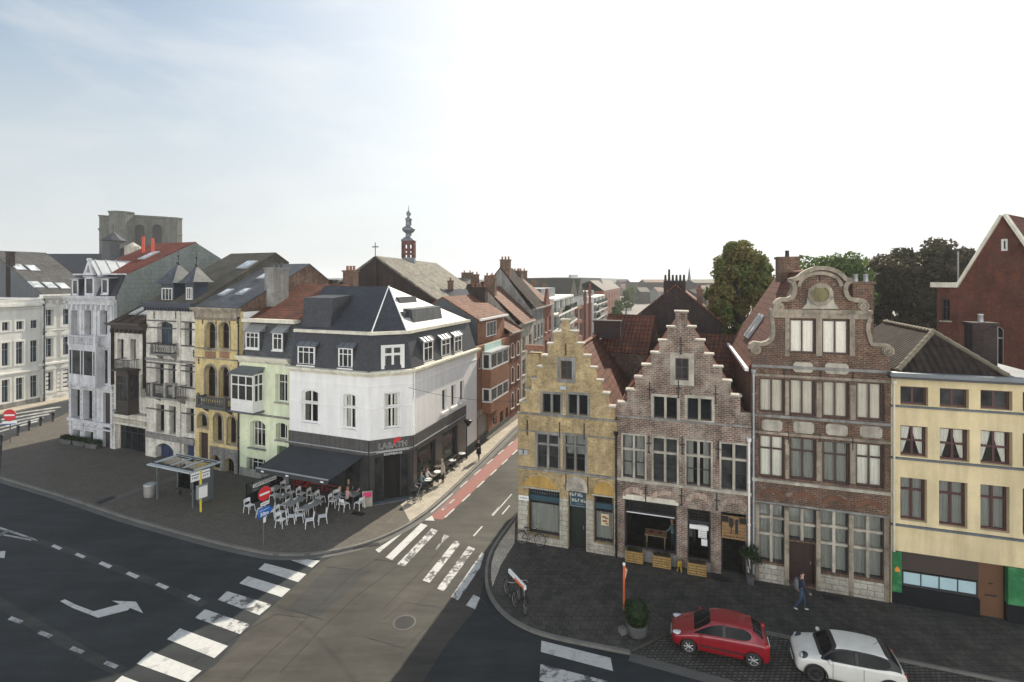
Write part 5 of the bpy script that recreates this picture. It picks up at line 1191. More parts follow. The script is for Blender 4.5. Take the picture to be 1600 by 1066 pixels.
q=M();sheet(q,[(b0-.15,-bo-.2,bz1+.02),(b1+.15,-bo-.2,bz1+.02),(b1+.15,.0,bz1+.42),(b0-.0,.0,bz1+.42)],.08);q.build('bay_roof',MAT['lead'],bay)
q=M();q.add([(b1,-bo,bz1),(b1,0,bz1),(b1,0,bz1+.36)],[(0,1,2)]);q.box(b0,b1,-bo*.9,0,bz0-.12,bz0);q.box(b0-.12,b1+.12,-bo-.1,0,bz0-.02,bz0+.08);q.build('bay_base',MAT['bluestone'],bay)
uE=E.W;k_,zt=E.dz(E.W*.5,425,503)
zmE=E.z(420,503,-.9);q=M();sheet(q,[(0,.25,zEe+.18),(E.W,.25,zEe+.18),(E.W,.95,zmE),(0,.95,zmE)],.08);q.build('mansard',MAT['slate'],E.root)
E.cornice(zmE,((.12,-.5),(.16,-.35)),ct,x0=.1,x1=E.W+.3)
q=M();q.box(.1,E.W+.3,.5,.9,zmE+.0,zmE+.25);q.build('gutter',ct,E.root)
for a,b,yt,yb,c in((384,405.6,518.5,545,3),(426,442.5,520,547.6,2)):u0,u1,z0,z1=E.F.rect(a,b,yt,yb,-.25);dormer(E.root,u0,u1,z0,z1,.2,wf,MAT['slate'],MAT['zinc'],1.0,cols=c,rise=.75,fw=.12)
kR,zR_=E.dz(E.W*.9,520,447)
q=M();sheet(q,[(.1,.7,zmE+.2),(E.W+.4,.7,zmE+.2),(E.W+.4,6.3,15.1),(.1,6.3,15.1)],.1);sheet(q,[(.1,12,zmE),(.1,6.3,15.1),(E.W+.4,6.3,15.1),(E.W+.4,12,zmE)],.1);q.build('roof',MAT['tile_redbrown'],E.root)
q=M();q.add([(.12,.6,zEe),(.12,11.5,zEe),(.12,11.5,zmE),(.12,6.2,15),(.12,.8,zmE)],[(0,4,3,2,1)]);q.add([(E.W+.3,.6,zEe),(E.W+.3,11.5,zEe),(E.W+.3,11.5,zmE),(E.W+.3,6.2,15),(E.W+.3,.8,zmE)],[(0,1,2,3,4)]);q.build('gable_wall',MAT['painted_white'],E.root)
skylight(E.root,(E.W-.2,5.2,14.5),(1,0,0),(0,5.6,15.1-zmE),(0,-(15.1-zmE),5.6),1.4,.8)
Y_=House('yellow_brick_house','narrow yellow glazed brick house with paired round arched windows','house',FL,304.5,374.5)
zY=Y_.z(340,486);bg_=MAT['brick_glazed']
surf('rust_trim',(.3,.16,.09),.8,.2,.2,.1,.1)
for a,b,yt,yb in((322,337,503,545),(343.6,358.5,503,545)):Y_.win(a,b,yt,yb,rise='semi',cols=1,rows=(.62,),fm=MAT['brown_frame'],rec=.35,sur=MAT['stone'],surw=.16,surp=.05)
for a,b,yt,yb in((321,337,571,621),(343.5,358.5,573,622)):Y_.win(a,b,yt,yb,rise='semi',cols=1,rows=(.7,),fm=MAT['brown_frame'],rec=.35,sur=MAT['stone'],surw=.16,surp=.05)
for a,b,yt,yb in((335,347.5,647,690),(356,369.5,651,694),(310,324,646,668)):Y_.win(a,b,yt,yb,rise='semi',cols=1,fm=MAT['dark_frame'],rec=.35,sur=MAT['stone'],surw=.14,surp=.05)
Y_.door(311,325,676,724,MAT['door_brown'])
for a,b,yt,yb in((330.5,344,711,733),(352,366,716,742)):Y_.win(a,b,yt,yb,rise='semi',cols=3,fm=MAT['dark_frame'],rec=.3)
Y_.wall([(0,0),(Y_.W,0),(Y_.W,zY),(0,zY)],bg_);Y_.body(9,zY-.05,MAT['painted_white'])
Y_.cornice(zY-.55,((.45,.08),(.12,.2),(.12,.35),(.12,.45)),MAT['stone'],ends=.2,dent=(.09,.12,.2,.12))
q=M();q.box(Y_.u(327),Y_.W-.01,-.04,-.002,0,Y_.z(350,700));q.build('plinth',MAT['ashlar_grey'],Y_.root)if False else None
for a,b,yt,yb in((321,337,549,560),(343.5,358.5,549,560)):u0,u1,z0,z1=Y_.F.rect(a,b,yt,yb);q=M();q.box(u0,u1,-.04,-.002,z0,z1);q.build('panel',MAT['rust_trim'],Y_.root)
Y_.band(Y_.z(340,547),.12,.07,MAT['stone']);Y_.band(Y_.z(340,562),.1,.06,MAT['stone'])
u0,u1=Y_.u(307,.8),Y_.u(352,.8);railing(Y_.root,max(u0,.1),u1,.8,0,Y_.z(330,637,.8),Y_.z(330,622,.8),MAT['stone_dark'],'stone',MAT['stone_dark'],pm=MAT['stone_dark'])
zpl=Y_.z(350,700);ua=Y_.u(328);q=M();q.slab([(ua,0),(Y_.W,0),(Y_.W,zpl),(ua,zpl)],[arch_pts(*[(lambda r:(r[0]-.02,r[1]+.02,max(.02,r[2]-.02),r[3]+.02))(Y_.F.rect(a,b,yt,yb))][0],rise=(Y_.u(b)-Y_.u(a))/2)for a,b,yt,yb in((330.5,344,711,733),(352,366,716,742))],-.04,-.002);q.build('plinth',MAT['ashlar_grey'],Y_.root)
for px,py in((317,497),(338,497),(359,497),(371,497),(311,560)):u,z=Y_.F.uz(px,py);anchor(Y_,u,z-.2,.5)
drain(Y_,Y_.W-.05,.2,zY-.6,MAT['iron'])
def big_roof(h,y_e,z_e,y_r,z_r,y_b,z_b,mat,x0,x1,side,side0=None,zbase=0,th=.1,name='roof'):
 q=M();sheet(q,[(x0,y_e,z_e),(x1,y_e,z_e),(x1,y_r,z_r),(x0,y_r,z_r)],th);sheet(q,[(x0,y_b,z_b),(x0,y_r,z_r),(x1,y_r,z_r),(x1,y_b,z_b)],th);q.build(name,mat,h.root)
 q=M();x=x1-.06;q.add([(x,y_e+.2,zbase),(x,y_b,zbase),(x,y_b,z_b-.05),(x,y_r,z_r-.05),(x,y_e+.2,z_e)],[(0,1,2,3,4)]);q.build('gable_wall',side,h.root)
 q=M();x=x0+.06;q.add([(x,y_e+.2,zbase),(x,y_b,zbase),(x,y_b,z_b-.05),(x,y_r,z_r-.05),(x,y_e+.2,z_e)],[(0,4,3,2,1)]);q.build('gable_wall',side0 or side,h.root)
kr,zr=Y_.dz(Y_.W,484,412);kb,zb_=Y_.dz(Y_.W,514,437)
big_roof(Y_,-.2,zY+.3,kr,zr,kb,zb_,MAT['slate'],0,Y_.W,MAT['brick_brown'],zbase=8)
dv=Vector((0,kr+.2,zr-zY-.3)).normalized();nn=Vector((0,-dv.z,dv.y))
for u_,kk in((1.0,.3),(2.9,.32),(2.2,.68)):skylight(Y_.root,Vector((u_,-.2,zY+.3)).lerp(Vector((u_,kr,zr)),kk),(1,0,0),dv,nn,.8,1.1)
ku,kz=Y_.dz(Y_.W+.3,432,421);chimney(Y_.root,Y_.W+.35,3.3,9,kz,1.1,1.5,MAT['stone_grey'],3,MAT['stone_dark']);
ku,kz=Y_.dz(Y_.W+2.6,527,431);chimney(E.root,E.W-1.2,8.2,12,16.2,1.1,.8,MAT['brick_brown'],3)
T=House('turret_house','cream stone house with dark stripes, two pointed slate turret dormers and balconies','house',FL,229,304.5)
zT=T.z(265,481);bc_=MAT['brick_cream'];P('door_blue',(.02,.035,.09),.45);surf('slate_wood',(.03,.04,.06),.5,.2,0,.1,.1)
kT=dict(fm=MAT['dark_frame'],rec=.4)
T.win(245.5,269.5,503,540,cols=3,rows=(.75,),rise=.2,pane=MAT['glass_blue'],**kT);T.win(288.6,300,504,541,cols=2,rows=(.75,),**kT)
for a,b,yt,yb in((243,256,567,603),(263,274,568,604),(289.5,301,569,606),(244,256.5,632,676),(264.5,274.5,635,679),(291,303,638,677)):T.win(a,b,yt,yb,cols=2,rows=(.72,),**kT)
T.door(243,271,693,724,MAT['door_blue'],rise=.5,leaf=2,rec=.5);T.door(287,303.5,684,726,MAT['door_blue'],rec=.4)
T.wall([(0,0),(T.W,0),(T.W,zT),(0,zT)],bc_,.5);T.body(9,zT-.05,bc_)
T.cornice(zT,((.14,.25),(.16,.45),(.16,.5)),MAT['slate_wood'],ends=.2,dent=(.12,.22,.25,.3))
for yl in(502,513,538,568,576,601,640):T.band(T.z(240,yl),.12,.014,MAT['stone_dark'])
for a,b in((229,243),(256.5,263),(274.5,289)):
 u0,u1=T.u(a),T.u(b);
T.band(T.z(240,563),.2,.14,MAT['stone_grey']);T.band(T.z(240,619),.28,.1,MAT['stone_light']);zg_=T.z(240,679);T.band(zg_-.3,.5,.12,MAT['stone_grey'])
railing(T.root,T.u(235,.8),T.u(266,.8),.8,0,T.z(250,553,.8),T.z(250,537,.8),MAT['iron'],'iron',MAT['stone_grey'])
railing(T.root,T.u(228,1.0),T.u(274,1.0),1.0,0,T.z(250,621,1.0),T.z(250,602,1.0),MAT['iron'],'iron',MAT['stone_grey'])
q=M()
for px in(237.5,257.5,272):u=T.u(px,1.0);q.box(u-.13,u+.13,-1.06,-.8,T.z(px,621,1.0),T.z(px,599,1.0))
q.build('balcony_post',MAT['stone_grey'],T.root)
for px,py in((241,492),(275,492),(274,552),(303,552)):u,z=T.F.uz(px,py);anchor(T,u,z,.6)
M().box(T.u(278),T.u(283),-.12,-.013,0,zT).build('pilaster',bc_,T.root)
def turret(h,a,b,ybt,ybb,apex,yap):
 u0,u1=h.u(a,-.4),h.u(b,-.4);z1=h.z((a+b)/2,ybt,-.4);z0=h.z((a+b)/2,ybb,-.4);d=u1-u0
 q=M();q.box(u0,u1,.4,.4+d*1.15,z0,z1);t=q.build('turret',MAT['slate_wood'],h.root)
 make_window(t,u0+.18,u1-.18,z0+.2,z1-.45,cols=3,fm=wf,rec=-.03,y0=.4,pane=MAT['glass_clear'],curtain=(cw,'full'),backing=False)
 mx_,my=(u0+u1)/2,.4+d*.575;kk,za=h.dz(mx_,apex,yap);e=.35;za=h.z(apex,yap,-my)
 q=M();base=[(u0-e,.4-e,z1),(u1+e,.4-e,z1),(u1+e,.4+d*1.15+e,z1),(u0-e,.4+d*1.15+e,z1)]
 mid=[(mx_+(p[0]-mx_)*.78,my+(p[1]-my)*.78,z1+(za-z1)*.16)for p in base];top=(mx_,my,za)
 for i in range(4):
  j=(i+1)%4;q.add([base[i],base[j],mid[j],mid[i]],[(0,1,2,3)]);q.add([mid[i],mid[j],top],[(0,1,2)])
 q.add(base,[(3,2,1,0)]);q.box(u0-e,u1+e,.4-e-.02,.4-e+.05,z1-.1,z1-.001);q.build('turret_roof',MAT['slate'],t)
 q=M();q.lathe([(.12,-.1),(.14,.1),(.03,.2),(.03,.6),(.1,.66),(.1,.72),(.02,.8),(.015,1.3)],(mx_,my,za),8);q.box(mx_-.18,mx_+.18,my-.015,my+.015,za+.95,za+.99);q.build('finial',MAT['iron'],t)
turret(T,251,271.5,442,473,287,412);turret(T,289,303,441,472,311,415)
kr,zr=T.dz(T.W,431,394.5);kb,zb_=T.dz(T.W,452,410)
big_roof(T,.0,zT+.45,kr,zr,kb,zb_,MAT['slate_olive'],0,T.W,MAT['slate_olive'],zbase=8)
dv=Vector((0,kr,zr-zT-.45)).normalized();nn=Vector((0,-dv.z,dv.y));skylight(T.root,Vector((T.W-1.1,0,zT+.45)).lerp(Vector((T.W-1.1,kr,zr)),.72),(1,0,0),dv,nn,1.3,1.5)
N2=House('dark_bay_house','low cream house with a dark wooden closed bay and deep dark eaves','house',FL,178,229)
zN=N2 .z(200,514)
for a,b,yt,yb in((183,193,530,561),(203.5,212,530,562),(225.5,228.4,530,563),(220,228.3,586,621)):N2 .win(a,b,yt,yb,cols=2,rows=(.72,),fm=MAT['dark_frame'],rec=.35)
ug0,ug1,_,ugz=N2 .F.rect(178.5,228,666,700);ug0=.12;ug1=N2 .W-.15;N2 .holes.append([(ug0,.05),(ug1,.05),(ug1,ugz),(ug0,ugz)])
make_window(N2 .root,ug0,ug1,.05,ugz,cols=5,rows=(.7,),fm=MAT['dark_frame'],rec=.4,fw=.14,pane=MAT['glass_dark'],name='shop_front')
N2 .wall([(0,0),(N2 .W,0),(N2 .W,zN),(0,zN)],MAT['brick_cream'],.45);N2 .body(9,zN-.05,MAT['brick_cream'])
N2 .cornice(zN,((.3,.25),(.12,.6),(.1,.75)),MAT['wood_dark'],ends=.2,dent=(.14,.5,.35,.4));N2 .band(N2 .z(200,661),.35,.15,MAT['stone_light']);N2 .band(N2 .z(200,646),.2,.1,MAT['stone_grey'])
bo=.9;b0,b1=N2 .u(181,bo),N2 .u(200,bo);z1,z0=N2 .z(190,580,bo),N2 .z(190,645,bo);b0=max(.1,b0)
q=M();q.box(b0,b1,-bo,0,z0,z0+(z1-z0)*.26);q.box(b0,b1,-bo,0,z1-.35,z1);q.box(b0-.25,b1+.25,-bo-.25,0,z1,z1+.12);q.box(b0-.1,b1+.1,-bo-.08,0,z0-.15,z0);bay=q.build('bay_window',MAT['wood_dark'],N2 .root)
make_window(bay,b0,b1,z0+(z1-z0)*.26,z1-.35,cols=3,rows=(.68,),fm=MAT['wood_dark'],rec=0,y0=-bo,pane=MAT['glass_soft'],fw=.1,bw=.1)
q=M();a_,b_=z0+(z1-z0)*.26,z1-.35
for y in(-bo+.08,-bo*.5,-.1):q.box(b1-.09,b1-.001,y,y+.09,a_,b_)
q.build('bay_side_frame',MAT['wood_dark'],bay);M().box(b1-.05,b1-.045,-bo+.1,0,a_,b_).build('pane',MAT['glass_soft'],bay)
railing(N2 .root,b0-.1,b1+.1,bo+.05,0,z1+.13,z1+1.0,MAT['iron'],'iron',MAT['wood_dark'],slab_h=.005)
kr,zr=N2 .dz(N2 .W,217+14,482);big_roof(N2,-.5,zN+.52,5.5,zN+3.6,10,zN,MAT['tile_dark'],0,N2 .W,MAT['brick_dark'],zbase=6)
dv=Vector((0,6.0,3.1)).normalized();nn=Vector((0,-dv.z,dv.y))
for u_ in(1.4,2.8):skylight(N2 .root,(u_,1.3,zN+1.48),(1,0,0),dv,nn,.9,1.3)
O=House('ornate_white_house','tall ornate white house with red tiled roof, slate hung side and a flat bay','house',FL,108,178)
zO=O.z(143,467.5);surf('painted_skylit',(.58,.585,.61),.7,.12,.3,.08,.1,stain=(.25,.24,.24),stain_amt=.6);pl=MAT['painted_skylit']  # white walls; the sky's bluish cast is put into the colour
kO=dict(fm=MAT['dark_frame'],rec=.45,cols=1,rows=(.75,),sur=pl,surw=.13,surp=.07)
for a,b,yt,yb in((112.5,122.5,485,523),(133,144,485,523),(157.5,169,485,523),(158,169.5,547,599),(112.5,126,608,653),(131,145.5,610,657),(114.5,126,671,691),(133.5,147,674,696)):O.win(a,b,yt,yb,**kO)
O.door(161,172,614,702,MAT['wood_dark'],panels=3)
O.wall([(0,0),(O.W,0),(O.W,zO),(0,zO)],pl,.5);
O.cornice(zO-.5,((.3,.1),(.2,.25),(.15,.5),(.15,.6)),pl,ends=.2,dent=(.2,.55,.5,.3))
for yl,hh,pp in((540,.15,.15),(604,.25,.2),(662,.3,.2),(669,.12,.12),(482,.1,.08)):O.band(O.z(143,yl),hh,pp,pl)
q=M()
for a in(109,125.5,148.5,173):q.box(O.u(a),O.u(a+3.2),-.09,-.004,O.z(a,604),O.z(a,478))
q.build('pilaster',pl,O.root)
q=M();z=.3
while z<O.z(143,606):
 for a in(109,127.5,147,173.5):
  q.box(O.u(a),O.u(a+3.5),-.08,-.005,z,z+.38)
 z+=.5
q.build('quoins',pl,O.root)
bo=.8;b0,b1=max(.1,O.u(107,bo)),O.u(149,bo);z1,z0=O.z(128,541,bo),O.z(128,601,bo)
q=M();q.box(b0,b1,-bo,0,z0,z0+(z1-z0)*.22);q.box(b0,b1,-bo,0,z1-.3,z1);q.box(b0-.1,b1+.1,-bo-.1,0,z0-.1,z0+.05);bay=q.build('bay_window',pl,O.root)
make_window(bay,b0,b1,z0+(z1-z0)*.22,z1-.3,cols=[.12,.45,.55,.9],rows=(),fm=pl,rec=0,y0=-bo,pane=MAT['glass_soft'],fw=.12,bw=.14)
M().box(b1-.12,b1-.001,-bo+.08,-.01,z0+(z1-z0)*.22,z1-.3).build('bay_side_frame',pl,bay)
railing(O.root,b0,b1,bo+.02,0,z1+.02,z1+.95,pl,'stone',pl,pm=pl,slab_h=.01)
zm0=zO+.3;kM,zm=.9,O.z(150,430,-.9)
q=M();sheet(q,[(0,.1,zm0),(O.W,.1,zm0),(O.W,.9,zm),(0,.9,zm)],.08);q.build('mansard',MAT['slate_dark'],O.root)
M().box(-.1,O.W+.15,.35,1.0,zm,zm+.14).build('gutter',pl,O.root)
for a,b,yt,yb in((112,122,436,461.5),(158,169,435,460)):u0,u1,z0,z1=O.F.rect(a,b,yt,yb,0);dormer(O.root,u0,u1,z0,z1,.0,pl,MAT['slate_dark'],MAT['zinc'],.95,cols=1,rows=(),rise=.15,fw=.16)
u0,u1,z0,z1=O.F.rect(132,147,432,462,0.05);dc=dormer(O.root,u0,u1,z0,z1,-.05,pl,pl,MAT['zinc'],1.2,cols=1,rows=(),rise=.1,fw=.22)
um=(u0+u1)/2;zt=z1+1.55
q=M();q.slab([(u0-.1,z1+.1),(u1+.1,z1+.1),(um,zt)],[[(um-.3,z1+.35),(um+.3,z1+.35),(um,z1+1.1)]],-.15,.1);q.box(um-.14,um+.14,-.2,.1,zt-.1,zt+.15);q.build('pediment',pl,dc)
q=M();sheet(q,[(u0-.3,0,z1+.1),(um,0,zt),(um,4.5,zt),(u0-.3,4.5,z1+.1)],.06);sheet(q,[(u1+.6,0,z1-.05),(u1+.6,4.5,z1-.05),(um,4.5,zt),(um,0,zt)],.06)
for i in range(5):y=.4+i*.9;q.loft([[(um,y,zt+.0),(um,y+.05,zt),(um,y+.05,zt+.07),(um,y,zt+.07)],[(u1+.6,y,z1-.05),(u1+.6,y+.05,z1-.05),(u1+.6,y+.05,z1+.03),(u1+.6,y,z1+.03)]])
q.build('dormer_roof',MAT['zinc'],dc)
kr,zr=O.dz(O.W,305.7,378);kb,zb_=O.dz(O.W,345,403)
q=M();sheet(q,[(0,1.0,zm+.1),(O.W,1.0,zm+.1),(O.W,kr,zr),(0,kr,zr)],.12);sheet(q,[(0,kb+2,zb_-2.),(0,kr,zr),(O.W,kr,zr),(O.W,kb+2,zb_-2)],.12);q.build('roof',MAT['tile_bright'],O.root)
brick('slate_hung',(.17,.2,.19),(.15,.175,.17),(.08,.09,.09),.6,.42,.012,.12,.15,(.2,.23,.22),.25,None,.3,.6)
q=M();x=O.W+.03;q.add([(x,.55,3),(x,kb,3),(x,kb,zb_-.08),(x,kr,zr-.08),(x,1.0,zm),(x,.2,zm0)],[(0,1,2,3,4,5)]);q.add([(.02,.55,0),(.02,kb,0),(.02,kb,zb_-.08),(.02,kr,zr-.08),(.02,1.0,zm),(.02,.2,zm0)],[(5,4,3,2,1,0)]);q.build('gable_wall',MAT['slate_hung'],O.root)
dv=Vector((0,kr-1,zr-zm)).normalized();nn=Vector((0,-dv.z,dv.y));skylight(O.root,Vector((O.W*.62,1,zm+.1)).lerp(Vector((O.W*.62,kr,zr)),.55),(1,0,0),dv,nn,1.0,1.8)
P('pipe_red',(.5,.06,.03),.6)
for t,hh in((.28,1.2),(.5,.7)):
 q=M();q.tube([(O.W*t,5.6,zr-1.2),(O.W*t,5.6,zr+hh*.45)],.13,10);q.build('flue',MAT['pipe_red'],O.root)
ww=House('brown_brick_wall','narrow brown brick side wall standing at the left end of the row','wall',FL,97,107.6)
zz=ww.z(102,489,-1.5);q=M();q.box(-.1,ww.W-.02,1.5,9,0,zz);q.box(.7,ww.W-.02,.3,1.498,0,3.3);q.build('wall',MAT['brick_brown'],ww.root);M().box(-.25,ww.W,1.35,9,zz,zz+.12).build('coping',MAT['stone_light'],ww.root)
class Blk:
 """a simple block standing on a facade plane given by two pixel columns and two depths"""
 def __init__(s,name,label,cat,pxl,Yl,pxr,Yr,group=None):
  a=Vector(((pxl-CX)/F*Yl,Yl));b=Vector(((pxr-CX)/F*Yr,Yr));s.F=Fac(a,b-a);s.W=(b-a).length;s.xl=pxl
  s.root=thing(name,label,cat,(a.x,a.y,0),s.F.rz,group);s.holes=[]
for m_ in('z','u','dz','hole','win','door','wall','body','band','cornice'):setattr(Blk,m_,getattr(House,m_))
def zat(px,py,Y):return H-(py-HY)*Y/F
wf=MAT['white_frame'];df=MAT['dark_frame']
Wd=Vector((.27,.963));fW=Fac((-60.5,60.5),Wd)
a=fW.u(-75);
class FB2(Blk):
 def __init__(s,name,label,cat,F_,pxl,pxr):
  s.F=F_.at(pxl);s.W=s.F.u(pxr);s.xl=pxl;s.root=thing(name,label,cat,s.F.loc,s.F.rz);s.holes=[]
surf('white_warm',(.74,.73,.68),.8,.08,.12,.04,.1,stain=(.5,.48,.42),stain_amt=.3)  # warm off-white wall colour
Wb=FB2('white_town_house','low white classical building with three rows of tall windows across the side street','house',fW,-70,62)
ws_=MAT['white_warm']
for k in range(-3,3):
 s0=k*22.3;
 for(a,b,yt,yb,hh)in((3.0,15,503.3,517,0),(2.5,15,536,572,1),(2.5,15,593.5,629,2)):
  a_,b_=a+s0,b+s0
  f_=(715-(a+b)/2)and 1
  u0,u1=Wb.F.u(a_),Wb.F.u(b_);z0,z1=Wb.F.z(9,yb),Wb.F.z(9,yt)
  Wb.holes.append([(u0,z0),(u1,z0),(u1,z1),(u0,z1)])
  mt=MAT['glass_blue']
  make_window(Wb.root,u0,u1,z0,z1,cols=2,rows=(.7,)if hh else(),fm=wf,rec=.25,pane=mt,sur=ws_,surw=.2,surp=.06,fw=.05,bw=.03)
zW=Wb.F.z(9,469);Wb.wall([(0,0),(Wb.W,0),(Wb.W,zW),(0,zW)],ws_,.35);Wb.body(12,zW-.1,ws_)
for y_,hh,pp in((480,.35,.45),(484,.2,.2),(586,.18,.15),(470,.12,.12)):Wb.band(Wb.F.z(9,y_),hh,pp,ws_)
Wb.band(.0,.7,.06,MAT['stone_grey'],name='plinth')
W2=FB2('white_ornate_house','white stuccoed house with crested windows and a vast grey slate roof with skylights','house',fW,62,150)
for xx in(0,27):
 for a,b,yt,yb in((71,83,484,509.5),(71,83,529,558),(71,82.5,581.5,611)):
  u0,u1=W2 .F.u(a+xx),W2 .F.u(b+xx);z0,z1=W2 .F.z(77,yb),W2 .F.z(77,yt);W2 .holes.append([(u0,z0),(u1,z0),(u1,z1),(u0,z1)])
  make_window(W2 .root,u0,u1,z0,z1,cols=2,rows=(.65,),fm=wf,rec=.3,pane=MAT['glass_blue'],sur=ws_,surw=.3,surp=.1,fw=.06)
  um=(u0+u1)/2;q=M();q.slab(arch_pts(u0-.3,u1+.3,z1+.3,z1+.95,.5),[],-.2,-.001);q.build('window_crest',ws_,W2 .root)
zW2=W2 .F.z(70,464);W2 .wall([(0,0),(W2 .W,0),(W2 .W,zW2),(0,zW2)],ws_,.35);W2 .body(14,zW2-.1,ws_)
W2 .cornice(zW2-.5,((.3,.2),(.3,.6),(.2,.8)),ws_,dent=(.2,.6,.4,.4));W2 .band(W2 .F.z(77,570),.25,.25,ws_);W2 .band(W2 .F.z(77,517),.1,.15,ws_)
z=.5
q=M()
while z<W2 .F.z(77,575):q.box(.1,.9,-.08,-.002,z,z+.35);q.box(1.9,3.1,-.08,-.002,z,z+.35);z+=.55
q.build('rustication',ws_,W2 .root)
eL=W2 .F;lw=lambda u,y,z:(u,y,z)
u_r=W2 .W;k1,zr1=W2 .dz(2.0,72,395);
e0,e1=.3,u_r
kd,zrr=W2 .dz(e1,72,395);W2 .F and None
q=M();sheet(q,[(e0,-.5,zW2+.1),(e1,-.5,zW2+.1),(e1,kd,zrr),(e0,kd,zrr)],.15);sheet(q,[(e0,kd*2,zW2),(e0,kd,zrr),(e1,kd,zrr),(e1,kd*2,zW2)],.15);ro=q.build('roof',tiles('slate_grey',(.1,.1,.1),(.08,.08,.082),.35,.28,(.13,.13,.12),.4,.85,pan=False),W2 .root)
brickd=MAT['brick_dark'];q=M();q.add([(e0+.05,-.4,0),(e0+.05,kd*2,0),(e0+.05,kd*2,zW2),(e0+.05,kd,zrr-.1),(e0+.05,-.4,zW2)],[(4,3,2,1,0)]);q.build('gable_wall',MAT['slate_plain'],W2 .root)  # gable in shade; the shade is put into its dark colour
dv=Vector((0,kd+.5,zrr-zW2)).normalized();nn=Vector((0,-dv.z,dv.y))
for px,py in((29,418),(51,420),(56,446),(78,447),(98,448),(36,443)):
 best=None
 for i in range(60):
  t=i/60;y=-.5+(kd+.5)*t;z_=zW2+.1+(zrr-zW2-.1)*t
  Fo=Fac(W2 .F.P-W2 .F.n*y,W2 .F.d);u_,zz=Fo.uz(px,py)
  if best is None or abs(zz-z_)<best[0]:best=(abs(zz-z_),u_,y,z_)
 if best[1]>e0+.3:skylight(W2 .root,(best[1],best[2],best[3]+.02),(1,0,0),dv,nn,1.1,1.5)
chimney(W2 .root,e0+.3,W2 .dz(e0,12,410)[0],10,W2 .dz(e0,12,395)[1],.5,.9,MAT['brick_dark'],0)
Cf=Blk('church_nave','dark slate church roof with a small octagonal turret and cross, behind the white houses','church',20,118,175,118)
zr_=zat(0,396,124);ze_=13
q=M();sheet(q,[(0,0,ze_),(Cf.W,0,ze_),(Cf.W,8,zr_),(0,8,zr_)],.3);sheet(q,[(0,16,ze_),(0,8,zr_),(Cf.W,8,zr_),(Cf.W,16,ze_)],.3);q.build('roof',MAT['slate_dark'],Cf.root)
q=M();q.box(0,Cf.W,.2,15.8,0,ze_);q.build('wall',MAT['stone_grey'],Cf.root)
q=M();uc=(135-20)/155*Cf.W;yb=8;q.lathe([(2.4,zr_-3),(2.4,zat(0,381,126)+.6),(2.9,zat(0,381,126)+.7),(1.7,zat(0,375,126)+.6),(.15,zat(0,363,126))],(uc,yb,0),8,sm=False,rot=R(22.5));t_=q.build('turret',MAT['slate_dark'],Cf.root)
q=M();zt=zat(0,363,126);q.box(uc-.08,uc+.08,yb-.08,yb+.08,zt,zt+2);q.box(uc-.6,uc+.6,yb-.06,yb+.06,zt+1.2,zt+1.35);q.build('cross',MAT['iron'],t_)
q=M();q.lathe([(1.7,zr_-3),(1.7,zat(0,385,126)),(.2,zat(0,381,126)+.4)],(uc+4.0,yb+1,0),8,sm=False);q.build('stair_turret',MAT['stone_light'],Cf.root)
surf('tower_stone',(.125,.13,.11),.9,.3,.35,.15,.3,stain=(.1,.1,.09),stain_amt=.6)
Yt=165;Tw=Blk('church_tower','massive flat topped unfinished stone church tower with two tall louvred arches','tower',170,Yt,262,Yt+9)
ts=MAT['tower_stone'];zt=zat(0,337,Yt+4)
for a,b in((211,225.5),(238.5,253)):Tw.win(a,b,351,412,rise=1.6,cols=1,rows=[.2,.4,.6,.8],fm=MAT['iron'],pane=MAT['iron'],rec=2.0,fw=.2,bw=.15)
Tw.wall([(0,0),(Tw.W,0),(Tw.W,zt),(0,zt)],ts,2.0);q=M();q.box(.0,Tw.W,2.6,19,0,zt-.3);q.build('core',ts,Tw.root)
def turr(px0,px1,off,zt_,seg=8,nm='buttress_tower'):
 uc=(Tw.u(px0,off)+Tw.u(px1,off))/2;r_=abs(Tw.u(px1,off)-Tw.u(px0,off))/2;q=M()
 q.lathe([(r_,0),(r_,zt_*.62),(r_*1.04,zt_*.625),(r_*1.04,zt_*.64),(r_*.98,zt_*.645),(r_*.98,zt_-6),(r_*1.03,zt_-5.8),(r_*.97,zt_-5.5),(r_*.97,zt_-.6),(r_*1.05,zt_-.4),(r_*1.05,zt_)],(uc,.5,0),seg,sm=False,rot=R(22.5));return q.build(nm,ts,Tw.root)
turr(168,211,.0,zat(0,330,Yt));turr(256,286,.0,zat(0,340,Yt+9));
q=M();u0=Tw.u(154);q.box(u0,Tw.u(172),2,9,0,zat(0,337,Yt));q.box(u0-.3,Tw.u(172),1.7,9.2,zat(0,359,Yt),zat(0,357,Yt));q.box(u0-.3,Tw.u(172),1.7,9.2,zat(0,337,Yt),zat(0,336,Yt));q.build('side_buttress',ts,Tw.root)
q=M();q.box(0,Tw.W,-.5,-.001,zt-.5,zt+.2);q.box(0,Tw.W,-.4,-.001,zt*.64,zt*.64+.4);q.build('parapet',ts,Tw.root)
for a in(228,233):q=M();q.box(Tw.u(a),Tw.u(a+1.5),-.6,-.002,10,zt-1.5);q.build('buttress',ts,Tw.root)
Ch=Blk('spired_church','church with lichen covered slate roof and a slim baroque ridge turret behind the cafe','church',586.4,62,682,90)
zr=(zat(0,400,62)+zat(0,411.5,90))/2;zr=H+2.9;hw=8;ze=12.9
q=M();sheet(q,[(0,-hw,ze),(Ch.W,-hw,ze),(Ch.W,0,zr),(0,0,zr)],.2);sheet(q,[(0,hw,ze),(0,0,zr),(Ch.W,0,zr),(Ch.W,hw,ze)],.2);q.build('roof',MAT['slate_old'],Ch.root)
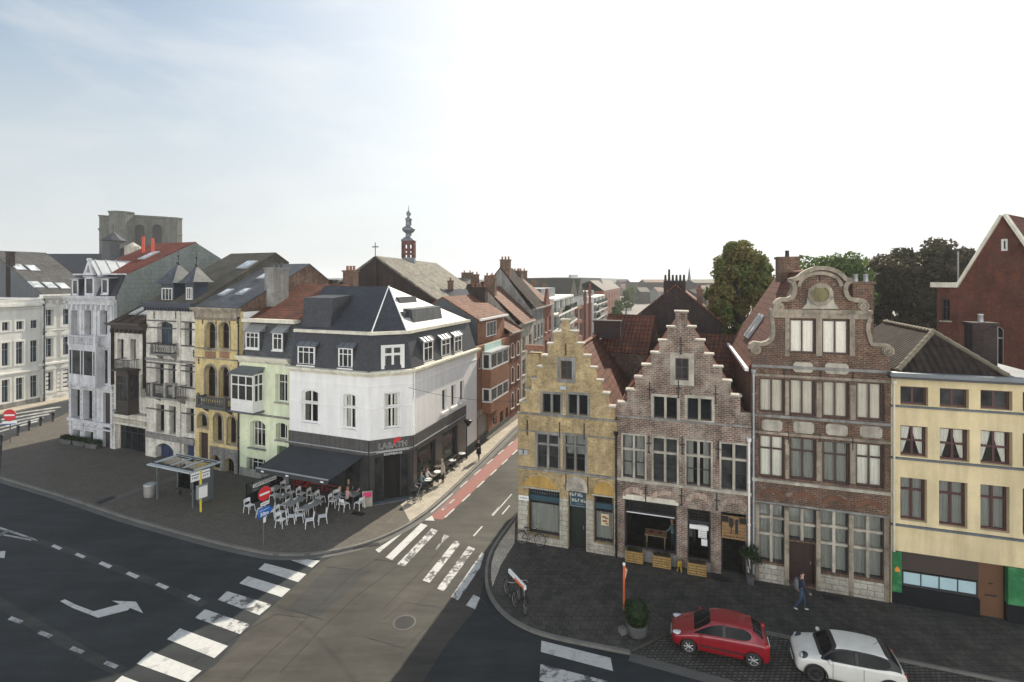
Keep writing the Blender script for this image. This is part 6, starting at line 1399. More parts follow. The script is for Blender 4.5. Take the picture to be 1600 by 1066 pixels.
q=M();q.add([(.1,-hw+.3,0),(.1,hw-.3,0),(.1,hw-.3,ze),(.1,0,zr-.15),(.1,-hw+.3,ze)],[(4,3,2,1,0)]);q.box(.2,Ch.W-.2,-hw+.4,hw-.4,0,ze-.1);q.box(-.3,.08,-.25,.25,0,zr-.2);q.build('wall',MAT['brick_dark'],Ch.root)
q=M();q.box(-.2,Ch.W+.2,-hw-.25,-hw-.02,ze-.25,ze-.02);q.build('gutter',MAT['zinc_and_glare'],Ch.root)
q=M();q.tube([(0,0,zr),(0,0,zr+1.6)],.05,5);q.box(-.04,.04,-.4,.4,zr+1.0,zr+1.12);q.build('cross',MAT['iron'],Ch.root)
uS=Ch.u(638.5);Ys=Ch.F.P.y+Ch.F.d.y*uS;zz=lambda py:zat(0,py,Ys)
P('brick_turret',(.12,.045,.035),.8,0,.3)
q=M();q.lathe([(1.0,zz(424)),(1.0,zz(403))],(uS,0,0),8,sm=False,rot=R(22.5));sp=q.build('turret_base',MAT['lead'],Ch.root)
q=M();
for k in range(8):t=R(22.5+45*k);q.tube([(uS+.88*math.cos(t),.88*math.sin(t),zz(403)),(uS+.88*math.cos(t),.88*math.sin(t),zz(380))],.16,6)
q.lathe([(.95,0),(.95,.25)],(uS,0,zz(398)),8,sm=False,rot=R(22.5));q.lathe([(.95,0),(.95,.3)],(uS,0,zz(392)),8,sm=False,rot=R(22.5));q.lathe([(1.02,0),(1.02,.5)],(uS,0,zz(382)),8,sm=False,rot=R(22.5));q.build('belfry',MAT['brick_turret'],sp)
q=M();q.lathe([(1.15,zz(377)),(1.1,zz(375)),(.75,zz(372)),(.45,zz(370)),(.42,zz(365)),(.8,zz(362)),(.98,zz(359)),(.85,zz(356)),(.5,zz(354)),(.45,zz(353)),(.4,zz(345)),(.5,zz(344)),(.5,zz(342)),(.2,zz(339)),(.18,zz(338)),(.36,zz(335)),(.3,zz(332)),(.06,zz(329)),(.03,zz(321))],(uS,0,0),12);q.build('spire',MAT['lead'],sp)
q=M();q.box(-3.2,-1.8,3.9,5.3,10,15.3);q.box(-3.3,-1.7,3.8,5.4,15.3,15.5);q.build('corner_turret',MAT['brick_dark'],Ch.root)
sd2=Fac(LD,side_d)
S1=FB2('brick_apartment_house','orange brick apartment house with stacked projecting bays and a steep tiled roof','house',sd2,745.4,796)
ob=MAT['brick_orange']
z1_=S1 .z(770,541);
bo=.9;bu0,bu1=S1 .u(767,bo),S1 .u(794.5,bo);bu1=min(bu1,S1 .W-.1)
def sz(px,py):return S1 .z(px,py)
tz=[S1 .z(780,541,bo),S1 .z(780,587,bo),S1 .z(780,647,bo)]
S1 .win(748,754,560,577,cols=2,fm=wf,rec=.15)
S1 .holes.append([(.3,.05),(S1 .u(763),.05),(S1 .u(763),2.6),(.3,2.6)]);P('garage_grey',(.3,.29,.26),.6)
q=M();q.box(.3,S1 .u(763),.2,.25,.05,2.6)
for i in range(7):q.box(.35,S1 .u(763)-.05,.185,.2,.2+i*.35,.22+i*.35)
q.build('garage_door',MAT['garage_grey'],S1 .root)
S1 .door(781,786.5,643,668,MAT['door_brown']);S1 .door(790,794,637,660,MAT['door_brown']);S1 .win(770,776,652,664,cols=1,fm=wf,rec=.15)
zt1=S1 .z(750,541)
S1 .wall([(0,0),(S1 .W,0),(S1 .W,zt1),(0,zt1)],ob,.3);S1 .body(9,zt1-.05,ob)
S1 .band(2.7,.5,.03,MAT['stone_light'],x1=S1 .u(765));M().box(.0,S1 .W,-.03,-.002,0,.6).build('plinth',MAT['stone_dark'],S1 .root)
pz=[S1 .z(775,550,bo),S1 .z(775,574.5,bo),S1 .z(775,603,bo),S1 .z(775,625,bo),S1 .z(775,641,bo)]
q=M();q.box(bu0,bu1,-bo,0,pz[2],pz[1]);q.box(bu0,bu1,-bo,0,pz[4],pz[3]);bay=q.build('bay_window',ob,S1 .root)
for zt_,zb_ in((pz[0],pz[1]),(pz[2],pz[3])):
 make_window(bay,bu0,bu1,zb_+.003,zt_-.003,cols=3,fm=wf,rec=0,y0=-bo,pane=MAT['glass_soft'],fw=.14,bw=.14)
 q=M();q.box(bu0,bu0+.14,-bo+.075,-bo+.2,zb_,zt_);q.box(bu0,bu0+.12,-.15,0,zb_,zt_);q.box(bu0,bu0+.12,-bo+.2,-.15,zt_-.14,zt_);q.box(bu0,bu0+.12,-bo+.2,-.15,zb_,zb_+.14);q.build('bay_side_frame',wf,bay)
 M().box(bu0+.05,bu0+.06,-bo+.2,-.15,zb_+.14,zt_-.14).build('pane',MAT['glass_soft'],bay)
M().box(bu0-.1,bu1+.1,-bo-.15,0,pz[0],pz[0]+.15).build('bay_roof',MAT['zinc'],bay)
P('mint',(.45,.62,.56),.6);M().box(S1 .u(756),bu1,-.12,-.002,zt1-.9,zt1).build('parapet_panel',MAT['mint'],S1 .root)
q=M();q.box(1.5,S1 .W,.6,8,zt1,zt1+2.4);q.build('attic_wall',ob,S1 .root)
za=zt1+.5;make_window(S1 .root,S1 .u(768),S1 .u(783),za,za+1.5,cols=3,fm=wf,rec=0,y0=.52,pane=MAT['glass_soft'],fw=.1)
q=M();sheet(q,[(1.3,.3,zt1+2.4),(S1 .W+.1,.3,zt1+2.4),(S1 .W+.1,4.2,zt1+4.6),(1.3,4.2,zt1+4.6)],.12);sheet(q,[(1.3,8.2,zt1+2.4),(1.3,4.2,zt1+4.6),(S1 .W+.1,4.2,zt1+4.6),(S1 .W+.1,8.2,zt1+2.4)],.12);q.build('roof',MAT['tile_orange'],S1 .root)
q=M();q.add([(1.35,.5,zt1),(1.35,8,zt1),(1.35,8,zt1+2.4),(1.35,4.2,zt1+4.5),(1.35,.5,zt1+2.4)],[(4,3,2,1,0)]);q.build('gable_wall',MAT['slate_plain'],S1 .root)
M().box(1.3,S1 .W,.1,.29,zt1+2.3,zt1+2.5).build('gutter',MAT['painted_white'],S1 .root)
chimney(S1 .root,S1 .W-.3,3.5,zt1,zt1+5.3,.8,1.8,MAT['brick_dark'],4)
def street_house(name,label,F_,pxl,pxr,y_eave,mat,wins,roofm,rz_=3.5,depth=9,fm=None,rise=0,sur=None,name_px=None,chim=1,gap=None):
 h=FB2(name,label,'house',F_,pxl,pxr);ze=h.z((pxl+pxr)/2,y_eave);n,zs=wins
 for(zf0,zf1)in zs:
  for i in range(n):
   c=h.W*(i+.5)/n;w_=h.W/n*.23;a,b=c-w_,c+w_;z0,z1=ze*zf0,ze*zf1
   h.holes.append(arch_pts(a,b,z0,z1,rise));make_window(h.root,a,b,z0,z1,rise=rise,cols=2,rows=(.66,),fm=fm or wf,rec=.2,sur=sur,surw=.12,sill=MAT['stone_light'])
 h.wall([(0,0),(h.W,0),(h.W,ze),(0,ze)],mat,.35);h.body(depth,ze-.05,mat)
 h.cornice(ze-.15,((.12,.15),(.12,.35),(.1,.45)),MAT['stone_light'])
 kr=depth/2;q=M();sheet(q,[(-.02,-.3,ze+.2),(h.W+.02,-.3,ze+.2),(h.W+.02,kr,ze+rz_),(-.02,kr,ze+rz_)],.12);sheet(q,[(-.02,depth,ze),(-.02,kr,ze+rz_),(h.W+.02,kr,ze+rz_),(h.W+.02,depth,ze)],.12);q.build('roof',roofm,h.root)
 q=M()
 for x in(.03,h.W-.03):q.add([(x,.2,ze-.2),(x,depth-.1,ze-.2),(x,kr,ze+rz_-.1)],[(2,1,0)if x<.1 else(0,1,2)])
 q.build('gable_wall',mat,h.root)
 if chim:chimney(h.root,.5,kr-.6,ze,ze+rz_+.9,.8,1.3,MAT['brick_brown'],3)
 return h
S2=street_house('red_brick_house','red brick house with white trimmed round headed windows along the side street',sd2,796,813.5,520,MAT['brick_red'],(2,((.12,.3),(.42,.6),(.72,.88))),MAT['tile_orange'],3.2,rise=.4,sur=MAT['cream_trim'])
sd3=Fac(tuple(S2 .F.P+S2 .F.d*S2 .W),(.27,.96))
S3=street_house('cream_stone_house','narrow cream stuccoed house with dark cornice on the side street',sd3,813.7,833,505,MAT['stone_light'],(2,((.12,.3),(.4,.58),(.68,.85))),MAT['tile_orange'],4.5)
S4=street_house('grey_stone_house','grey stone house with a tall brown roof and skylight on the side street',sd3,833.3,849,482,MAT['stone_grey'],(3,((.12,.28),(.38,.55),(.66,.82))),MAT['tile_dark'],5.5)
S5=street_house('brick_gable_house','slim dark red brick house with a small pointed gable on the side street',sd3,849.3,862,478,MAT['brick_red'],(2,((.12,.3),(.4,.58),(.68,.86))),MAT['tile_redbrown'],4.0)
q=M();zt=S5 .z(857,478);q.slab([(0,zt),(S5 .W*.6,zt),(S5 .W*.3,zt+2.6)],[],-.3,.1);q.build('gable',MAT['brick_red'],S5 .root)
def modern(name,label,pxl,Yl,pxr,Yr,ytop,floors,nb):
 h=Blk(name,label,'building',pxl,Yl,pxr,Yr);zt=h.z(pxl+2,ytop);fh=zt/floors;q=M();q.box(0,h.W,.4,12,0,zt-.1);q.build('core',MAT['glass_blue'],h.root)
 for i in range(floors+1):z=i*fh;M().box(0,h.W,-1.1 if i<floors else-.3,12.1,z-.35,z).build('floor_slab',MAT['white_warm'],h.root)
 n=nb
 for i in range(floors):
  for j in range(n+1):
   x=h.W*j/n;M().box(max(0,x-.16),min(h.W,x+.16),-.25,.39,i*fh+.001,(i+1)*fh-.351).build('pier',MAT['white_warm'],h.root)
  if i:M().box(0,h.W,-1.08,-1.02,i*fh,i*fh+.95).build('balcony_rail',MAT['glass_shelter'],h.root)
 q=M();q.box(1,h.W*.6,2,8,zt,zt+1.6);q.build('roof_house',MAT['lead'],h.root)
 q=M();q.box(-.02,0,.4,12,0,zt-.36);q.build('side_wall',MAT['white_warm'],h.root);return h
S6=modern('modern_white_block','modern white apartment block with framed balconies, nearer of the two down the side street',863,82,894,108,467,5,4)
S8=modern('modern_white_block','slender modern white apartment block beyond the red brick gabled building',926.5,148,944,175,464,5,3)
S7=Blk('neo_gothic_building','tall red brick neo gothic building with slim turrets between the white blocks','building',895,110,925,142)
zt=S7 .z(910,478)
for a,b in((898,903),(905.5,910)):
 for yt,yb in((483,500),(505,525)):S7 .win(a,b,yt,yb,cols=2,fm=wf,rec=.3)
S7 .wall([(0,0),(S7 .W,0),(S7 .W,zt),(0,zt)],MAT['brick_red'],.5);S7 .body(14,zt-.1,MAT['brick_red'])
for a,yt in((913,452),(920.5,441)):
 u=S7 .u(a);z=S7 .z(a,yt);q=M();q.lathe([(.35,0),(.35,z-3),(.5,z-2.9),(.5,z-2.5),(.05,z+.3)],(u,-.2,0),8,sm=False);q.build('turret',MAT['brick_red'],S7 .root)
q=M();zz0=S7 .z(905,463);q.box(0,S7 .W*.62,.8,12,zt,zz0);q.build('attic_wall',MAT['zinc'],S7 .root)
for a,b in((0,.35),(.35,.66)):
 q=M();u0,u1=S7 .W*a,S7 .W*b;um=(u0+u1)/2;zp=zz0+4.2
 q.add([(u0,.7,zz0),(u1,.7,zz0),(um,.7,zp),(u0,13,zz0),(u1,13,zz0),(um,13,zp)],[(0,1,2),(0,2,5,3),(1,4,5,2)]);q.build('roof',MAT['slate_olive'],S7 .root)
S9=Blk('long_brick_hall','long hall with a huge dark slate roof closing the view down the side street','building',800,190,952,196)
zr=S9 .z(880,434.5,-10);ze=8.5
q=M();sheet(q,[(0,0,ze),(S9 .W,0,ze),(S9 .W,10,zr),(0,10,zr)],.3);sheet(q,[(0,20,ze),(0,10,zr),(S9 .W,10,zr),(S9 .W,20,ze)],.3);q.build('roof',MAT['slate_dark'],S9 .root)
q=M();q.box(0.1,S9 .W-.1,.5,19.5,0,ze);q.add([(S9 .W-.05,.5,ze),(S9 .W-.05,19.5,ze),(S9 .W-.05,10,zr-.1)],[(0,1,2)]);q.build('wall',MAT['brick_red'],S9 .root)
q=M();u=S9 .u(908);q.box(u-1.5,u+1.5,9,12,zr-.5,zr+1.3);q.build('roof_vent',MAT['zinc'],S9 .root)
S10=Blk('brick_warehouse','red brick warehouse wing with a grey dormered roof beside the long hall','building',944,178,969,250)
zt=S10 .z(957,452);
for i in range(6):
 for zf in(.15,.45,.72):u=S10 .W*(i+.5)/6;S10 .holes.append([(u-1.2,zt*zf),(u+1.2,zt*zf),(u+1.2,zt*(zf+.17)),(u-1.2,zt*(zf+.17))]);make_window(S10 .root,u-1.2,u+1.2,zt*zf,zt*(zf+.17),cols=2,fm=df,rec=.3)
S10 .wall([(0,0),(S10 .W,0),(S10 .W,zt),(0,zt)],MAT['brick_red'],.5);S10 .body(14,zt-.1,MAT['brick_red']);q=M();sheet(q,[(0,0,zt),(S10 .W,0,zt),(S10 .W,5,zt+3.6),(0,5,zt+3.6)],.2);sheet(q,[(0,14,zt),(0,5,zt+3.6),(S10 .W,5,zt+3.6),(S10 .W,14,zt)],.2);q.build('roof',MAT['slate_olive'],S10 .root)
def roofhouse(label,pxl,pxr,Y,yr,ye,depth,mat,roofm,ch=None,perp=False,rz=None,name='town_house',Yr=None):
 a=W(pxl,ye,Y);b=W(pxr,ye,Y);h=Blk(name,label,'house',pxl,Y,pxr,Yr or Y+(pxr-pxl)*.02);ze=a.z;zr=zat(0,yr,Y+(0 if perp else depth/2));Wd_=h.W
 q=M()
 if perp:sheet(q,[(-.1,0,ze),(-.1,depth,ze),(Wd_/2,depth,zr),(Wd_/2,0,zr)],.12);sheet(q,[(Wd_+.1,0,ze),(Wd_/2,0,zr),(Wd_/2,depth,zr),(Wd_+.1,depth,ze)],.12)
 else:sheet(q,[(0,0,ze),(Wd_,0,ze),(Wd_,depth/2,zr),(0,depth/2,zr)],.12);sheet(q,[(0,depth,ze),(0,depth/2,zr),(Wd_,depth/2,zr),(Wd_,depth,ze)],.12)
 q.build('roof',roofm,h.root);q=M();q.box(.05,Wd_-.05,.1,depth-.1,0,ze-.05)
 if perp:
  for y in(.12,depth-.12):q.add([(.05,y,ze-.05),(Wd_-.05,y,ze-.05),(Wd_/2,y,zr-.1)],[(0,1,2)if y<1 else(2,1,0)])
 else:
  for x in(.06,Wd_-.06):q.add([(x,.1,ze-.05),(x,depth-.1,ze-.05),(x,depth/2,zr-.1)],[(0,1,2)if x>1 else(2,1,0)])
 q.build('wall',mat,h.root)
 for c in(ch or[]):zc=zat(0,c[1],Y+depth/2);chimney(h.root,h.u(c[0],-depth/2),depth/2,ze,zc,c[2]if len(c)>2 else 1.0,.8,MAT['brick_brown'],2)
 return h
bd,bb,br=MAT['brick_dark'],MAT['brick_brown'],MAT['brick_red']
roofhouse('dark slate roofed house between the spired church and the street',700,738,66,452,474,9,bd,MAT['slate_dark'],[(704,440,.7)])
roofhouse('house with pale sunlit slate roof right of the spired church',706,752,92,434,448,12,bb,MAT['slate_old'],[(730,427,2.2)])
roofhouse('dark brick house with low gable behind the orange brick apartments',716,750,58,478,500,7,bd,MAT['slate_plain'],perp=True)
roofhouse('tall dark roofed house with a steep slope behind the red brick house',762,800,72,440,474,11,bd,MAT['tile_dark'],[(765,432,1.5)])
roofhouse('orange tiled house with a broad chimney on its ridge, mid street',782,822,84,436,462,12,bb,MAT['tile_orange'],[(815,424,1.9)])
roofhouse('brown brick house with a dark gable beside the steep tiled roofs',735,768,78,444,466,9,bb,MAT['tile_dark'],[(742,430,1.3)])
roofhouse('red tiled house set back behind the row, under the long hall',826,858,100,452,468,10,br,MAT['tile_redbrown'],[(834,441,1.2),(850,446,1)])
roofhouse('slate roofed house with two skylights in front of the long hall',834,874,130,444,456,12,bb,MAT['slate'])
Bk=roofhouse('big dark brick gable with a row of chimney pots behind the pink gable',988,1127,47,443.5,499,15,bd,MAT['tile_redbrown'],perp=True,Yr=44.6)
uc=Bk.u(1054);zc=zat(0,439,45);q=M();q.box(uc-.95,uc+.95,.2,1.1,13,zc);co=q.build('chimney',bd,Bk.root)
for i in range(6):q=M();q.lathe([(.12,0),(.09,.5+(.5 if i==1 else 0)),(.1,.55+(.5 if i==1 else 0))],(uc-.8+i*.32,.6,zc),8);q.build('chimney_pot',MAT['iron'],co)
chimney(Bk.root,Bk.u(1094),1.5,10,zat(0,455,45),.5,.5,MAT['brick_brown'],1)
roofhouse('red brown roofed back house between the two stepped gables',935,1012,40,490,548,5,bb,MAT['tile_redbrown'],Yr=38.2)
roofhouse('low red tiled back house right of the pink gable',1080,1150,36,520,585,6,bd,MAT['tile_redbrown'],Yr=34.5)
Eb=House('red_brick_gable_house','large red brick house with white verge boards rising at the right edge of the view','house',Fac((.83*37,37),(1,-1.6)),1464,1690)
zl=Eb.z(1465,449);apx=Eb.F.uz(1568,337);zr2=apx[1];ul=Eb.u(1497)
kE=dict(fm=wf,rec=.15)
Eb.win(1471,1484.5,466.5,501,cols=2,rows=(.6,),fm=MAT['dark_frame'],rec=.15,rise=.2,sill=MAT['stone_light']);Eb.win(1547,1568,510,571,cols=2,rows=(.7,),rise=.25,**kE);Eb.win(1564,1574.5,373.5,392,cols=1,fm=wf,rec=.05,fw=.12);Eb.win(1620,1642,520,575,cols=2,rows=(.7,),**kE)
ur=2*apx[0]-ul
brick('brick_deep',(.16,.05,.03),(.12,.04,.027),(.12,.06,.045),.24,.085,.009,.35,.25,(.09,.04,.03),.5)
Eb.wall([(0,0),(Eb.W,0),(Eb.W,zl),(ur,zl+.02),apx,(ul,zl+.01),(0,zl)],MAT['brick_deep']);Eb.body(12,zl-.05,MAT['brick_deep'])
q=M()
for a,b in(((ul,zl),apx),((ur,zl),apx)):
 d_=Vector((b[0]-a[0],b[1]-a[1])).normalized();n_=Vector((-d_.y,d_.x));n_=n_ if n_.y>0 else-n_
 q.loft([[(a[0],-.25,a[1]),(a[0],.35,a[1]),(a[0]+n_.x*.16,.35,a[1]+n_.y*.16),(a[0]+n_.x*.16,-.25,a[1]+n_.y*.16)],[(b[0],-.25,b[1]),(b[0],.35,b[1]),(b[0]+n_.x*.16,.35,b[1]+n_.y*.16),(b[0]+n_.x*.16,-.25,b[1]+n_.y*.16)]])
q.build('verge_board',MAT['cream_trim'],Eb.root);M().box(-.3,ul,-.3,.3,zl,zl+.35).build('cornice',MAT['cream_trim'],Eb.root)
gable_roof(Eb.root,ul,ur,apx[0],zl,zl,zr2+.15,.36,12,MAT['tile_red']);q=M();q.tube([(ul-.6,2,zl),(ul-.6,2,zl+2.6)],.06,6);q.build('flue',MAT['zinc'],Eb.root)
random.seed(11)
sk=[(600,470,640),(640,700,560),(696,742,500),(745,800,430),(985,1012,420),(1008,1050,360),(968,990,520),(1085,1150,300),(1150,1230,330),(1225,1300,380),(520,600,600),(1300,1400,420),(1400,1500,400),(-60,20,400)]
cols_=[MAT['slate'],MAT['tile_redbrown'],MAT['tile_dark'],MAT['slate_old']]
for i,(a,b,Y)in enumerate(sk):
 if a>b:a,b=b,a
 yr=437-random.uniform(-2,3)*100/Y*1.0;ye=yr+8*200/Y
 wds=('grey slate','red brown tiled','dark tiled','pale slate')[i%4]
 where=['beyond the spired church, far left','just right of the distant church ridge','over the low houses by the street','above the tiled rooftops mid street','right of the hazy avenue','left of the pot crowned gable','at the end of the avenue','right of the pot crowned gable','behind the reddish tree','between the two garden trees','left of the baroque turret','behind the copper tree','behind the big brick gable','at the left edge'][i]
 roofhouse('distant %s roof in the haze %s'%(wds,where),a,b,Y,yr,ye,16,bd,cols_[i%4],name='distant_house')
for i,(a,b,Y,top,wd_)in enumerate(((962,974,560,441,'flat grey'),(972,985,480,444,'slated'),(990,1003,620,438,'pale'),(1000,1016,330,449,'low dark'),(1014,1030,380,441,'grey gabled'),(1028,1042,290,449,'brown roofed'),(1086,1104,210,452,'slate roofed'),(1100,1122,260,446,'wide slate roofed'),(930,950,420,438,'tiny blue grey'),(860,900,520,434,'long hazy'))):
 roofhouse('%s house of the hazy avenue skyline, number %s from the left church tower side'%(wd_,('one','two','three','four','five','six','seven','eight','nine','ten')[i])if False else '%s distant house on the hazy skyline %s'%(wd_,('left of the avenue trees','above the avenue trees','at the vanishing end of the avenue','just right of the avenue','left behind the chimney pots gable','touching the chimney pots gable slope','right below the needle spire','between needle spire and reddish tree','over the brick warehouse','behind the long dark hall')[i]),a,b,Y,top,top+7,14,(bd,bb,MAT['stone_grey'])[i%3],cols_[i%4],name='distant_house')
random.seed(5)
q=M();c=W(1077,437,330);q.lathe([(1.3,-15),(1.3,-1),(.1,8)],(c.x,c.y,c.z),8,sm=False);o=q.build('distant_spire',MAT['slate_plain']);tag(o,'tiny needle spire on the hazy skyline right of the dark brick gable','spire')
g=M();n=60;top=[];
for i in range(n+1):
 x=-1400+2800*i/n;h_=13+9*(mnoise.noise(Vector((x*.003,0,0)))+.6);top.append((x,h_))
g.slab([(top[0][0],-1)]+[(top[-1][0],-1)]+top[::-1],[],1600,1900);struct('hills',g,MAT['earth'])
import numpy as np
def foliage_mat(name,c1,c2):
 m,nt,b,N_,L_=nodes(name);g=N_.new('ShaderNodeNewGeometry').outputs['Position']
 x=ramp(N_,L_,noise_n(N_,L_,g,.55,5,.7),.35,c1,.65,c2)
 s_=ramp(N_,L_,noise_n(N_,L_,g,6,2,.7),.3,(.6,)*3,.7,(1.35,)*3);x=mixc(N_,L_,1,x,s_,'MULTIPLY');L_.new(x,b.inputs['Base Color'])
 b.inputs['Roughness'].default_value=.6;b.inputs['Specular IOR Level'].default_value=.25
 out=N_['Material Output'];tl=N_.new('ShaderNodeBsdfTranslucent');L_.new(x,tl.inputs[0]);ms=N_.new('ShaderNodeMixShader');ms.inputs[0].default_value=.35
 L_.new(b.outputs[0],ms.inputs[1]);L_.new(tl.outputs[0],ms.inputs[2]);L_.new(ms.outputs[0],out.inputs[0]);MAT[name]=m;return m
foliage_mat('leaf_green',(.06,.1,.028),(.12,.17,.045));foliage_mat('leaf_copper',(.035,.045,.02),(.075,.055,.03));foliage_mat('leaf_mixed',(.08,.13,.03),(.19,.14,.05));foliage_mat('leaf_dark',(.015,.035,.012),(.035,.06,.02))
surf('bark',(.06,.05,.04),.9,.3,0,.2,.3)
def leaves(centres,n,size,seed,name,mat,parent):
 rg_=np.random.RandomState(seed);C=np.array([c[:3]for c in centres]);Rr=np.array([c[3]for c in centres]);wts=Rr**2/(Rr**2).sum()
 idx=rg_.choice(len(C),n,p=wts);d=rg_.normal(size=(n,3));d/=np.linalg.norm(d,axis=1)[:,None];rad=Rr[idx]*(.35+.8*rg_.rand(n)**.8);p=C[idx]+d*rad[:,None]*np.array([1,1,.85])
 a=rg_.normal(size=(n,3));a/=np.linalg.norm(a,axis=1)[:,None];b=np.cross(a,d+.6*rg_.normal(size=(n,3)));b/=np.linalg.norm(b,axis=1)[:,None]
 s_=size*(.6+.8*rg_.rand(n))[:,None];V=np.stack([p-a*s_,p-b*s_*.55,p+a*s_,p+b*s_*.55],1).reshape(-1,3)
 me=bpy.data.meshes.new(name);me.vertices.add(4*n);me.vertices.foreach_set('co',V.ravel());me.loops.add(4*n);me.loops.foreach_set('vertex_index',np.arange(4*n));me.polygons.add(n);me.polygons.foreach_set('loop_start',np.arange(0,4*n,4));me.update(calc_edges=True);me.materials.append(mat)
 o=bpy.data.objects.new(name,me);COL.objects.link(o);o.parent=parent;return o
def tree(label,px,Y,ytop,wpx,shape,mat,n,size,seed,trunk=.35,name='tree'):
 rs=random.Random(seed);X=(px-CX)/F*Y;top=zat(px,ytop,Y);Rw=wpx/2*Y/F;t=thing(name,label,'tree',(X,Y,0));cs=[]
 zb=top*.3
 if shape[1]>1:
  Rz=min(top*.5,Rw*1.0)
  for i in range(shape[0]):
   v=Vector((rs.gauss(0,1),rs.gauss(0,1),rs.gauss(0,.9)+.25)).normalized();k=rs.uniform(.35,.8);rr=Rw*rs.uniform(shape[2],shape[3]);cs.append((v.x*k*Rw,v.y*k*Rw,top-Rz+v.z*(Rz-rr*.8)*k/.8,rr))
 for i in range(shape[0]if shape[1]<=1 else 0):
  k=rs.random();z=zb+(top-zb)*k;wid=Rw*min(1.0,.75+k)*min(1.0,1.45*(1.04-k))**.75;a=rs.uniform(0,6.28);r=wid*math.sqrt(rs.random())*.85;rr=Rw*rs.uniform(shape[2],shape[3])
  z=min(z,top-rr*.75);cs.append((r*math.cos(a),r*math.sin(a),z,rr))
 q=M();q.tube([(0,0,0),(.1,0,top*.3),(-.1,.1,top*.62)],trunk,10,r2=trunk*.4);q.build('trunk',MAT['bark'],t)
 q=M()
 for c in cs[::2]:st=(0,0,max(2,c[2]*.55));q.tube([st,((c[0])*.5,c[1]*.5,(st[2]+c[2])/2+.3),c[:3]],trunk*.3,5,r2=.03)
 q.build('branches',MAT['bark'],t);leaves(cs,n,size,seed,'crown',mat,t);return t
tree('reddish green leafy tree left of the tall brown curved gable',1158,47,378,188,(150,.88,.08,.16),MAT['leaf_mixed'],40000,.19,3)
tree('light green round tree directly behind the curved gable',1300,58,386,136,(60,2,.22,.34),MAT['leaf_green'],20000,.22,4)
tree('large dark copper coloured tree behind the yellow rendered house',1422,60,362,186,(110,2,.14,.24),MAT['leaf_copper'],42000,.24,5,trunk=.6)
tree('smaller copper tree touching the big brick gable',1500,66,383,76,(30,2,.22,.36),MAT['leaf_copper'],12000,.24,6)
for i,(px,Y,yt,w_)in enumerate(((967,170,470,22),(978,215,453,22),(986,270,449,16),(993,330,446,12),(961,140,478,16))):
 tree(('bushy street tree nearest on the hazy avenue','dark street tree second along the hazy avenue','pale street tree third along the hazy avenue','faintest and farthest street tree on the avenue','low bright green street tree at the avenue mouth')[i],px,Y,yt,w_,(14,.8,.3,.5),MAT['leaf_green'],1500,.5,20+i,name='street_tree')
c=G(995,992,PZ);t=thing('clipped_bush','round clipped evergreen bush in a dark pot by the orange pole','bush',(c.x,c.y,PZ))
q=M();q.lathe([(.3,0),(.42,.1),(.46,.5),(.44,.55),(.38,.55),(.38,.5)],(0,0,0),16);q.build('pot',MAT['stone_dark'],t)
rs=random.Random(2);leaves([(rs.uniform(-.17,.17),rs.uniform(-.17,.17),1.0+rs.uniform(-.22,.25),.4)for i in range(10)],5200,.05,9,'foliage',MAT['leaf_dark'],t);q=M();q.lathe([(.1,.5),(.4,.75),(.45,1.05),(.3,1.4),(.05,1.5)],(0,0,0),10);q.build('stem',MAT['leaf_dark'],t)
c=Vector((B.F.P.x,B.F.P.y))+B.F.d*(B.W-.1)+B.F.n*.45
t=thing('potted_shrub','straggly potted shrub beside the restaurant door and drainpipe','plant',(c.x,c.y,PZ));q=M();q.lathe([(.16,0),(.22,.42),(.2,.42)],(0,0,0),12);q.build('pot',MAT['stone_dark'],t)
q=M()
for i in range(7):a=i*.9;q.tube([(0,0,.4),(.12*math.cos(a),.12*math.sin(a),1.0),(.35*math.cos(a),.35*math.sin(a),1.6)],.015,5)
q.build('stem',MAT['bark'],t);leaves([(.3*math.cos(i),.3*math.sin(i),1.2+.12*i,.28)for i in range(6)],900,.06,31,'foliage',MAT['leaf_dark'],t)
brick('planter_wood',(.42,.27,.1),(.36,.22,.08),(.05,.035,.02),3.0,.13,.014,.2,0,None,.5,None,.5)
for i,(px,py,lab)in enumerate(((990.5,881,'leftmost wooden slatted planter under the restaurant window'),(1034,889,'wooden slatted planter below the middle of the big restaurant window'),(1089,901,'wooden slatted planter in front of the narrow menu window'))):
 c=G(px,py,PZ);t=thing('planter_box',lab,'planter',(c.x,c.y,PZ),B.F.rz,'planters along the restaurant front');q=M();q.box(-.47,.47,.02,.42,.03,.62);q.build('box',MAT['planter_wood'],t)
 q=M();q.box(-.4,.4,.06,.38,.6,.63);q.build('soil',MAT['bark'],t);leaves([(-.3+.2*k,.22,.68,.14)for k in range(4)],350,.04,40+i,'plants',MAT['leaf_copper'],t)
c=G(1062,892,PZ);t=thing('yellow_stool','small yellow folding stand on the pavement between two planters','stand',(c.x,c.y,PZ),.3);P('yellow_plastic',(.55,.35,.05),.5);q=M();q.tube([(-.15,0,0),(0,0,.5),(.15,0,0)],.03,6);q.tube([(0,-.15,.0),(0,0,.5),(0,.15,0)],.03,6);q.build('frame',MAT['yellow_plastic'],t);q=M();q.box(-.12,.12,-.03,.03,.25,.5);q.build('panel',MAT['yellow_plastic'],t)
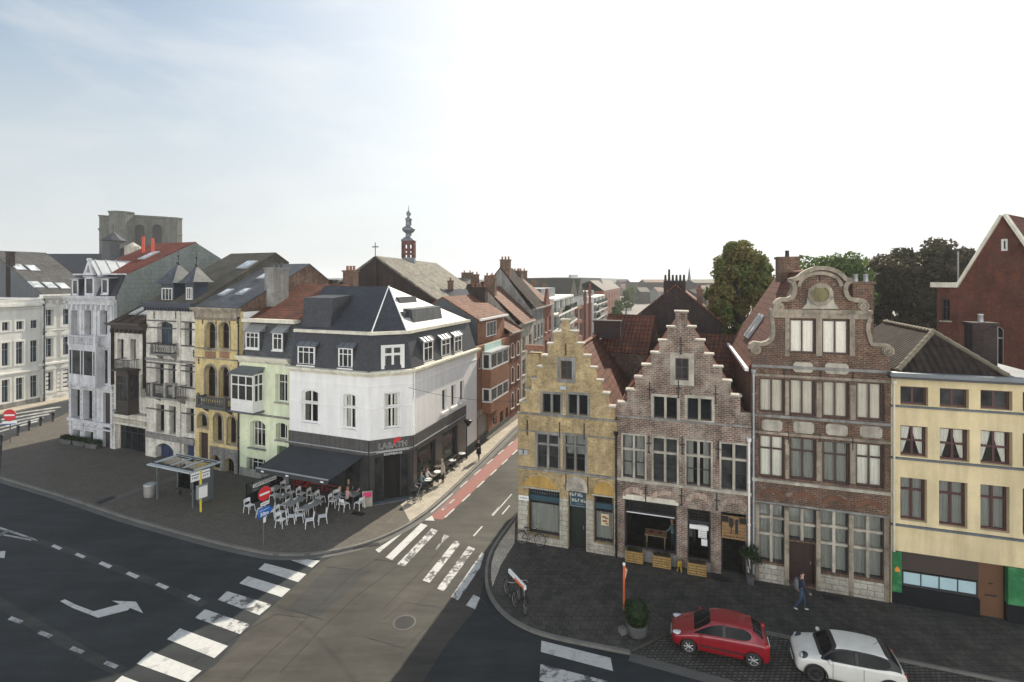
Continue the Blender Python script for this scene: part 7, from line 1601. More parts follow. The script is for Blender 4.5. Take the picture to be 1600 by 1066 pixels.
for i,(px,py,lab)in enumerate(((101.5,694,'leftmost stone flower trough before the ornate white house'),(122,697,'middle stone flower trough before the ornate white house'),(141.5,701,'rightmost stone flower trough before the ornate white house'))):
 c=G(px,py,PZ);t=thing('flower_trough',lab,'planter',(c.x,c.y,PZ),O.F.rz+.1,'flower troughs before the ornate white house');q=M();q.slab([(-.65,0),(.65,0),(.8,.4),(-.8,.4)],[],0,.5);q.build('trough',MAT['stone_dark'],t)
 leaves([(-.6+.3*k,.25,.55,.26)for k in range(5)],500,.08,50+i,'plants',MAT['leaf_dark'],t)
P('sign_redp',(.6,.02,.03),.4);P('sign_bluep',(.01,.13,.45),.4);P('yellow_pole',(.75,.6,.05),.45);P('orange_paint',(.7,.14,.04),.5);P('grey_pole',(.1,.105,.11),.5);P('plastic_grey',(.25,.26,.26),.5)
def disc(q,r,y0,y1,zc,xc=0,n=28):q.slab([(xc+r*math.cos(2*math.pi*i/n),zc+r*math.sin(2*math.pi*i/n))for i in range(n)],[],y0,y1)
def noentry(label,px,py,rz,hz,r=.4,plate=True,h=3.3):
 c=G(px,py,PZ);t=thing('no_entry_sign',label,'road sign',(c.x,c.y,PZ),rz);q=M();q.tube([(0,0,0),(0,0,h)],.045,10);q.build('pole',MAT['grey_pole'],t)
 q=M();disc(q,r,-.09,-.075,hz);d_=q.build('sign_disc',MAT['sign_redp'],t);q=M();q.box(-r*.78,r*.78,-.096,-.0905,hz-r*.14,hz+r*.14);q.build('white_bar',MAT['sign_white'],d_);q=M();disc(q,r,-.0745,-.06,hz);q.build('sign_back',MAT['grey_pole'],d_);return t
rs_=R(-22);t=noentry('red no entry sign with blue fifty metre plate in front of the terrace',412,851,R(62),2.98,.41)
q=M();q.box(-.26,.3,-.09,-.075,2.3,2.5);p_=q.build('white_plate',MAT['sign_white'],t);q=M();q.box(-.2,.24,-.094,-.0905,2.38,2.42);q.build('print',MAT['plastic_grey'],p_)
q=M();q.slab([(-.42,1.66),(.3,1.66),(.55,1.93),(.3,2.2),(-.42,2.2)],[],-.09,-.075);p_=q.build('blue_plate',MAT['sign_bluep'],t)
text('lettering','50m',.3,MAT['sign_white'],p_,(-.02,-.098,1.82),bold=.006);glyphs('lettering',p_,-.34,.28,2.03,.06,12,MAT['sign_white'],-.0905)
q=M();q.box(-.08,.08,-.09,-.075,1.3,1.6);q.build('small_plate',MAT['sign_white'],t)
t=noentry('red no entry sign with blue and white plate at the far left street corner',16,692,R(8),2.62,.55,h=2.9);q=M();q.box(-.6,.6,-.09,-.075,1.75,2.05);p_=q.build('white_plate',MAT['sign_white'],t);q=M();q.box(-.6,.6,-.094,-.0905,1.75,1.83);q.build('blue_band',MAT['sign_bluep'],p_)
for i,(px,py)in enumerate(((4,694),(30,679),(47,671),(65,664),(84,657))):
 c=G(px,py,PZ);t=M();t.lathe([(.17,0),(.15,.08),(.12,.1),(.12,.75),(.15,.8),(.12,.95),(.04,1.0)],(0,0,0),10);o=t.build('bollard',MAT['iron'],None,(c.x+.2,c.y-.3,PZ))
 tag(o,('dark iron bollard at the left picture edge, nearest of five','dark iron bollard second nearest by the far left crossing','dark iron bollard in the middle of the row of five','dark iron bollard second from the far end of the row','dark iron bollard farthest along the far left crossing')[i],'bollard','bollards along the far left kerb')
c=G(313.7,800,PZ);t=thing('bus_stop_pole','yellow bus stop pole with white line plates and timetable box','bus stop',(c.x,c.y,PZ),R(58))
q=M();q.box(-.045,.045,-.045,.045,0,2.75);q.build('pole',MAT['yellow_pole'],t)
q=M();q.box(-.62,-.06,-.02,.02,2.15,2.72);p_=q.build('line_plate',MAT['sign_white'],t);glyphs('lettering',p_,-.56,-.1,2.3,.13,4,MAT['iron'],-.02);q=M();q.box(-.6,-.08,-.026,-.0205,2.53,2.58);q.build('line',MAT['iron'],p_)
q=M();q.box(.06,.58,-.02,.02,2.15,2.72);p_=q.build('line_plate',MAT['sign_white'],t);glyphs('lettering',p_,.12,.48,2.3,.13,3,MAT['iron'],-.02);q=M();q.box(.08,.56,-.026,-.0205,2.53,2.58);q.build('line',MAT['iron'],p_)
q=M();q.box(-.32,.32,-.25,-.046,.95,1.8);q.box(-.34,.34,-.27,-.03,1.8,1.84);b_=q.build('timetable_box',MAT['plastic_grey'],t);M().box(-.25,.29,-.262,-.251,1.0,1.75).build('timetable',MAT['curtain_white'],b_)
p0=G(244,780.7,PZ);p1=G(301,794.7,PZ);sh=Fac((p0 .x,p0 .y),(p1 .x-p0 .x,p1 .y-p0 .y));Ls=(Vector((p1 .x,p1 .y))-Vector((p0 .x,p0 .y))).length
t=thing('bus_shelter','glass bus shelter with flat pale roof on the wide pavement','bus shelter',(p0 .x,p0 .y,PZ),sh.rz);seeglass('glass_roof',(.6,.66,.68),.8);P('shelter_metal',(.2,.24,.25),.4,.5);P('shelter_roof',(.5,.56,.58),.3,.1)
for x,y in((.05,.05),(Ls-.05,.05),(.05,1.5),(Ls*.4,1.5),(Ls-.05,1.5)):q=M();q.box(x-.04,x+.04,y-.04,y+.04,0,2.42);q.build('post',MAT['shelter_metal'],t)
for x,y in((.05,.05),(.05,1.5)):pass
q=M();q.box(-.55,Ls+.1,-.3,.0,2.42,2.5);q.box(-.55,Ls+.1,1.75,2.05,2.42,2.5);q.box(-.55,-.25,.0,1.75,2.42,2.5);q.box(Ls-.2,Ls+.1,.0,1.75,2.42,2.5)
for k in(.33,.66):q.box(Ls*k-.03,Ls*k+.03,.0,1.75,2.42,2.52)
rf=q.build('roof',MAT['shelter_roof'],t);M().box(-.25,Ls-.2,.0,1.75,2.45,2.47).build('roof_glass',MAT['glass_roof'],rf)
q=M()
for y in(.0,1.72):q.box(-.5,Ls+.05,y,y+.05,2.505,2.56)
q.build('roof_rail',MAT['iron'],rf)
for a,b in((.1,Ls*.4-.05),(Ls*.4+.05,Ls-.1)):q=M();q.box(a,b,1.49,1.5,.25,2.2);q.build('glass_wall',MAT['glass_shelter'],t);
q=M();q.box(Ls-.055,Ls-.045,.55,1.45,.25,2.3);q.build('glass_wall',MAT['glass_shelter'],t)
q=M();q.box(Ls-.1,Ls+.0,.5,1.5,.1,2.3);q.build('advert_panel',MAT['shelter_metal'],t);M().box(Ls*.45,Ls*.45+.7,1.46,1.48,1.5,2.1).build('poster',MAT['cream_trim'],t)
q=M();q.box(.5,Ls-.8,1.0,1.35,.42,.46);q.box(.7,.76,1.1,1.3,0,.42);q.box(Ls-1.06,Ls-1.0,1.1,1.3,0,.42);q.build('bench',MAT['wood_dark'],t)
c=G(234,776,PZ);t=thing('litter_bin','round grey litter bin beside the bus shelter','bin',(c.x,c.y,PZ));q=M();q.lathe([(.3,0),(.36,.08),(.37,.8),(.33,.82)],(0,0,0),18);q.build('body',MAT['stone_grey'],t);q=M();q.lathe([(.39,.82),(.39,.88),(.3,.93)],(0,0,0),18);q.lathe([(.12,.931),(.12,.94)],(.1,0,0),10,0);q.build('lid',MAT['zinc'],t)
c=G(729,716.5,PZ);t=thing('street_lamp','black street lamp with funnel shaped head on the sunny pavement','street lamp',(c.x,c.y,PZ));q=M();q.tube([(0,0,0),(0,0,.8)],.09,8);q.tube([(0,0,.8),(0,0,3.0)],.05,8);q.build('pole',MAT['black_metal'],t);q=M();q.lathe([(.06,0),(.12,.1),(.38,.5),(.4,.55),(.0,.56)],(.15,0,2.75),16);q.build('lamp_head',MAT['black_metal'],t)
c=G(975,952,PZ);t=thing('orange_marker_pole','orange pole with small white triangle sign behind the clipped bush','pole',(c.x,c.y,PZ),R(60));q=M();q.tube([(0,0,0),(0,0,2.05)],.05,10);q.build('pole',MAT['orange_paint'],t);M().lathe([(.065,2.05),(.065,2.15),(.02,2.18)],(0,0,0),10).build('cap',MAT['sign_white'],t)
q=M();q.slab([(.06,1.25),(.06,2.0),(.5,1.62)],[],-.02,.0);p_=q.build('flag_plate',MAT['orange_paint'],t);q=M();q.slab([(.1,1.38),(.1,1.88),(.42,1.62)],[[(.15,1.5),(.32,1.62),(.15,1.75)]],-.028,-.021);q.build('triangle',MAT['sign_white'],p_)
c=G(973,989,PZ);q=M();q.loft([[(-.15,-.15,0),(.15,-.15,0),(.15,.15,0),(-.15,.15,0)],[(-.12,-.12,.25),(.12,-.12,.25),(.12,.12,.25),(-.12,.12,.25)]]);o=q.build('concrete_block',MAT['kerbstone'],None,(c.x,c.y,PZ),.4);tag(o,'small pale concrete block at the foot of the clipped bush','block')
def bicycle(label,c,rz,lean,col='black_metal',name='bicycle'):
 t=thing(name,label,'bicycle',(c.x,c.y,c.z),rz);t.rotation_euler[0]=lean
 for x in(-.53,.55):
  q=M();q.torus((x,0,.34),.32,.022,24,6,'y');w_=q.build('wheel',MAT['rubber'],t)
  q=M();
  for k in range(10):a=math.pi*k/5;q.tube([(x,0,.34),(x+.31*math.cos(a),0,.34+.31*math.sin(a))],.003,3)
  q.torus((x,0,.34),.3,.008,20,4,'y');q.build('spokes',MAT['steel'],w_)
  q=M();q.loft([[(x+.36*math.cos(a),-.03,.34+.36*math.sin(a)),(x+.36*math.cos(a),.03,.34+.36*math.sin(a)),(x+.37*math.cos(a),.03,.34+.37*math.sin(a)),(x+.37*math.cos(a),-.03,.34+.37*math.sin(a))]for a in[R(40+14*i)for i in range(9)]]);q.build('mudguard',MAT['black_metal'],t)
 q=M();bb_=(-.08,0,.3);st=(-.22,0,.78);hd=(.35,0,.82);hb=(.39,0,.68)
 for a,b in((bb_,st),(st,hd),(hb,bb_),(bb_,(-.53,0,.34)),(st,(-.53,0,.34)),(hd,hb),(hb,(.55,0,.34)),(hd,(.33,0,1.0))):q.tube([a,b],.018,6)
 q.build('frame',MAT[col],t);q=M();q.tube([(.18,-.28,1.02),(.33,-.22,1.04),(.36,0,1.02),(.33,.22,1.04),(.18,.28,1.02)],.014,6);q.build('handlebar',MAT['steel'],t)
 q=M();q.tube([st,(-.24,0,.9)],.014,6);q.loft([[(-.4,-.09,.9),(-.4,.09,.9),(-.4,.09,.95),(-.4,-.09,.95)],[(-.1,-.03,.91),(-.1,.03,.91),(-.1,.03,.95),(-.1,-.03,.95)]]);q.build('saddle',MAT['rubber'],t)
 q=M();q.box(-.8,-.35,-.07,.07,.72,.74);q.tube([(-.78,0,.73),(-.53,.03,.34)],.008,4);q.tube([(bb_[0],-.09,.2),(bb_[0],0,.3),(bb_[0],.09,.4)],.012,4);q.box(bb_[0]-.05,bb_[0]+.05,-.15,-.08,.18,.2);q.build('rack',MAT['black_metal'],t);return t
c=G(829,852,PZ);bicycle('black bicycle leaning against the corner wall of the yellow gabled house',c,A.F.rz+.03,R(-8))
bk=G(812,945,PZ);bicycle('dark bicycle parked nearest the camera at the corner bike hoop',Vector((bk.x+.1,bk.y-.15,PZ)),R(105),R(5));bicycle('dark bicycle on the far side of the corner bike hoop',Vector((bk.x-.45,bk.y+.35,PZ)),R(-68),R(-4))
t=thing('bike_hoop','tall metal bike hoop topped with an orange and white bar','bike stand',(bk.x-.15,bk.y+.05,PZ),R(118));q=M();q.tube([(-.75,0,0),(-.75,0,1.15),(.65,0,1.15),(.65,0,0)],.03,8);q.build('hoop',MAT['steel'],t)
q=M();q.box(-.85,.75,-.05,.05,1.12,1.3);b_=q.build('bar',MAT['sign_white'],t);q=M();q.box(-.8,.1,-.062,-.051,1.12,1.24);q.box(-.8,.1,.051,.062,1.12,1.24);q.build('orange_band',MAT['orange_paint'],b_)
P('chair_white',(.72,.73,.72),.45,0,.08);P('chair_red',(.35,.02,.02),.5);P('table_grey',(.3,.3,.29),.5,0,.2)
def chair(label,x,y,rz,mat,group,first=[None,None]):
 key=0 if mat=='chair_white' else 1
 if first[key]is None:
  t=thing('terrace_chair',label,'chair',(x,y,PZ),rz,group);m_=MAT[mat]
  q=M();q.box(-.22,.22,-.22,.22,.43,.46);q.build('seat',m_,t)
  q=M();n=6;q.loft([[(-.235+.05*math.sin(math.pi*i/n)*-1,-.23+.46*i/n,.62),(-.21-.05*math.sin(math.pi*i/n),-.23+.46*i/n,.62),(-.24-.05*math.sin(math.pi*i/n),-.23+.46*i/n,.84),(-.265-.05*math.sin(math.pi*i/n),-.23+.46*i/n,.84)]for i in range(n+1)]);q.build('backrest',m_,t)
  for a,b in((-1,-1),(-1,1),(1,-1),(1,1)):
   q=M();pts_=[(a*.26,b*.25,0),(a*.21,b*.215,.45)]
   if a<0:pts_.append((-.25,b*.225,.84))
   q.tube(pts_,.021,6);q.build('leg',m_,t)
  first[key]=t;return t
 t=copy_tree(first[key]);t.location=(x,y,PZ);t.rotation_euler=(0,0,rz);t['label']=label;t['group']=group;return t
tt=[None]
def table(label,x,y,rz,mat='table_grey'):
 if tt[0]is None or mat!='table_grey':
  t=thing('terrace_table',label,'table',(x,y,PZ),rz,'tables of the cafe terrace');q=M();q.box(-.36,.36,-.36,.36,.72,.75);q.build('tabletop',MAT[mat],t);q=M();q.tube([(0,0,.02),(0,0,.72)],.035,8);q.build('pedestal',MAT['grey_pole'],t);q=M();q.box(-.25,.25,-.03,.03,0,.025);q.box(-.03,.03,-.25,.25,.001,.026);q.build('foot',MAT['grey_pole'],t)
  if mat=='table_grey':tt[0]=t
  return t
 t=copy_tree(tt[0]);t.location=(x,y,PZ);t.rotation_euler=(0,0,rz);t['label']=label;return t
gw='white chairs of the cafe terrace'
fx=R(-20)
CH=[(484,823,203,'chair at the front right tip of the white terrace group, nearest the kerb'),(504,817,205,'chair farthest right in the front white terrace group'),(439.6,823,-12,'chair at the front left tip, right of the road sign pole'),(455,817,10,'chair just right of the front left tip chair'),(468.5,815,12,'low chair tucked under the front middle terrace table'),(438,811,-10,'slat backed chair above the front left tip chair'),(422.5,809,200,'chair immediately right of the blue fifty metre plate'),(408,806,195,'chair half hidden under the blue fifty metre plate'),(389.7,800,-25,'lone chair at the left end of the dark screen'),(481.6,803,160,'slat backed chair behind the front right tables'),(471,806,12,'chair in the middle of the front white group, back to the cafe'),(457,796,170,'chair behind the second left table'),(445,798,165,'chair facing away between the left tables'),(429,783,-15,'chair beside the no entry disc, against the dark screen'),(446,771,-20,'chair tall behind all others beside the dark screen'),(455,779,-12,'leftmost chair of the row along the awning edge'),(471,781,-14,'second chair of the row along the awning edge'),(487.5,782.5,-12,'third chair of the row along the awning edge'),(500,787,-16,'rightmost chair of the row along the awning edge'),(521,792,-10,'chair under the grey jacketed guest'),(538,797,60,'chair with its back to the road at the guests table'),(561.6,795,150,'chair right of the guests table by the advert board'),(528,786,-40,'chair behind the grey jacketed guest')]
for px,py,a,lab in CH:c=G(px,py,PZ);chair('white metal '+lab,c.x,c.y,R(a),'chair_white',gw)
for px,py,lab in((431.7,778,'small grey table left against the dark screen'),(442,791,'small grey table with a white cup, left of the group'),(454.5,804,'small grey table at the left of the front group'),(467,797,'grey table behind the front group'),(480,810,'grey table in the centre of the front group'),(493.5,803,'grey table at the right rear of the front group'),(552,789,'table where the guests sit under the awning edge')):c=G(px,py,PZ);table(lab,c.x,c.y,fx)
c=G(442,791,PZ);q=M();q.lathe([(.03,0),(.045,.1),(.04,.1)],(0,0,0),10);o=q.build('cup',MAT['sign_white'],None,(c.x,c.y,PZ+.75));tag(o,'small white cup standing on the left terrace table','cup')
for px,py,a,lab in((459,773,-20,'leftmost'),(470,776,160,'second from left'),(482,775,-20,'third from left'),(496,779,160,'third from right'),(510,781,-20,'second from right'),(524,783,160,'rightmost')):c=G(px,py,PZ);chair('dark red chair under the black awning, %s of its row'%lab,c.x,c.y+.9,R(a),'chair_red','red chairs under the awning')
for px,py,lab in((465,774,'left'),(489,777,'middle'),(517,781,'right')):c=G(px,py,PZ);table('dark red square table under the awning, %s of three'%lab,c.x,c.y+.9,fx,'chair_red')
p0=G(384.5,792,PZ);e_=Vector((LA.x-.3,LA.y-.35));d_=(e_-Vector((p0 .x,p0 .y)));Lg=d_.length;t=thing('terrace_screen','dark terrace screen with white name strip at the left end of the awning','screen',(p0 .x,p0 .y,PZ),math.atan2(d_.y,d_.x));
q=M();q.slab([(0,.05),(Lg,.05),(Lg,1.55),(0,1.55)],[[(.06,.8),(Lg-.06,.8),(Lg-.06,1.5),(.06,1.5)]],-.03,.03);q.build('frame',MAT['black_metal'],t);M().box(.06,Lg-.06,-.005,.005,.8,1.5).build('pane',MAT['glass_shelter'],t)
q=M();q.slab(arch_pts(.5,Lg*.8,1.08,1.32),[],-.02,-.006);p_=q.build('name_strip',MAT['sign_white'],t);text('lettering','CAFE-STRADIVINO',.2,MAT['iron'],p_,((.5+Lg*.8)/2,-.024,1.2),depth=.003,bold=.003)
P('magenta',(.6,.03,.15),.6);c=G(574,793,PZ);t=thing('advert_board','pavement advert board with magenta and tan print beside the cafe door','sign board',(c.x,c.y,PZ),R(15));q=M();q.box(-.33,.33,-.02,.02,.05,1.1);b_=q.build('board',MAT['stone_light'],t);M().box(-.28,.28,-.03,-.021,.7,1.03).build('print',MAT['magenta'],b_);q=M();q.tube([(-.3,.0,1.05),(-.3,.35,0)],.015,5);q.tube([(.3,.0,1.05),(.3,.35,0)],.015,5);q.build('stand',MAT['grey_pole'],t)
for i,(px,py,lab)in enumerate(((669,765,'white round table between the two seated guests on the sunny side'),(684,752,'white round table beside the standing woman'),(707,733,'third small round table along the sunny side wall'),(722,722,'farthest small round table along the sunny side wall'))):
 c=G(px,py,PZ);t=thing('bistro_table',lab,'table',(c.x,c.y,PZ),0,'small round tables along the sunny side');q=M();q.lathe([(.3,.72),(.3,.745)],(0,0,0),18,sm=False);q.build('tabletop',MAT['chair_white'],t);q=M();q.tube([(0,0,0),(0,0,.72)],.025,6);q.lathe([(.2,0),(.18,.02),(.03,.05)],(0,0,0),12);q.build('pedestal',MAT['black_metal'],t)
for px,py,a,lab in((688,756,200,'black cafe chair beside the standing woman'),(700,741,200,'black cafe chair left of the third round table'),(714,731,20,'black cafe chair right of the third round table'),(663,770,110,'black cafe chair under the first seated guest')):
 c=G(px,py,PZ);t=thing('black_chair',lab,'chair',(c.x,c.y,PZ),R(a),'black chairs along the sunny side');m_=MAT['black_metal'];q=M();q.box(-.2,.2,-.2,.2,.43,.46);q.build('seat',m_,t);q=M();q.box(-.22,-.19,-.2,.2,.6,.85);q.build('backrest',m_,t)
 for sx__,sy__ in((-1,-1),(-1,1),(1,-1),(1,1)):q=M();q.tube([(sx__*.2,sy__*.19,0),(sx__*.19,sy__*.19,.45)]+([(-.205,sy__*.19,.85)]if sx__<0 else[]),.014,5);q.build('leg',m_,t)
c=G(648,783,PZ);t=thing('pushchair','black pushchair parked at the corner of the cafe','pushchair',(c.x,c.y,PZ),R(60));
for x,y in((-.35,-.25),(-.35,.25),(.35,-.25),(.35,.25)):q=M();q.torus((x,y,.13),.11,.025,14,5,'y');q.build('wheel',MAT['rubber'],t)
q=M()
for y in(-.25,.25):q.tube([(-.35,y,.13),(.2,y,.75),(.45,y,1.05)],.018,6);q.tube([(.35,y,.13),(-.1,y,.6)],.018,6)
q.tube([(.45,-.25,1.05),(.45,.25,1.05)],.02,6);q.build('frame',MAT['steel'],t);q=M();q.loft([[(-.35,-.2,.4),(-.35,.2,.4),(-.35,.2,.5),(-.35,-.2,.5)],[(.1,-.22,.4),(.1,.22,.4),(.1,.22,.62),(.1,-.22,.62)],[(.25,-.22,.8),(.25,.22,.8),(.2,.22,.95),(.2,-.22,.95)]]);q.build('seat',MAT['rubber'],t);q=M();q.lathe([(.25,0),(.22,.15),(.1,.24),(0,.26)],(.05,0,.8),12);q.build('hood',MAT['rubber'],t)
a=fC.P.to_3d()if False else Vector((-7.3,36.2,W(646,605,36.4).z));b=Vector((A.F.P.x,A.F.P.y,W(822,643,30).z+.5));q=M();q.tube([a.lerp(b,k/12)-Vector((0,0,.25*math.sin(math.pi*k/12)))for k in range(13)],.012,4);o=q.build('overhead_wire',MAT['iron']);tag(o,'thin black wire strung across the side street between the houses','wire')
def carpaint(name,col):
 m,nt,b,N_,L_=nodes(name);b.inputs['Base Color'].default_value=(*col,1);b.inputs['Roughness'].default_value=.35;b.inputs['Coat Weight'].default_value=.8;b.inputs['Coat Roughness'].default_value=.05
 g=N_.new('ShaderNodeNewGeometry').outputs['Position'];x=ramp(N_,L_,noise_n(N_,L_,g,3,5,.6),.3,k3(col,.88),.7,col);L_.new(x,b.inputs['Base Color']);MAT[name]=m
carpaint('paint_car_red',(.25,.003,.01));carpaint('paint_car_white',(.7,.69,.63));glassm('car_glass',(.008,.009,.01),.03,.05,.14)
P('lamp_glass',(.6,.62,.63),.12,.3);P('tail_red',(.4,.01,.01),.2);P('alloy',(.55,.55,.56),.3,.8);P('trim_black',(.02,.02,.02),.5)
def shape_car(name,label,c,rz,st,Wt,paint,roofm,wx,wr,alloy,group,roofpaint=None):
 """st: stations front to back (x, half width, z bottom, z belt, z top, half width top, kind)"""
 t=thing(name,label,'car',(c.x,c.y,.02),rz,group)
 bm=bmesh.new();rows_=[]
 for(x,w_,zb,zbelt,ztop,wt,kd)in st:
  zm=zb+(zbelt-zb)*.45
  pr=[(0,zb),(w_*.75,zb),(w_*.96,zb+.05),(w_*1.0,zm),(w_*.985,zbelt-.06),(w_*.93,zbelt),(wt,ztop-.035),(wt*.62,ztop),(0,ztop+.012)]
  r=[bm.verts.new((x,y,z))for y,z in pr]+[bm.verts.new((x,-y,z))for y,z in pr[-2:0:-1]];rows_.append(r)
 n=len(rows_[0]);mats={}
 for i in range(len(rows_)-1):
  for j in range(n):
   f=bm.faces.new((rows_[i][j],rows_[i+1][j],rows_[i+1][(j+1)%n],rows_[i][(j+1)%n]));a,b=st[i][6],st[i+1][6];top=j in(6,7,8,9);side=j in(5,10);m_=0
   if(a,b)==('c','r')and top:m_=1
   elif(a,b)==('R','t')and top:m_=1
   elif side and a in 'rsR' and b in 'rsR':m_=1
   elif side and(a,b)==('c','r'):m_=1
   elif side and(a,b)==('R','t'):m_=2
   elif top and a in 'rsR' and b in 'rsR':m_=3
   f.material_index=m_
 bm.faces.new(rows_[0][::-1]);bm.faces.new(rows_[-1])
 bm.normal_update();gl=[f for f in bm.faces if f.material_index==1]
 side_g=[f for f in gl if abs(f.normal.y)>.5];top_g=[f for f in gl if abs(f.normal.y)<=.5]
 def inset(fs,th):
  r=bmesh.ops.inset_region(bm,faces=fs,thickness=th,depth=-.006,use_even_offset=True)
  for f in r['faces']:f.material_index=0 if roofpaint is None else 4
 fr=[f for f in top_g if f.calc_center_median().x>0];bk_=[f for f in top_g if f.calc_center_median().x<=0]
 if fr:inset(fr,.045)
 if bk_:inset(bk_,.05)
 for s_ in(-1,1):inset([f for f in side_g if f.calc_center_median().y*s_>0],.03)
 bmesh.ops.recalc_face_normals(bm,faces=bm.faces[:])
 cl=bm.edges.layers.float.get('crease_edge')or bm.edges.layers.float.new('crease_edge')
 for e in bm.edges:
  ms_={f.material_index==1 for f in e.link_faces}
  if len(ms_)==2:e[cl]=1.0
 cv=bm.verts.layers.float.get('crease_vert')or bm.verts.layers.float.new('crease_vert')
 for v in bm.verts:
  k=sum(f.material_index==1 for f in v.link_faces)
  if k==1:v[cv]=.75
 me=bpy.data.meshes.new('tmp');bm.to_mesh(me);bm.free();o=bpy.data.objects.new('tmp',me);COL.objects.link(o)
 for i in range(5):me.materials.append(MAT['iron'])
 m1=o.modifiers.new('s','SUBSURF');m1 .levels=2;m1 .render_levels=2
 cut=[]
 for x in wx:
  for s_ in(-1,1):
   q=M();q.tube([(x,s_*(Wt/2+.3),wr),(x,s_*(Wt/2-.24),wr)],wr+.055,28);q.m=[5]*len(q.f);cme=bpy.data.meshes.new('cut');cme.from_pydata(q.v,[],q.f);
   for i in range(6):cme.materials.append(MAT['iron'])
   cme.polygons.foreach_set('material_index',q.m);co=bpy.data.objects.new('cut',cme);COL.objects.link(co);cut.append(co)
   b=o.modifiers.new('b','BOOLEAN');b.object=co;b.operation='DIFFERENCE';b.solver='EXACT'
 me.materials.append(MAT['iron'])
 dg=bpy.context.evaluated_depsgraph_get();dg.update();ev=bpy.data.meshes.new_from_object(o.evaluated_get(dg))
 V=[v.co.copy()for v in ev.vertices];groups={}
 for p in ev.polygons:groups.setdefault(p.material_index,[]).append(tuple(p.vertices))
 def part(nm,idxs,mat,parent):
  q=M();mp_={}
  for k,mi_ in enumerate(idxs):
   for f in groups.get(mi_,[]):
    ids=[]
    for v in f:
     if v not in mp_:mp_[v]=len(q.v);q.v.append(tuple(V[v]))
     ids.append(mp_[v])
    q.f.append(tuple(ids));q.m.append(min(k,len(mat)-1));q.sm.append(True)
  return q.build(nm,mat,parent)if q.f else None
 body=part('body',[0,2,5,3]if roofpaint is None else[0,2,5],[paint,paint if roofpaint is None else MAT['trim_black'],MAT['trim_black'],roofm],t)
 if roofpaint is not None:part('roof',[3],[roofpaint],body);part('pillars',[4],[MAT['trim_black']],body)
 part('windows',[1],[MAT['car_glass']],body)
 xb=(st[5][0]+.12);
 for s_ in(-1,1):
  w1_,z1_,w2_,z2_=st[5][1]*.925,st[5][3]+.02,st[5][5]+.03,st[5][4]-.07
  q=M();q.loft([[(xb-.05,s_*(w1_-.02),z1_),(xb+.05,s_*(w1_-.02),z1_),(xb+.05,s_*(w1_+.012),z1_),(xb-.05,s_*(w1_+.012),z1_)],[(xb-.05,s_*(w2_-.02),z2_),(xb+.05,s_*(w2_-.02),z2_),(xb+.05,s_*(w2_+.012),z2_),(xb-.05,s_*(w2_+.012),z2_)]]);q.build('door_pillar',MAT['trim_black'],body)
 for c_ in cut:COL.objects.unlink(c_);bpy.data.objects.remove(c_)
 COL.objects.unlink(o);bpy.data.objects.remove(o)
 for x in wx:
  for s_ in(-1,1):
   y=s_*(Wt/2-.12);q=M();q.torus((x,y,wr),wr-.07,.075,28,10,'y');w_=q.build('wheel',MAT['rubber'],t)
   yo=y+s_*.05;q=M();q.tube([(x,y-s_*.03,wr),(x,yo-s_*.03,wr)],wr-.1,24);rim=q.build('rim_back',MAT['trim_black'],w_)
   q=M()
   for k in range(7 if alloy else 9):
    a=2*math.pi*k/(7 if alloy else 9);q.tube([(x,yo,wr),(x+(wr-.1)*math.cos(a),yo-s_*.01,wr+(wr-.1)*math.sin(a))],.026 if alloy else.022,5)
   q.torus((x,yo-s_*.01,wr),wr-.105,.02,26,6,'y');q.tube([(x,yo-s_*.01,wr),(x,yo+s_*.012,wr)],.05,10);q.build('rim',MAT['alloy']if alloy else MAT['trim_black'],w_)
 return t,body
def blob(q,c,r,n=12,m_=8):
 loops=[]
 for i in range(1,m_):a=math.pi*i/m_;loops.append([(c[0]+r[0]*math.sin(a)*math.cos(2*math.pi*k/n),c[1]+r[1]*math.sin(a)*math.sin(2*math.pi*k/n),c[2]+r[2]*math.cos(a))for k in range(n)])
 q.loft(loops,0,True,True)
hd=math.atan2(.33,-1)
pf=G(1073,1022);pr_=G(1177,1045);d_=(pf-pr_).normalized();hd=math.atan2(d_.y,d_.x);inn=Vector((-d_.y,d_.x,0));inn=inn if inn.y>0 else-inn
mid_=(pf+pr_)/2;cR=mid_+inn*.76-d_*.02
st_r=[(1.90,.52,.34,.52,.56,.34,'n'),(1.80,.70,.2,.62,.68,.5,'n'),(1.45,.8,.17,.76,.82,.6,'n'),(1.02,.82,.17,.88,.95,.68,'c'),(.30,.825,.17,.93,1.37,.55,'r'),(-.28,.825,.17,.95,1.43,.58,'s'),(-1.22,.82,.17,.98,1.385,.56,'R'),(-1.68,.79,.18,.98,1.05,.58,'t'),(-1.83,.74,.24,.84,.88,.5,'n'),(-1.87,.66,.32,.6,.64,.42,'n')]
T1,bdy=shape_car('parked_car','shiny red hatchback parked on the cobbled bay',cR,hd,st_r,1.65,MAT['paint_car_red'],MAT['paint_car_red'],(1.2,-1.24),.3,True,'cars parked on the cobbles')
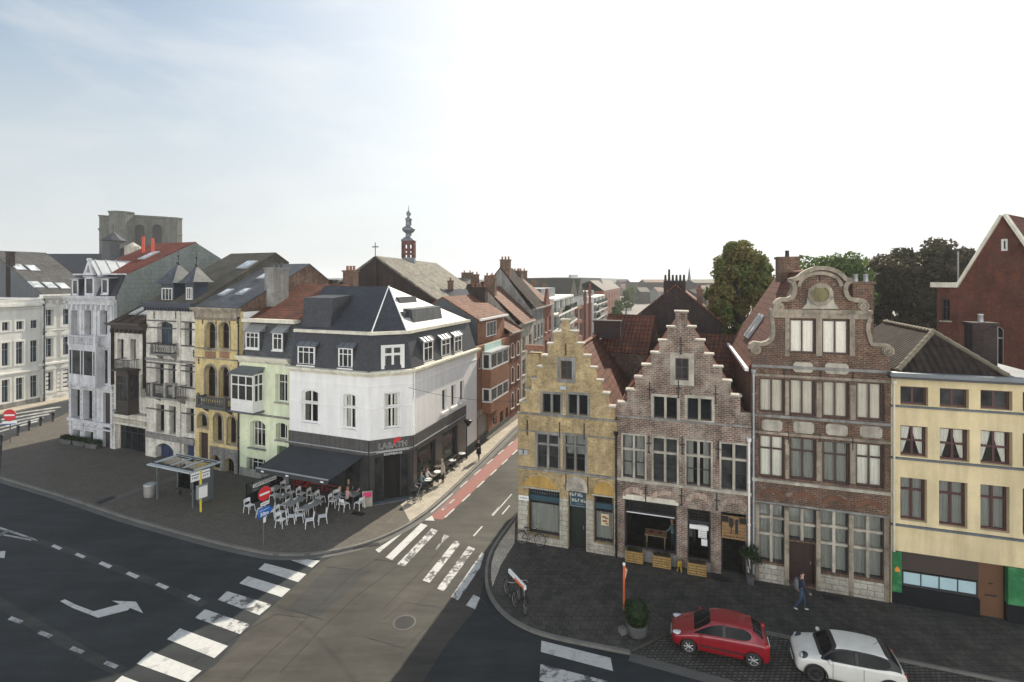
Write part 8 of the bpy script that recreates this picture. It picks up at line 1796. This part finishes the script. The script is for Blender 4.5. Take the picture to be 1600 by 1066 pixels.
for s_ in(-1,1):
 q=M();blob(q,(1.6,s_*.56,.68),(.26,.13,.085));q.build('headlight',MAT['lamp_glass'],T1);q=M();blob(q,(-1.74,s_*.66,.86),(.1,.1,.16));q.build('tail_light',MAT['tail_red'],T1)
 q=M();blob(q,(.72,s_*.93,.98),(.07,.1,.065));q.tube([(.72,s_*.78,.93),(.72,s_*.88,.96)],.025,6);q.build('mirror',MAT['paint_car_red'],T1)
 q=M()
 for x in(.72,-.12):
  q.box(x-.005,x+.005,s_*.826,s_*.832,.3,.9)
 q.box(-1.0,.8,s_*.826,s_*.84,.47,.52);q.build('door_seams',MAT['trim_black'],T1);q=M();q.box(-.02,-.2,s_*.83,s_*.85,.8,.83);q.build('door_handle',MAT['paint_car_red'],T1)
q=M();q.box(1.84,1.9,-.42,.42,.3,.42);q.build('grille',MAT['trim_black'],T1);q=M();q.box(1.9,1.915,-.26,.26,.36,.47);q.build('number_plate',MAT['sign_white'],T1);q=M();q.box(-1.9,-1.87,-.26,.26,.62,.73);q.build('number_plate',MAT['sign_white'],T1)
cF=G(1234,1066-12);base=W(1234,1024,20.25);fr_=Vector((base.x,base.y,0));
cW=cR+Vector((0,0,0));along=-d_;k=(Vector((11.15,20.28,0))-cR).dot(along);cW=cR+along*(k+1.88)+inn*.02
st_w=[(1.86,.58,.36,.62,.68,.42,'n'),(1.78,.74,.2,.74,.8,.52,'n'),(1.45,.83,.17,.88,.96,.64,'n'),(.95,.86,.17,.93,1.0,.72,'c'),(.55,.86,.17,.94,1.37,.6,'r'),(-.3,.86,.17,.95,1.42,.63,'s'),(-1.32,.86,.17,.98,1.385,.62,'R'),(-1.66,.83,.17,.98,1.03,.66,'t'),(-1.79,.78,.24,.86,.9,.58,'n'),(-1.83,.7,.34,.62,.66,.5,'n')]
T2,bdy=shape_car('parked_car','white compact car with black pillars parked behind the red one',cW,hd,st_w,1.73,MAT['paint_car_white'],MAT['paint_car_white'],(1.2,-1.25),.31,False,'cars parked on the cobbles',MAT['paint_car_white'])
for s_ in(-1,1):
 q=M();blob(q,(1.55,s_*.6,.8),(.17,.14,.15));hl=q.build('headlight',MAT['lamp_glass'],T2);q=M();blob(q,(1.535,s_*.595,.79),(.17,.16,.17));q.build('lamp_ring',MAT['trim_black'],hl);q=M();blob(q,(-1.72,s_*.68,.8),(.09,.09,.15));q.build('tail_light',MAT['tail_red'],T2)
 q=M();blob(q,(.75,s_*.98,1.0),(.08,.11,.08));q.tube([(.75,s_*.82,.94),(.75,s_*.92,.98)],.025,6);q.build('mirror',MAT['paint_car_white'],T2)
 q=M();q.box(.62,.63,s_*.861,s_*.867,.3,.9);q.box(-.38,-.39,s_*.861,s_*.867,.3,.9);q.box(-.85,.8,s_*.86,s_*.885,.2,.27);q.build('door_seams',MAT['trim_black'],T2)
 for x in(1.2,-1.25):q=M();q.loft([[(x+(.37)*math.cos(a),s_*.855,.31+.37*math.sin(a)),(x+.37*math.cos(a),s_*.88,.31+.37*math.sin(a)),(x+.43*math.cos(a),s_*.88,.31+.43*math.sin(a)),(x+.43*math.cos(a),s_*.85,.31+.43*math.sin(a))]for a in[R(-5+19*i)for i in range(11)]]);q.build('wheel_arch_trim',MAT['trim_black'],T2)
q=M();q.box(1.82,1.88,-.4,.4,.42,.58);q.build('grille',MAT['trim_black'],T2);q=M();q.box(1.87,1.89,-.26,.26,.36,.47);q.build('number_plate',MAT['sign_white'],T2);q=M();q.tube([(-.95,0,1.41),(-1.1,0,1.55)],.008,4);q.build('aerial',MAT['iron'],T2)
for nm,c in(('skin',(.5,.3,.22)),('cloth_navy',(.02,.025,.05)),('cloth_jeans',(.04,.07,.12)),('cloth_black',(.015,.015,.018)),('cloth_grey',(.2,.22,.23)),('cloth_white',(.6,.58,.54)),('cloth_pink',(.5,.33,.32)),('cloth_teal',(.15,.25,.27)),('cloth_beige',(.4,.36,.3)),('hair_dark',(.03,.02,.015)),('hair_blond',(.4,.28,.14)),('hair_red',(.35,.14,.05)),('shoe_white',(.6,.6,.58)),('bag_grey',(.12,.13,.14))):P(nm,c,.85 if 'skin' not in nm else.55,0,.15)
def skin_mesh(pts,edges,rad):
 me=bpy.data.meshes.new('sk');me.from_pydata(pts,edges,[]);o=bpy.data.objects.new('sk',me);COL.objects.link(o);o.modifiers.new('k','SKIN');s_=o.modifiers.new('s','SUBSURF');s_.levels=1;s_.render_levels=1
 if not me.skin_vertices:me.attributes.new
 bm=bmesh.new();bm.from_mesh(me);lay=bm.verts.layers.skin.verify();bm.verts.ensure_lookup_table()
 for i,r in enumerate(rad):bm.verts[i][lay].radius=r if isinstance(r,tuple)else(r,r);bm.verts[i][lay].use_root=(i==0)
 bm.to_mesh(me);bm.free();dg=bpy.context.evaluated_depsgraph_get();dg.update();ev=bpy.data.meshes.new_from_object(o.evaluated_get(dg));COL.objects.unlink(o);bpy.data.objects.remove(o);return ev
def person(label,c,rz,pose,cols,hair='hair_dark',hlong=0,scale=1.0,group=None,skirt=None,z=None):
 """local +x is forward. pose: pelvis z, lean, legs [(thigh fwd, knee fwd)...], arms [(upper fwd, fore fwd)...]"""
 t=thing('person',label,'person',(c.x,c.y,PZ if z is None else z),rz,group);t.scale=(scale,)*3
 pz=pose.get('pz',.93);lean=pose.get('lean',0.02);pe=Vector((0,0,pz));up=Vector((math.sin(lean),0,math.cos(lean)))
 ch=pe+up*.32;nk=pe+up*.54;hd_=pose.get('nod',0.0);upn=Vector((math.sin(lean*.5+hd_),0,math.cos(lean*.5+hd_)));h1=nk+upn*.09;h2=h1+upn*.12
 pts=[pe,pe+up*.16,ch,nk-up*.04,nk+upn*.03];ed=[(0,1),(1,2),(2,3),(3,4)];rad=[(.15,.115),(.135,.1),(.165,.11),(.075,.075),(.052,.052)];tagc=['leg','top','top','top','skin']
 def add(p,par,r,tg):pts.append(p);rad.append(r);ed.append((par,len(pts)-1));tagc.append(tg);return len(pts)-1
 a=add(h1+upn*.03,4,(.07,.075),'skin');a=add(h2,a,(.078,.092),'skin');a=add(h2+upn*.07,a,(.06,.07),'skin')
 hands=[]
 for s_,(tf,kf)in zip((1,-1),pose['legs']):
  hip=pe+Vector((0,s_*.095,-.05));sp_=pose.get('spread',0.0)*s_;kn=hip+Vector((math.sin(tf),sp_,-math.cos(tf))).normalized()*.42;an=kn+Vector((math.sin(kf),0,-math.cos(kf)))*.42
  i=add(hip,0,.09,'leg');i=add(hip.lerp(kn,.5),i,.078,'leg');i=add(kn,i,.056,'leg');i=add(kn.lerp(an,.35),i,.054,'leg');i=add(an,i,.038,'leg')
  f=Vector((math.cos(kf*.4),0,math.sin(kf*.4)*.5));i=add(an+Vector((.03,0,-.04)),i,.04,'shoe');add(an+f*.17+Vector((0,0,-.045)),i,.032,'shoe')
 for s_,(uf,ff)in zip((1,-1),pose['arms']):
  sh_=pe+up*.48+Vector((0,s_*.17,0));el=sh_+Vector((math.sin(uf),s_*.12,-math.cos(uf))).normalized()*.29;wr_=el+Vector((math.sin(ff),-s_*.08,-math.cos(ff))).normalized()*.25
  i=add(sh_,2 if False else 3,.062,'top');i=add(el,i,.044,'top');i=add(wr_,i,.03,'top' if pose.get('sleeve',1)else 'skin');d__=(wr_-el).normalized();add(wr_+d__*.07,i,(.024,.036),'skin');hands.append((wr_+d__*.08,d__,s_))
 ev=skin_mesh([tuple(p)for p in pts],ed,rad);q=M();names=['skin','top','leg','shoe']
 P_=pts;seg=[(P_[a],P_[b],tagc[b])for a,b in ed]
 def near(v):
  best=9;tg='top'
  for a,b,g_ in seg:
   ab=b-a;k=max(0,min(1,(v-a).dot(ab)/max(1e-9,ab.length_squared)));dd_=(a+ab*k-v).length
   if dd_<best:best=dd_;tg=g_
  return tg
 q.v=[tuple(v.co)for v in ev.vertices]
 for p in ev.polygons:
  cc_=sum((ev.vertices[i].co for i in p.vertices),Vector())/len(p.vertices);q.f.append(tuple(p.vertices));q.m.append(names.index(near(cc_)));q.sm.append(True)
 for hp,d__,s_ in hands:
  sd__=d__.cross(Vector((0,1,0))).normalized();
  for k,ln in enumerate((.065,.075,.07,.055)):b0=hp+sd__*(k-1.5)*.02;q.tube([b0,b0+d__*ln*.55+Vector((0,-s_*.005,0)),b0+d__*ln+Vector((0,-s_*.022,0))],.0085,5,r2=.006)
  b0=hp-d__*.04+sd__*.035;q.tube([b0,b0+sd__*.03+d__*.02,b0+sd__*.035+d__*.05],.01,5,r2=.007)
 fx_=Vector((1,0,0));nb=h2+upn*.0+fx_*.085
 q.add([nb+Vector((.0,-.014,-.01)),nb+Vector((.0,.014,-.01)),nb+Vector((.0,0,.03)),nb+Vector((.024,0,-.008))],[(0,3,2),(3,1,2),(0,1,3)])
 for s_ in(-1,1):q.loft([[h2+Vector((dx,s_*.074,dz))for dx,dz in((-.02,-.02),(.01,-.02),(.015,.02),(-.02,.025))],[h2+Vector((dx,s_*.09,dz))for dx,dz in((-.02,-.015),(.005,-.015),(.01,.018),(-.02,.02))]])
 body=q.build('body',[MAT['skin'],MAT[cols[0]],MAT[cols[1]],MAT[cols[2]]],t)
 q=M()
 for s_ in(-1,1):q.box(nb.x-.004,nb.x+.004,s_*.03-.01+0,s_*.03+.01,nb.z+.018,nb.z+.028)
 q.box(nb.x-.004,nb.x+.003,-.02,.02,nb.z-.042,nb.z-.036);q.build('face_marks',MAT['hair_dark'],body)
 q=M();loops=[];hc=h2+upn*.035-fx_*.012
 for i in range(1,7):a=math.pi*.56*i/6;loops.append([hc+Vector((.096*math.sin(a)*math.cos(2*math.pi*k/12)-(.03 if i>4 else 0),.088*math.sin(a)*math.sin(2*math.pi*k/12),.09*math.cos(a)+(0.03 if(math.cos(2*math.pi*k/12)>.4 and i>4)else 0)))for k in range(12)])
 q.loft(loops,0,True,True)
 if hlong:q.loft([[hc+Vector((-.02+.0*i-.05*math.cos(k*math.pi/5)*(1 if i else 1)-.03,.085*math.sin(-math.pi/2+math.pi*k/5),.0-hlong*i/3))for k in range(6)]+[hc+Vector((-.1,.06*math.sin(math.pi/2-math.pi*k/5),-hlong*i/3))for k in range(6)]for i in range(4)],0,True,True)
 q.build('hair',MAT[hair],body)
 if skirt:
  q=M();loops=[]
  for i in range(5):k=i/4;zz_=pz+.42*(1-k)-skirt[1]*k;loops.append([(up.x*max(0,zz_-pz)+(.135+.05*k)*math.cos(2*math.pi*j/14),(.18+.05*k)*math.sin(2*math.pi*j/14),zz_)for j in range(14)])
  q.loft(loops,0,False,True);q.build('coat',MAT[skirt[0]],body)
 return t
walk=dict(pz=.92,lean=.06,legs=[(.38,.02),(-.18,-.62)],arms=[(-.25,-.1),(.3,.75)])
cm=G(1252,953,PZ);hdr=FR.rz;mn_=person('man walking in a navy jumper and jeans with a grey backpack on',cm,hdr,walk,('cloth_navy','cloth_jeans','shoe_white'))
t=thing('backpack','grey backpack on the back of the walking man','backpack',(cm.x,cm.y,PZ),hdr)
q=M();loops=[]
for i,(zz_,a,b)in enumerate(((.93,.05,.1),(.97,.1,.14),(1.15,.12,.155),(1.35,.1,.14),(1.45,.05,.09))):loops.append([(-.2-.02*i*0+a*math.cos(2*math.pi*k/12),b*math.sin(2*math.pi*k/12),zz_)for k in range(12)])
q.loft(loops,0,True,True);q.build('bag',MAT['bag_grey'],t)
for s_ in(-1,1):q=M();q.tube([(-.12,s_*.09,1.42),(.02,s_*.11,1.47),(.12,s_*.11,1.35),(.08,s_*.13,1.12),(-.1,s_*.12,1.0)],.016,5);q.build('strap',MAT['bag_grey'],t)
c=G(748,719,PZ);person('person in a long black coat walking towards the camera on the sunny pavement',c,math.atan2(-.94,-.35),dict(pz=.93,lean=.04,legs=[(.3,.05),(-.12,-.5)],arms=[(.5,1.7),(.45,1.6)]),('cloth_black','cloth_black','cloth_black'),skirt=('cloth_black',.38))
c=G(692,754,PZ);person('woman in a pale coat standing by the small white tables',c,R(170),dict(pz=.92,lean=.05,nod=.2,legs=[(.04,0),(-.05,-.03)],arms=[(.9,1.6),(.8,1.5)]),('cloth_beige','cloth_black','cloth_black'),'hair_blond',skirt=('cloth_beige',.25),scale=1.0)
sit=lambda**k:dict(dict(pz=.52,lean=.08,legs=[(1.45,.05),(1.4,.1)],arms=[(.6,1.5),(.5,1.4)]),**k)
for px,py,lab,cl,hr,a in((658,766,'seated guest in a teal jacket against the sunny cafe window',('cloth_teal','cloth_jeans','cloth_black'),'hair_dark',-20),(667,759,'seated guest in a white shirt by the sunny cafe window',('cloth_white','cloth_black','shoe_white'),'hair_dark',-25)):
 c=G(px,py,PZ);person(lab,c,R(a),sit(lean=.05),cl,hr,hlong=.12)
for px,py,lab,cl,hr,a,hl in((529,792,'seated blond guest in a grey jacket, back to the awning',('cloth_grey','cloth_jeans','cloth_black'),'hair_blond',10,0),(542,792,'seated red haired guest in the middle of the table group',('cloth_pink','cloth_black','cloth_black'),'hair_red',60,.18),(545,779,'bald looking guest in dark clothes behind the table',('cloth_black','cloth_black','cloth_black'),'skin',-80,0),(557,780,'long haired guest in a grey top at the back of the table',('cloth_grey','cloth_black','cloth_black'),'hair_dark',-100,.2),(566,783,'guest in a pale pink top nearest the cafe door',('cloth_pink','cloth_jeans','cloth_black'),'hair_dark',180,.15)):
 c=G(px,py,PZ);person(lab,c,R(a),sit(lean=.15),cl,hr,hlong=hl)
def inB(u,y):p=B.F.P+B.F.d*u-B.F.n*y;return Vector((p.x,p.y,0))
c=inB(2.0,1.9);t=thing('dining_table','light wooden table with two red plates seen through the restaurant window','table',(c.x,c.y,.1),B.F.rz);P('table_wood',(.5,.36,.22),.5);q=M();q.box(-.6,.6,-.4,.4,.72,.76);q.build('tabletop',MAT['table_wood'],t)
for x,y in((-.5,-.3),(.5,-.3),(-.5,.3),(.5,.3)):q=M();q.box(x-.03,x+.03,y-.03,y+.03,0,.72);q.build('leg',MAT['table_wood'],t)
for x in(-.25,.25):q=M();q.lathe([(.08,0),(.14,.02),(.13,.025)],(x,0,.761),12);q.build('plate',MAT['sign_redp'],t)
person('person in a dark blue shirt standing inside the restaurant window',inB(2.95,1.7),B.F.rz+2.8,dict(pz=.93,lean=.1,legs=[(.05,0),(-.05,-.02)],arms=[(.5,1.0),(.4,.9)]),('cloth_teal','cloth_jeans','cloth_black'),'hair_red',z=.1)
person('person in a patterned top standing at the right inside the restaurant',inB(3.9,1.7),B.F.rz-1.5,dict(pz=.93,lean=.05,legs=[(.05,0),(-.05,-.02)],arms=[(.2,.8),(.2,.8)]),('cloth_grey','cloth_black','cloth_black'),'hair_dark',z=.1)
hm=bpy.data.materials.new('haze');hm.use_nodes=True;hn=hm.node_tree.nodes;hn.remove(hn['Principled BSDF']);pv=hn.new('ShaderNodeVolumePrincipled');pv.inputs['Density'].default_value=.00032;pv.inputs['Color'].default_value=(.93,.95,.98,1);pv.inputs['Anisotropy'].default_value=.2
hm.node_tree.links.new(pv.outputs[0],hn['Material Output'].inputs['Volume'])
q=M();q.box(-1650,1650,-75,2650,-1.1,45);o=q.build('haze',hm);o['kind']='stuff'
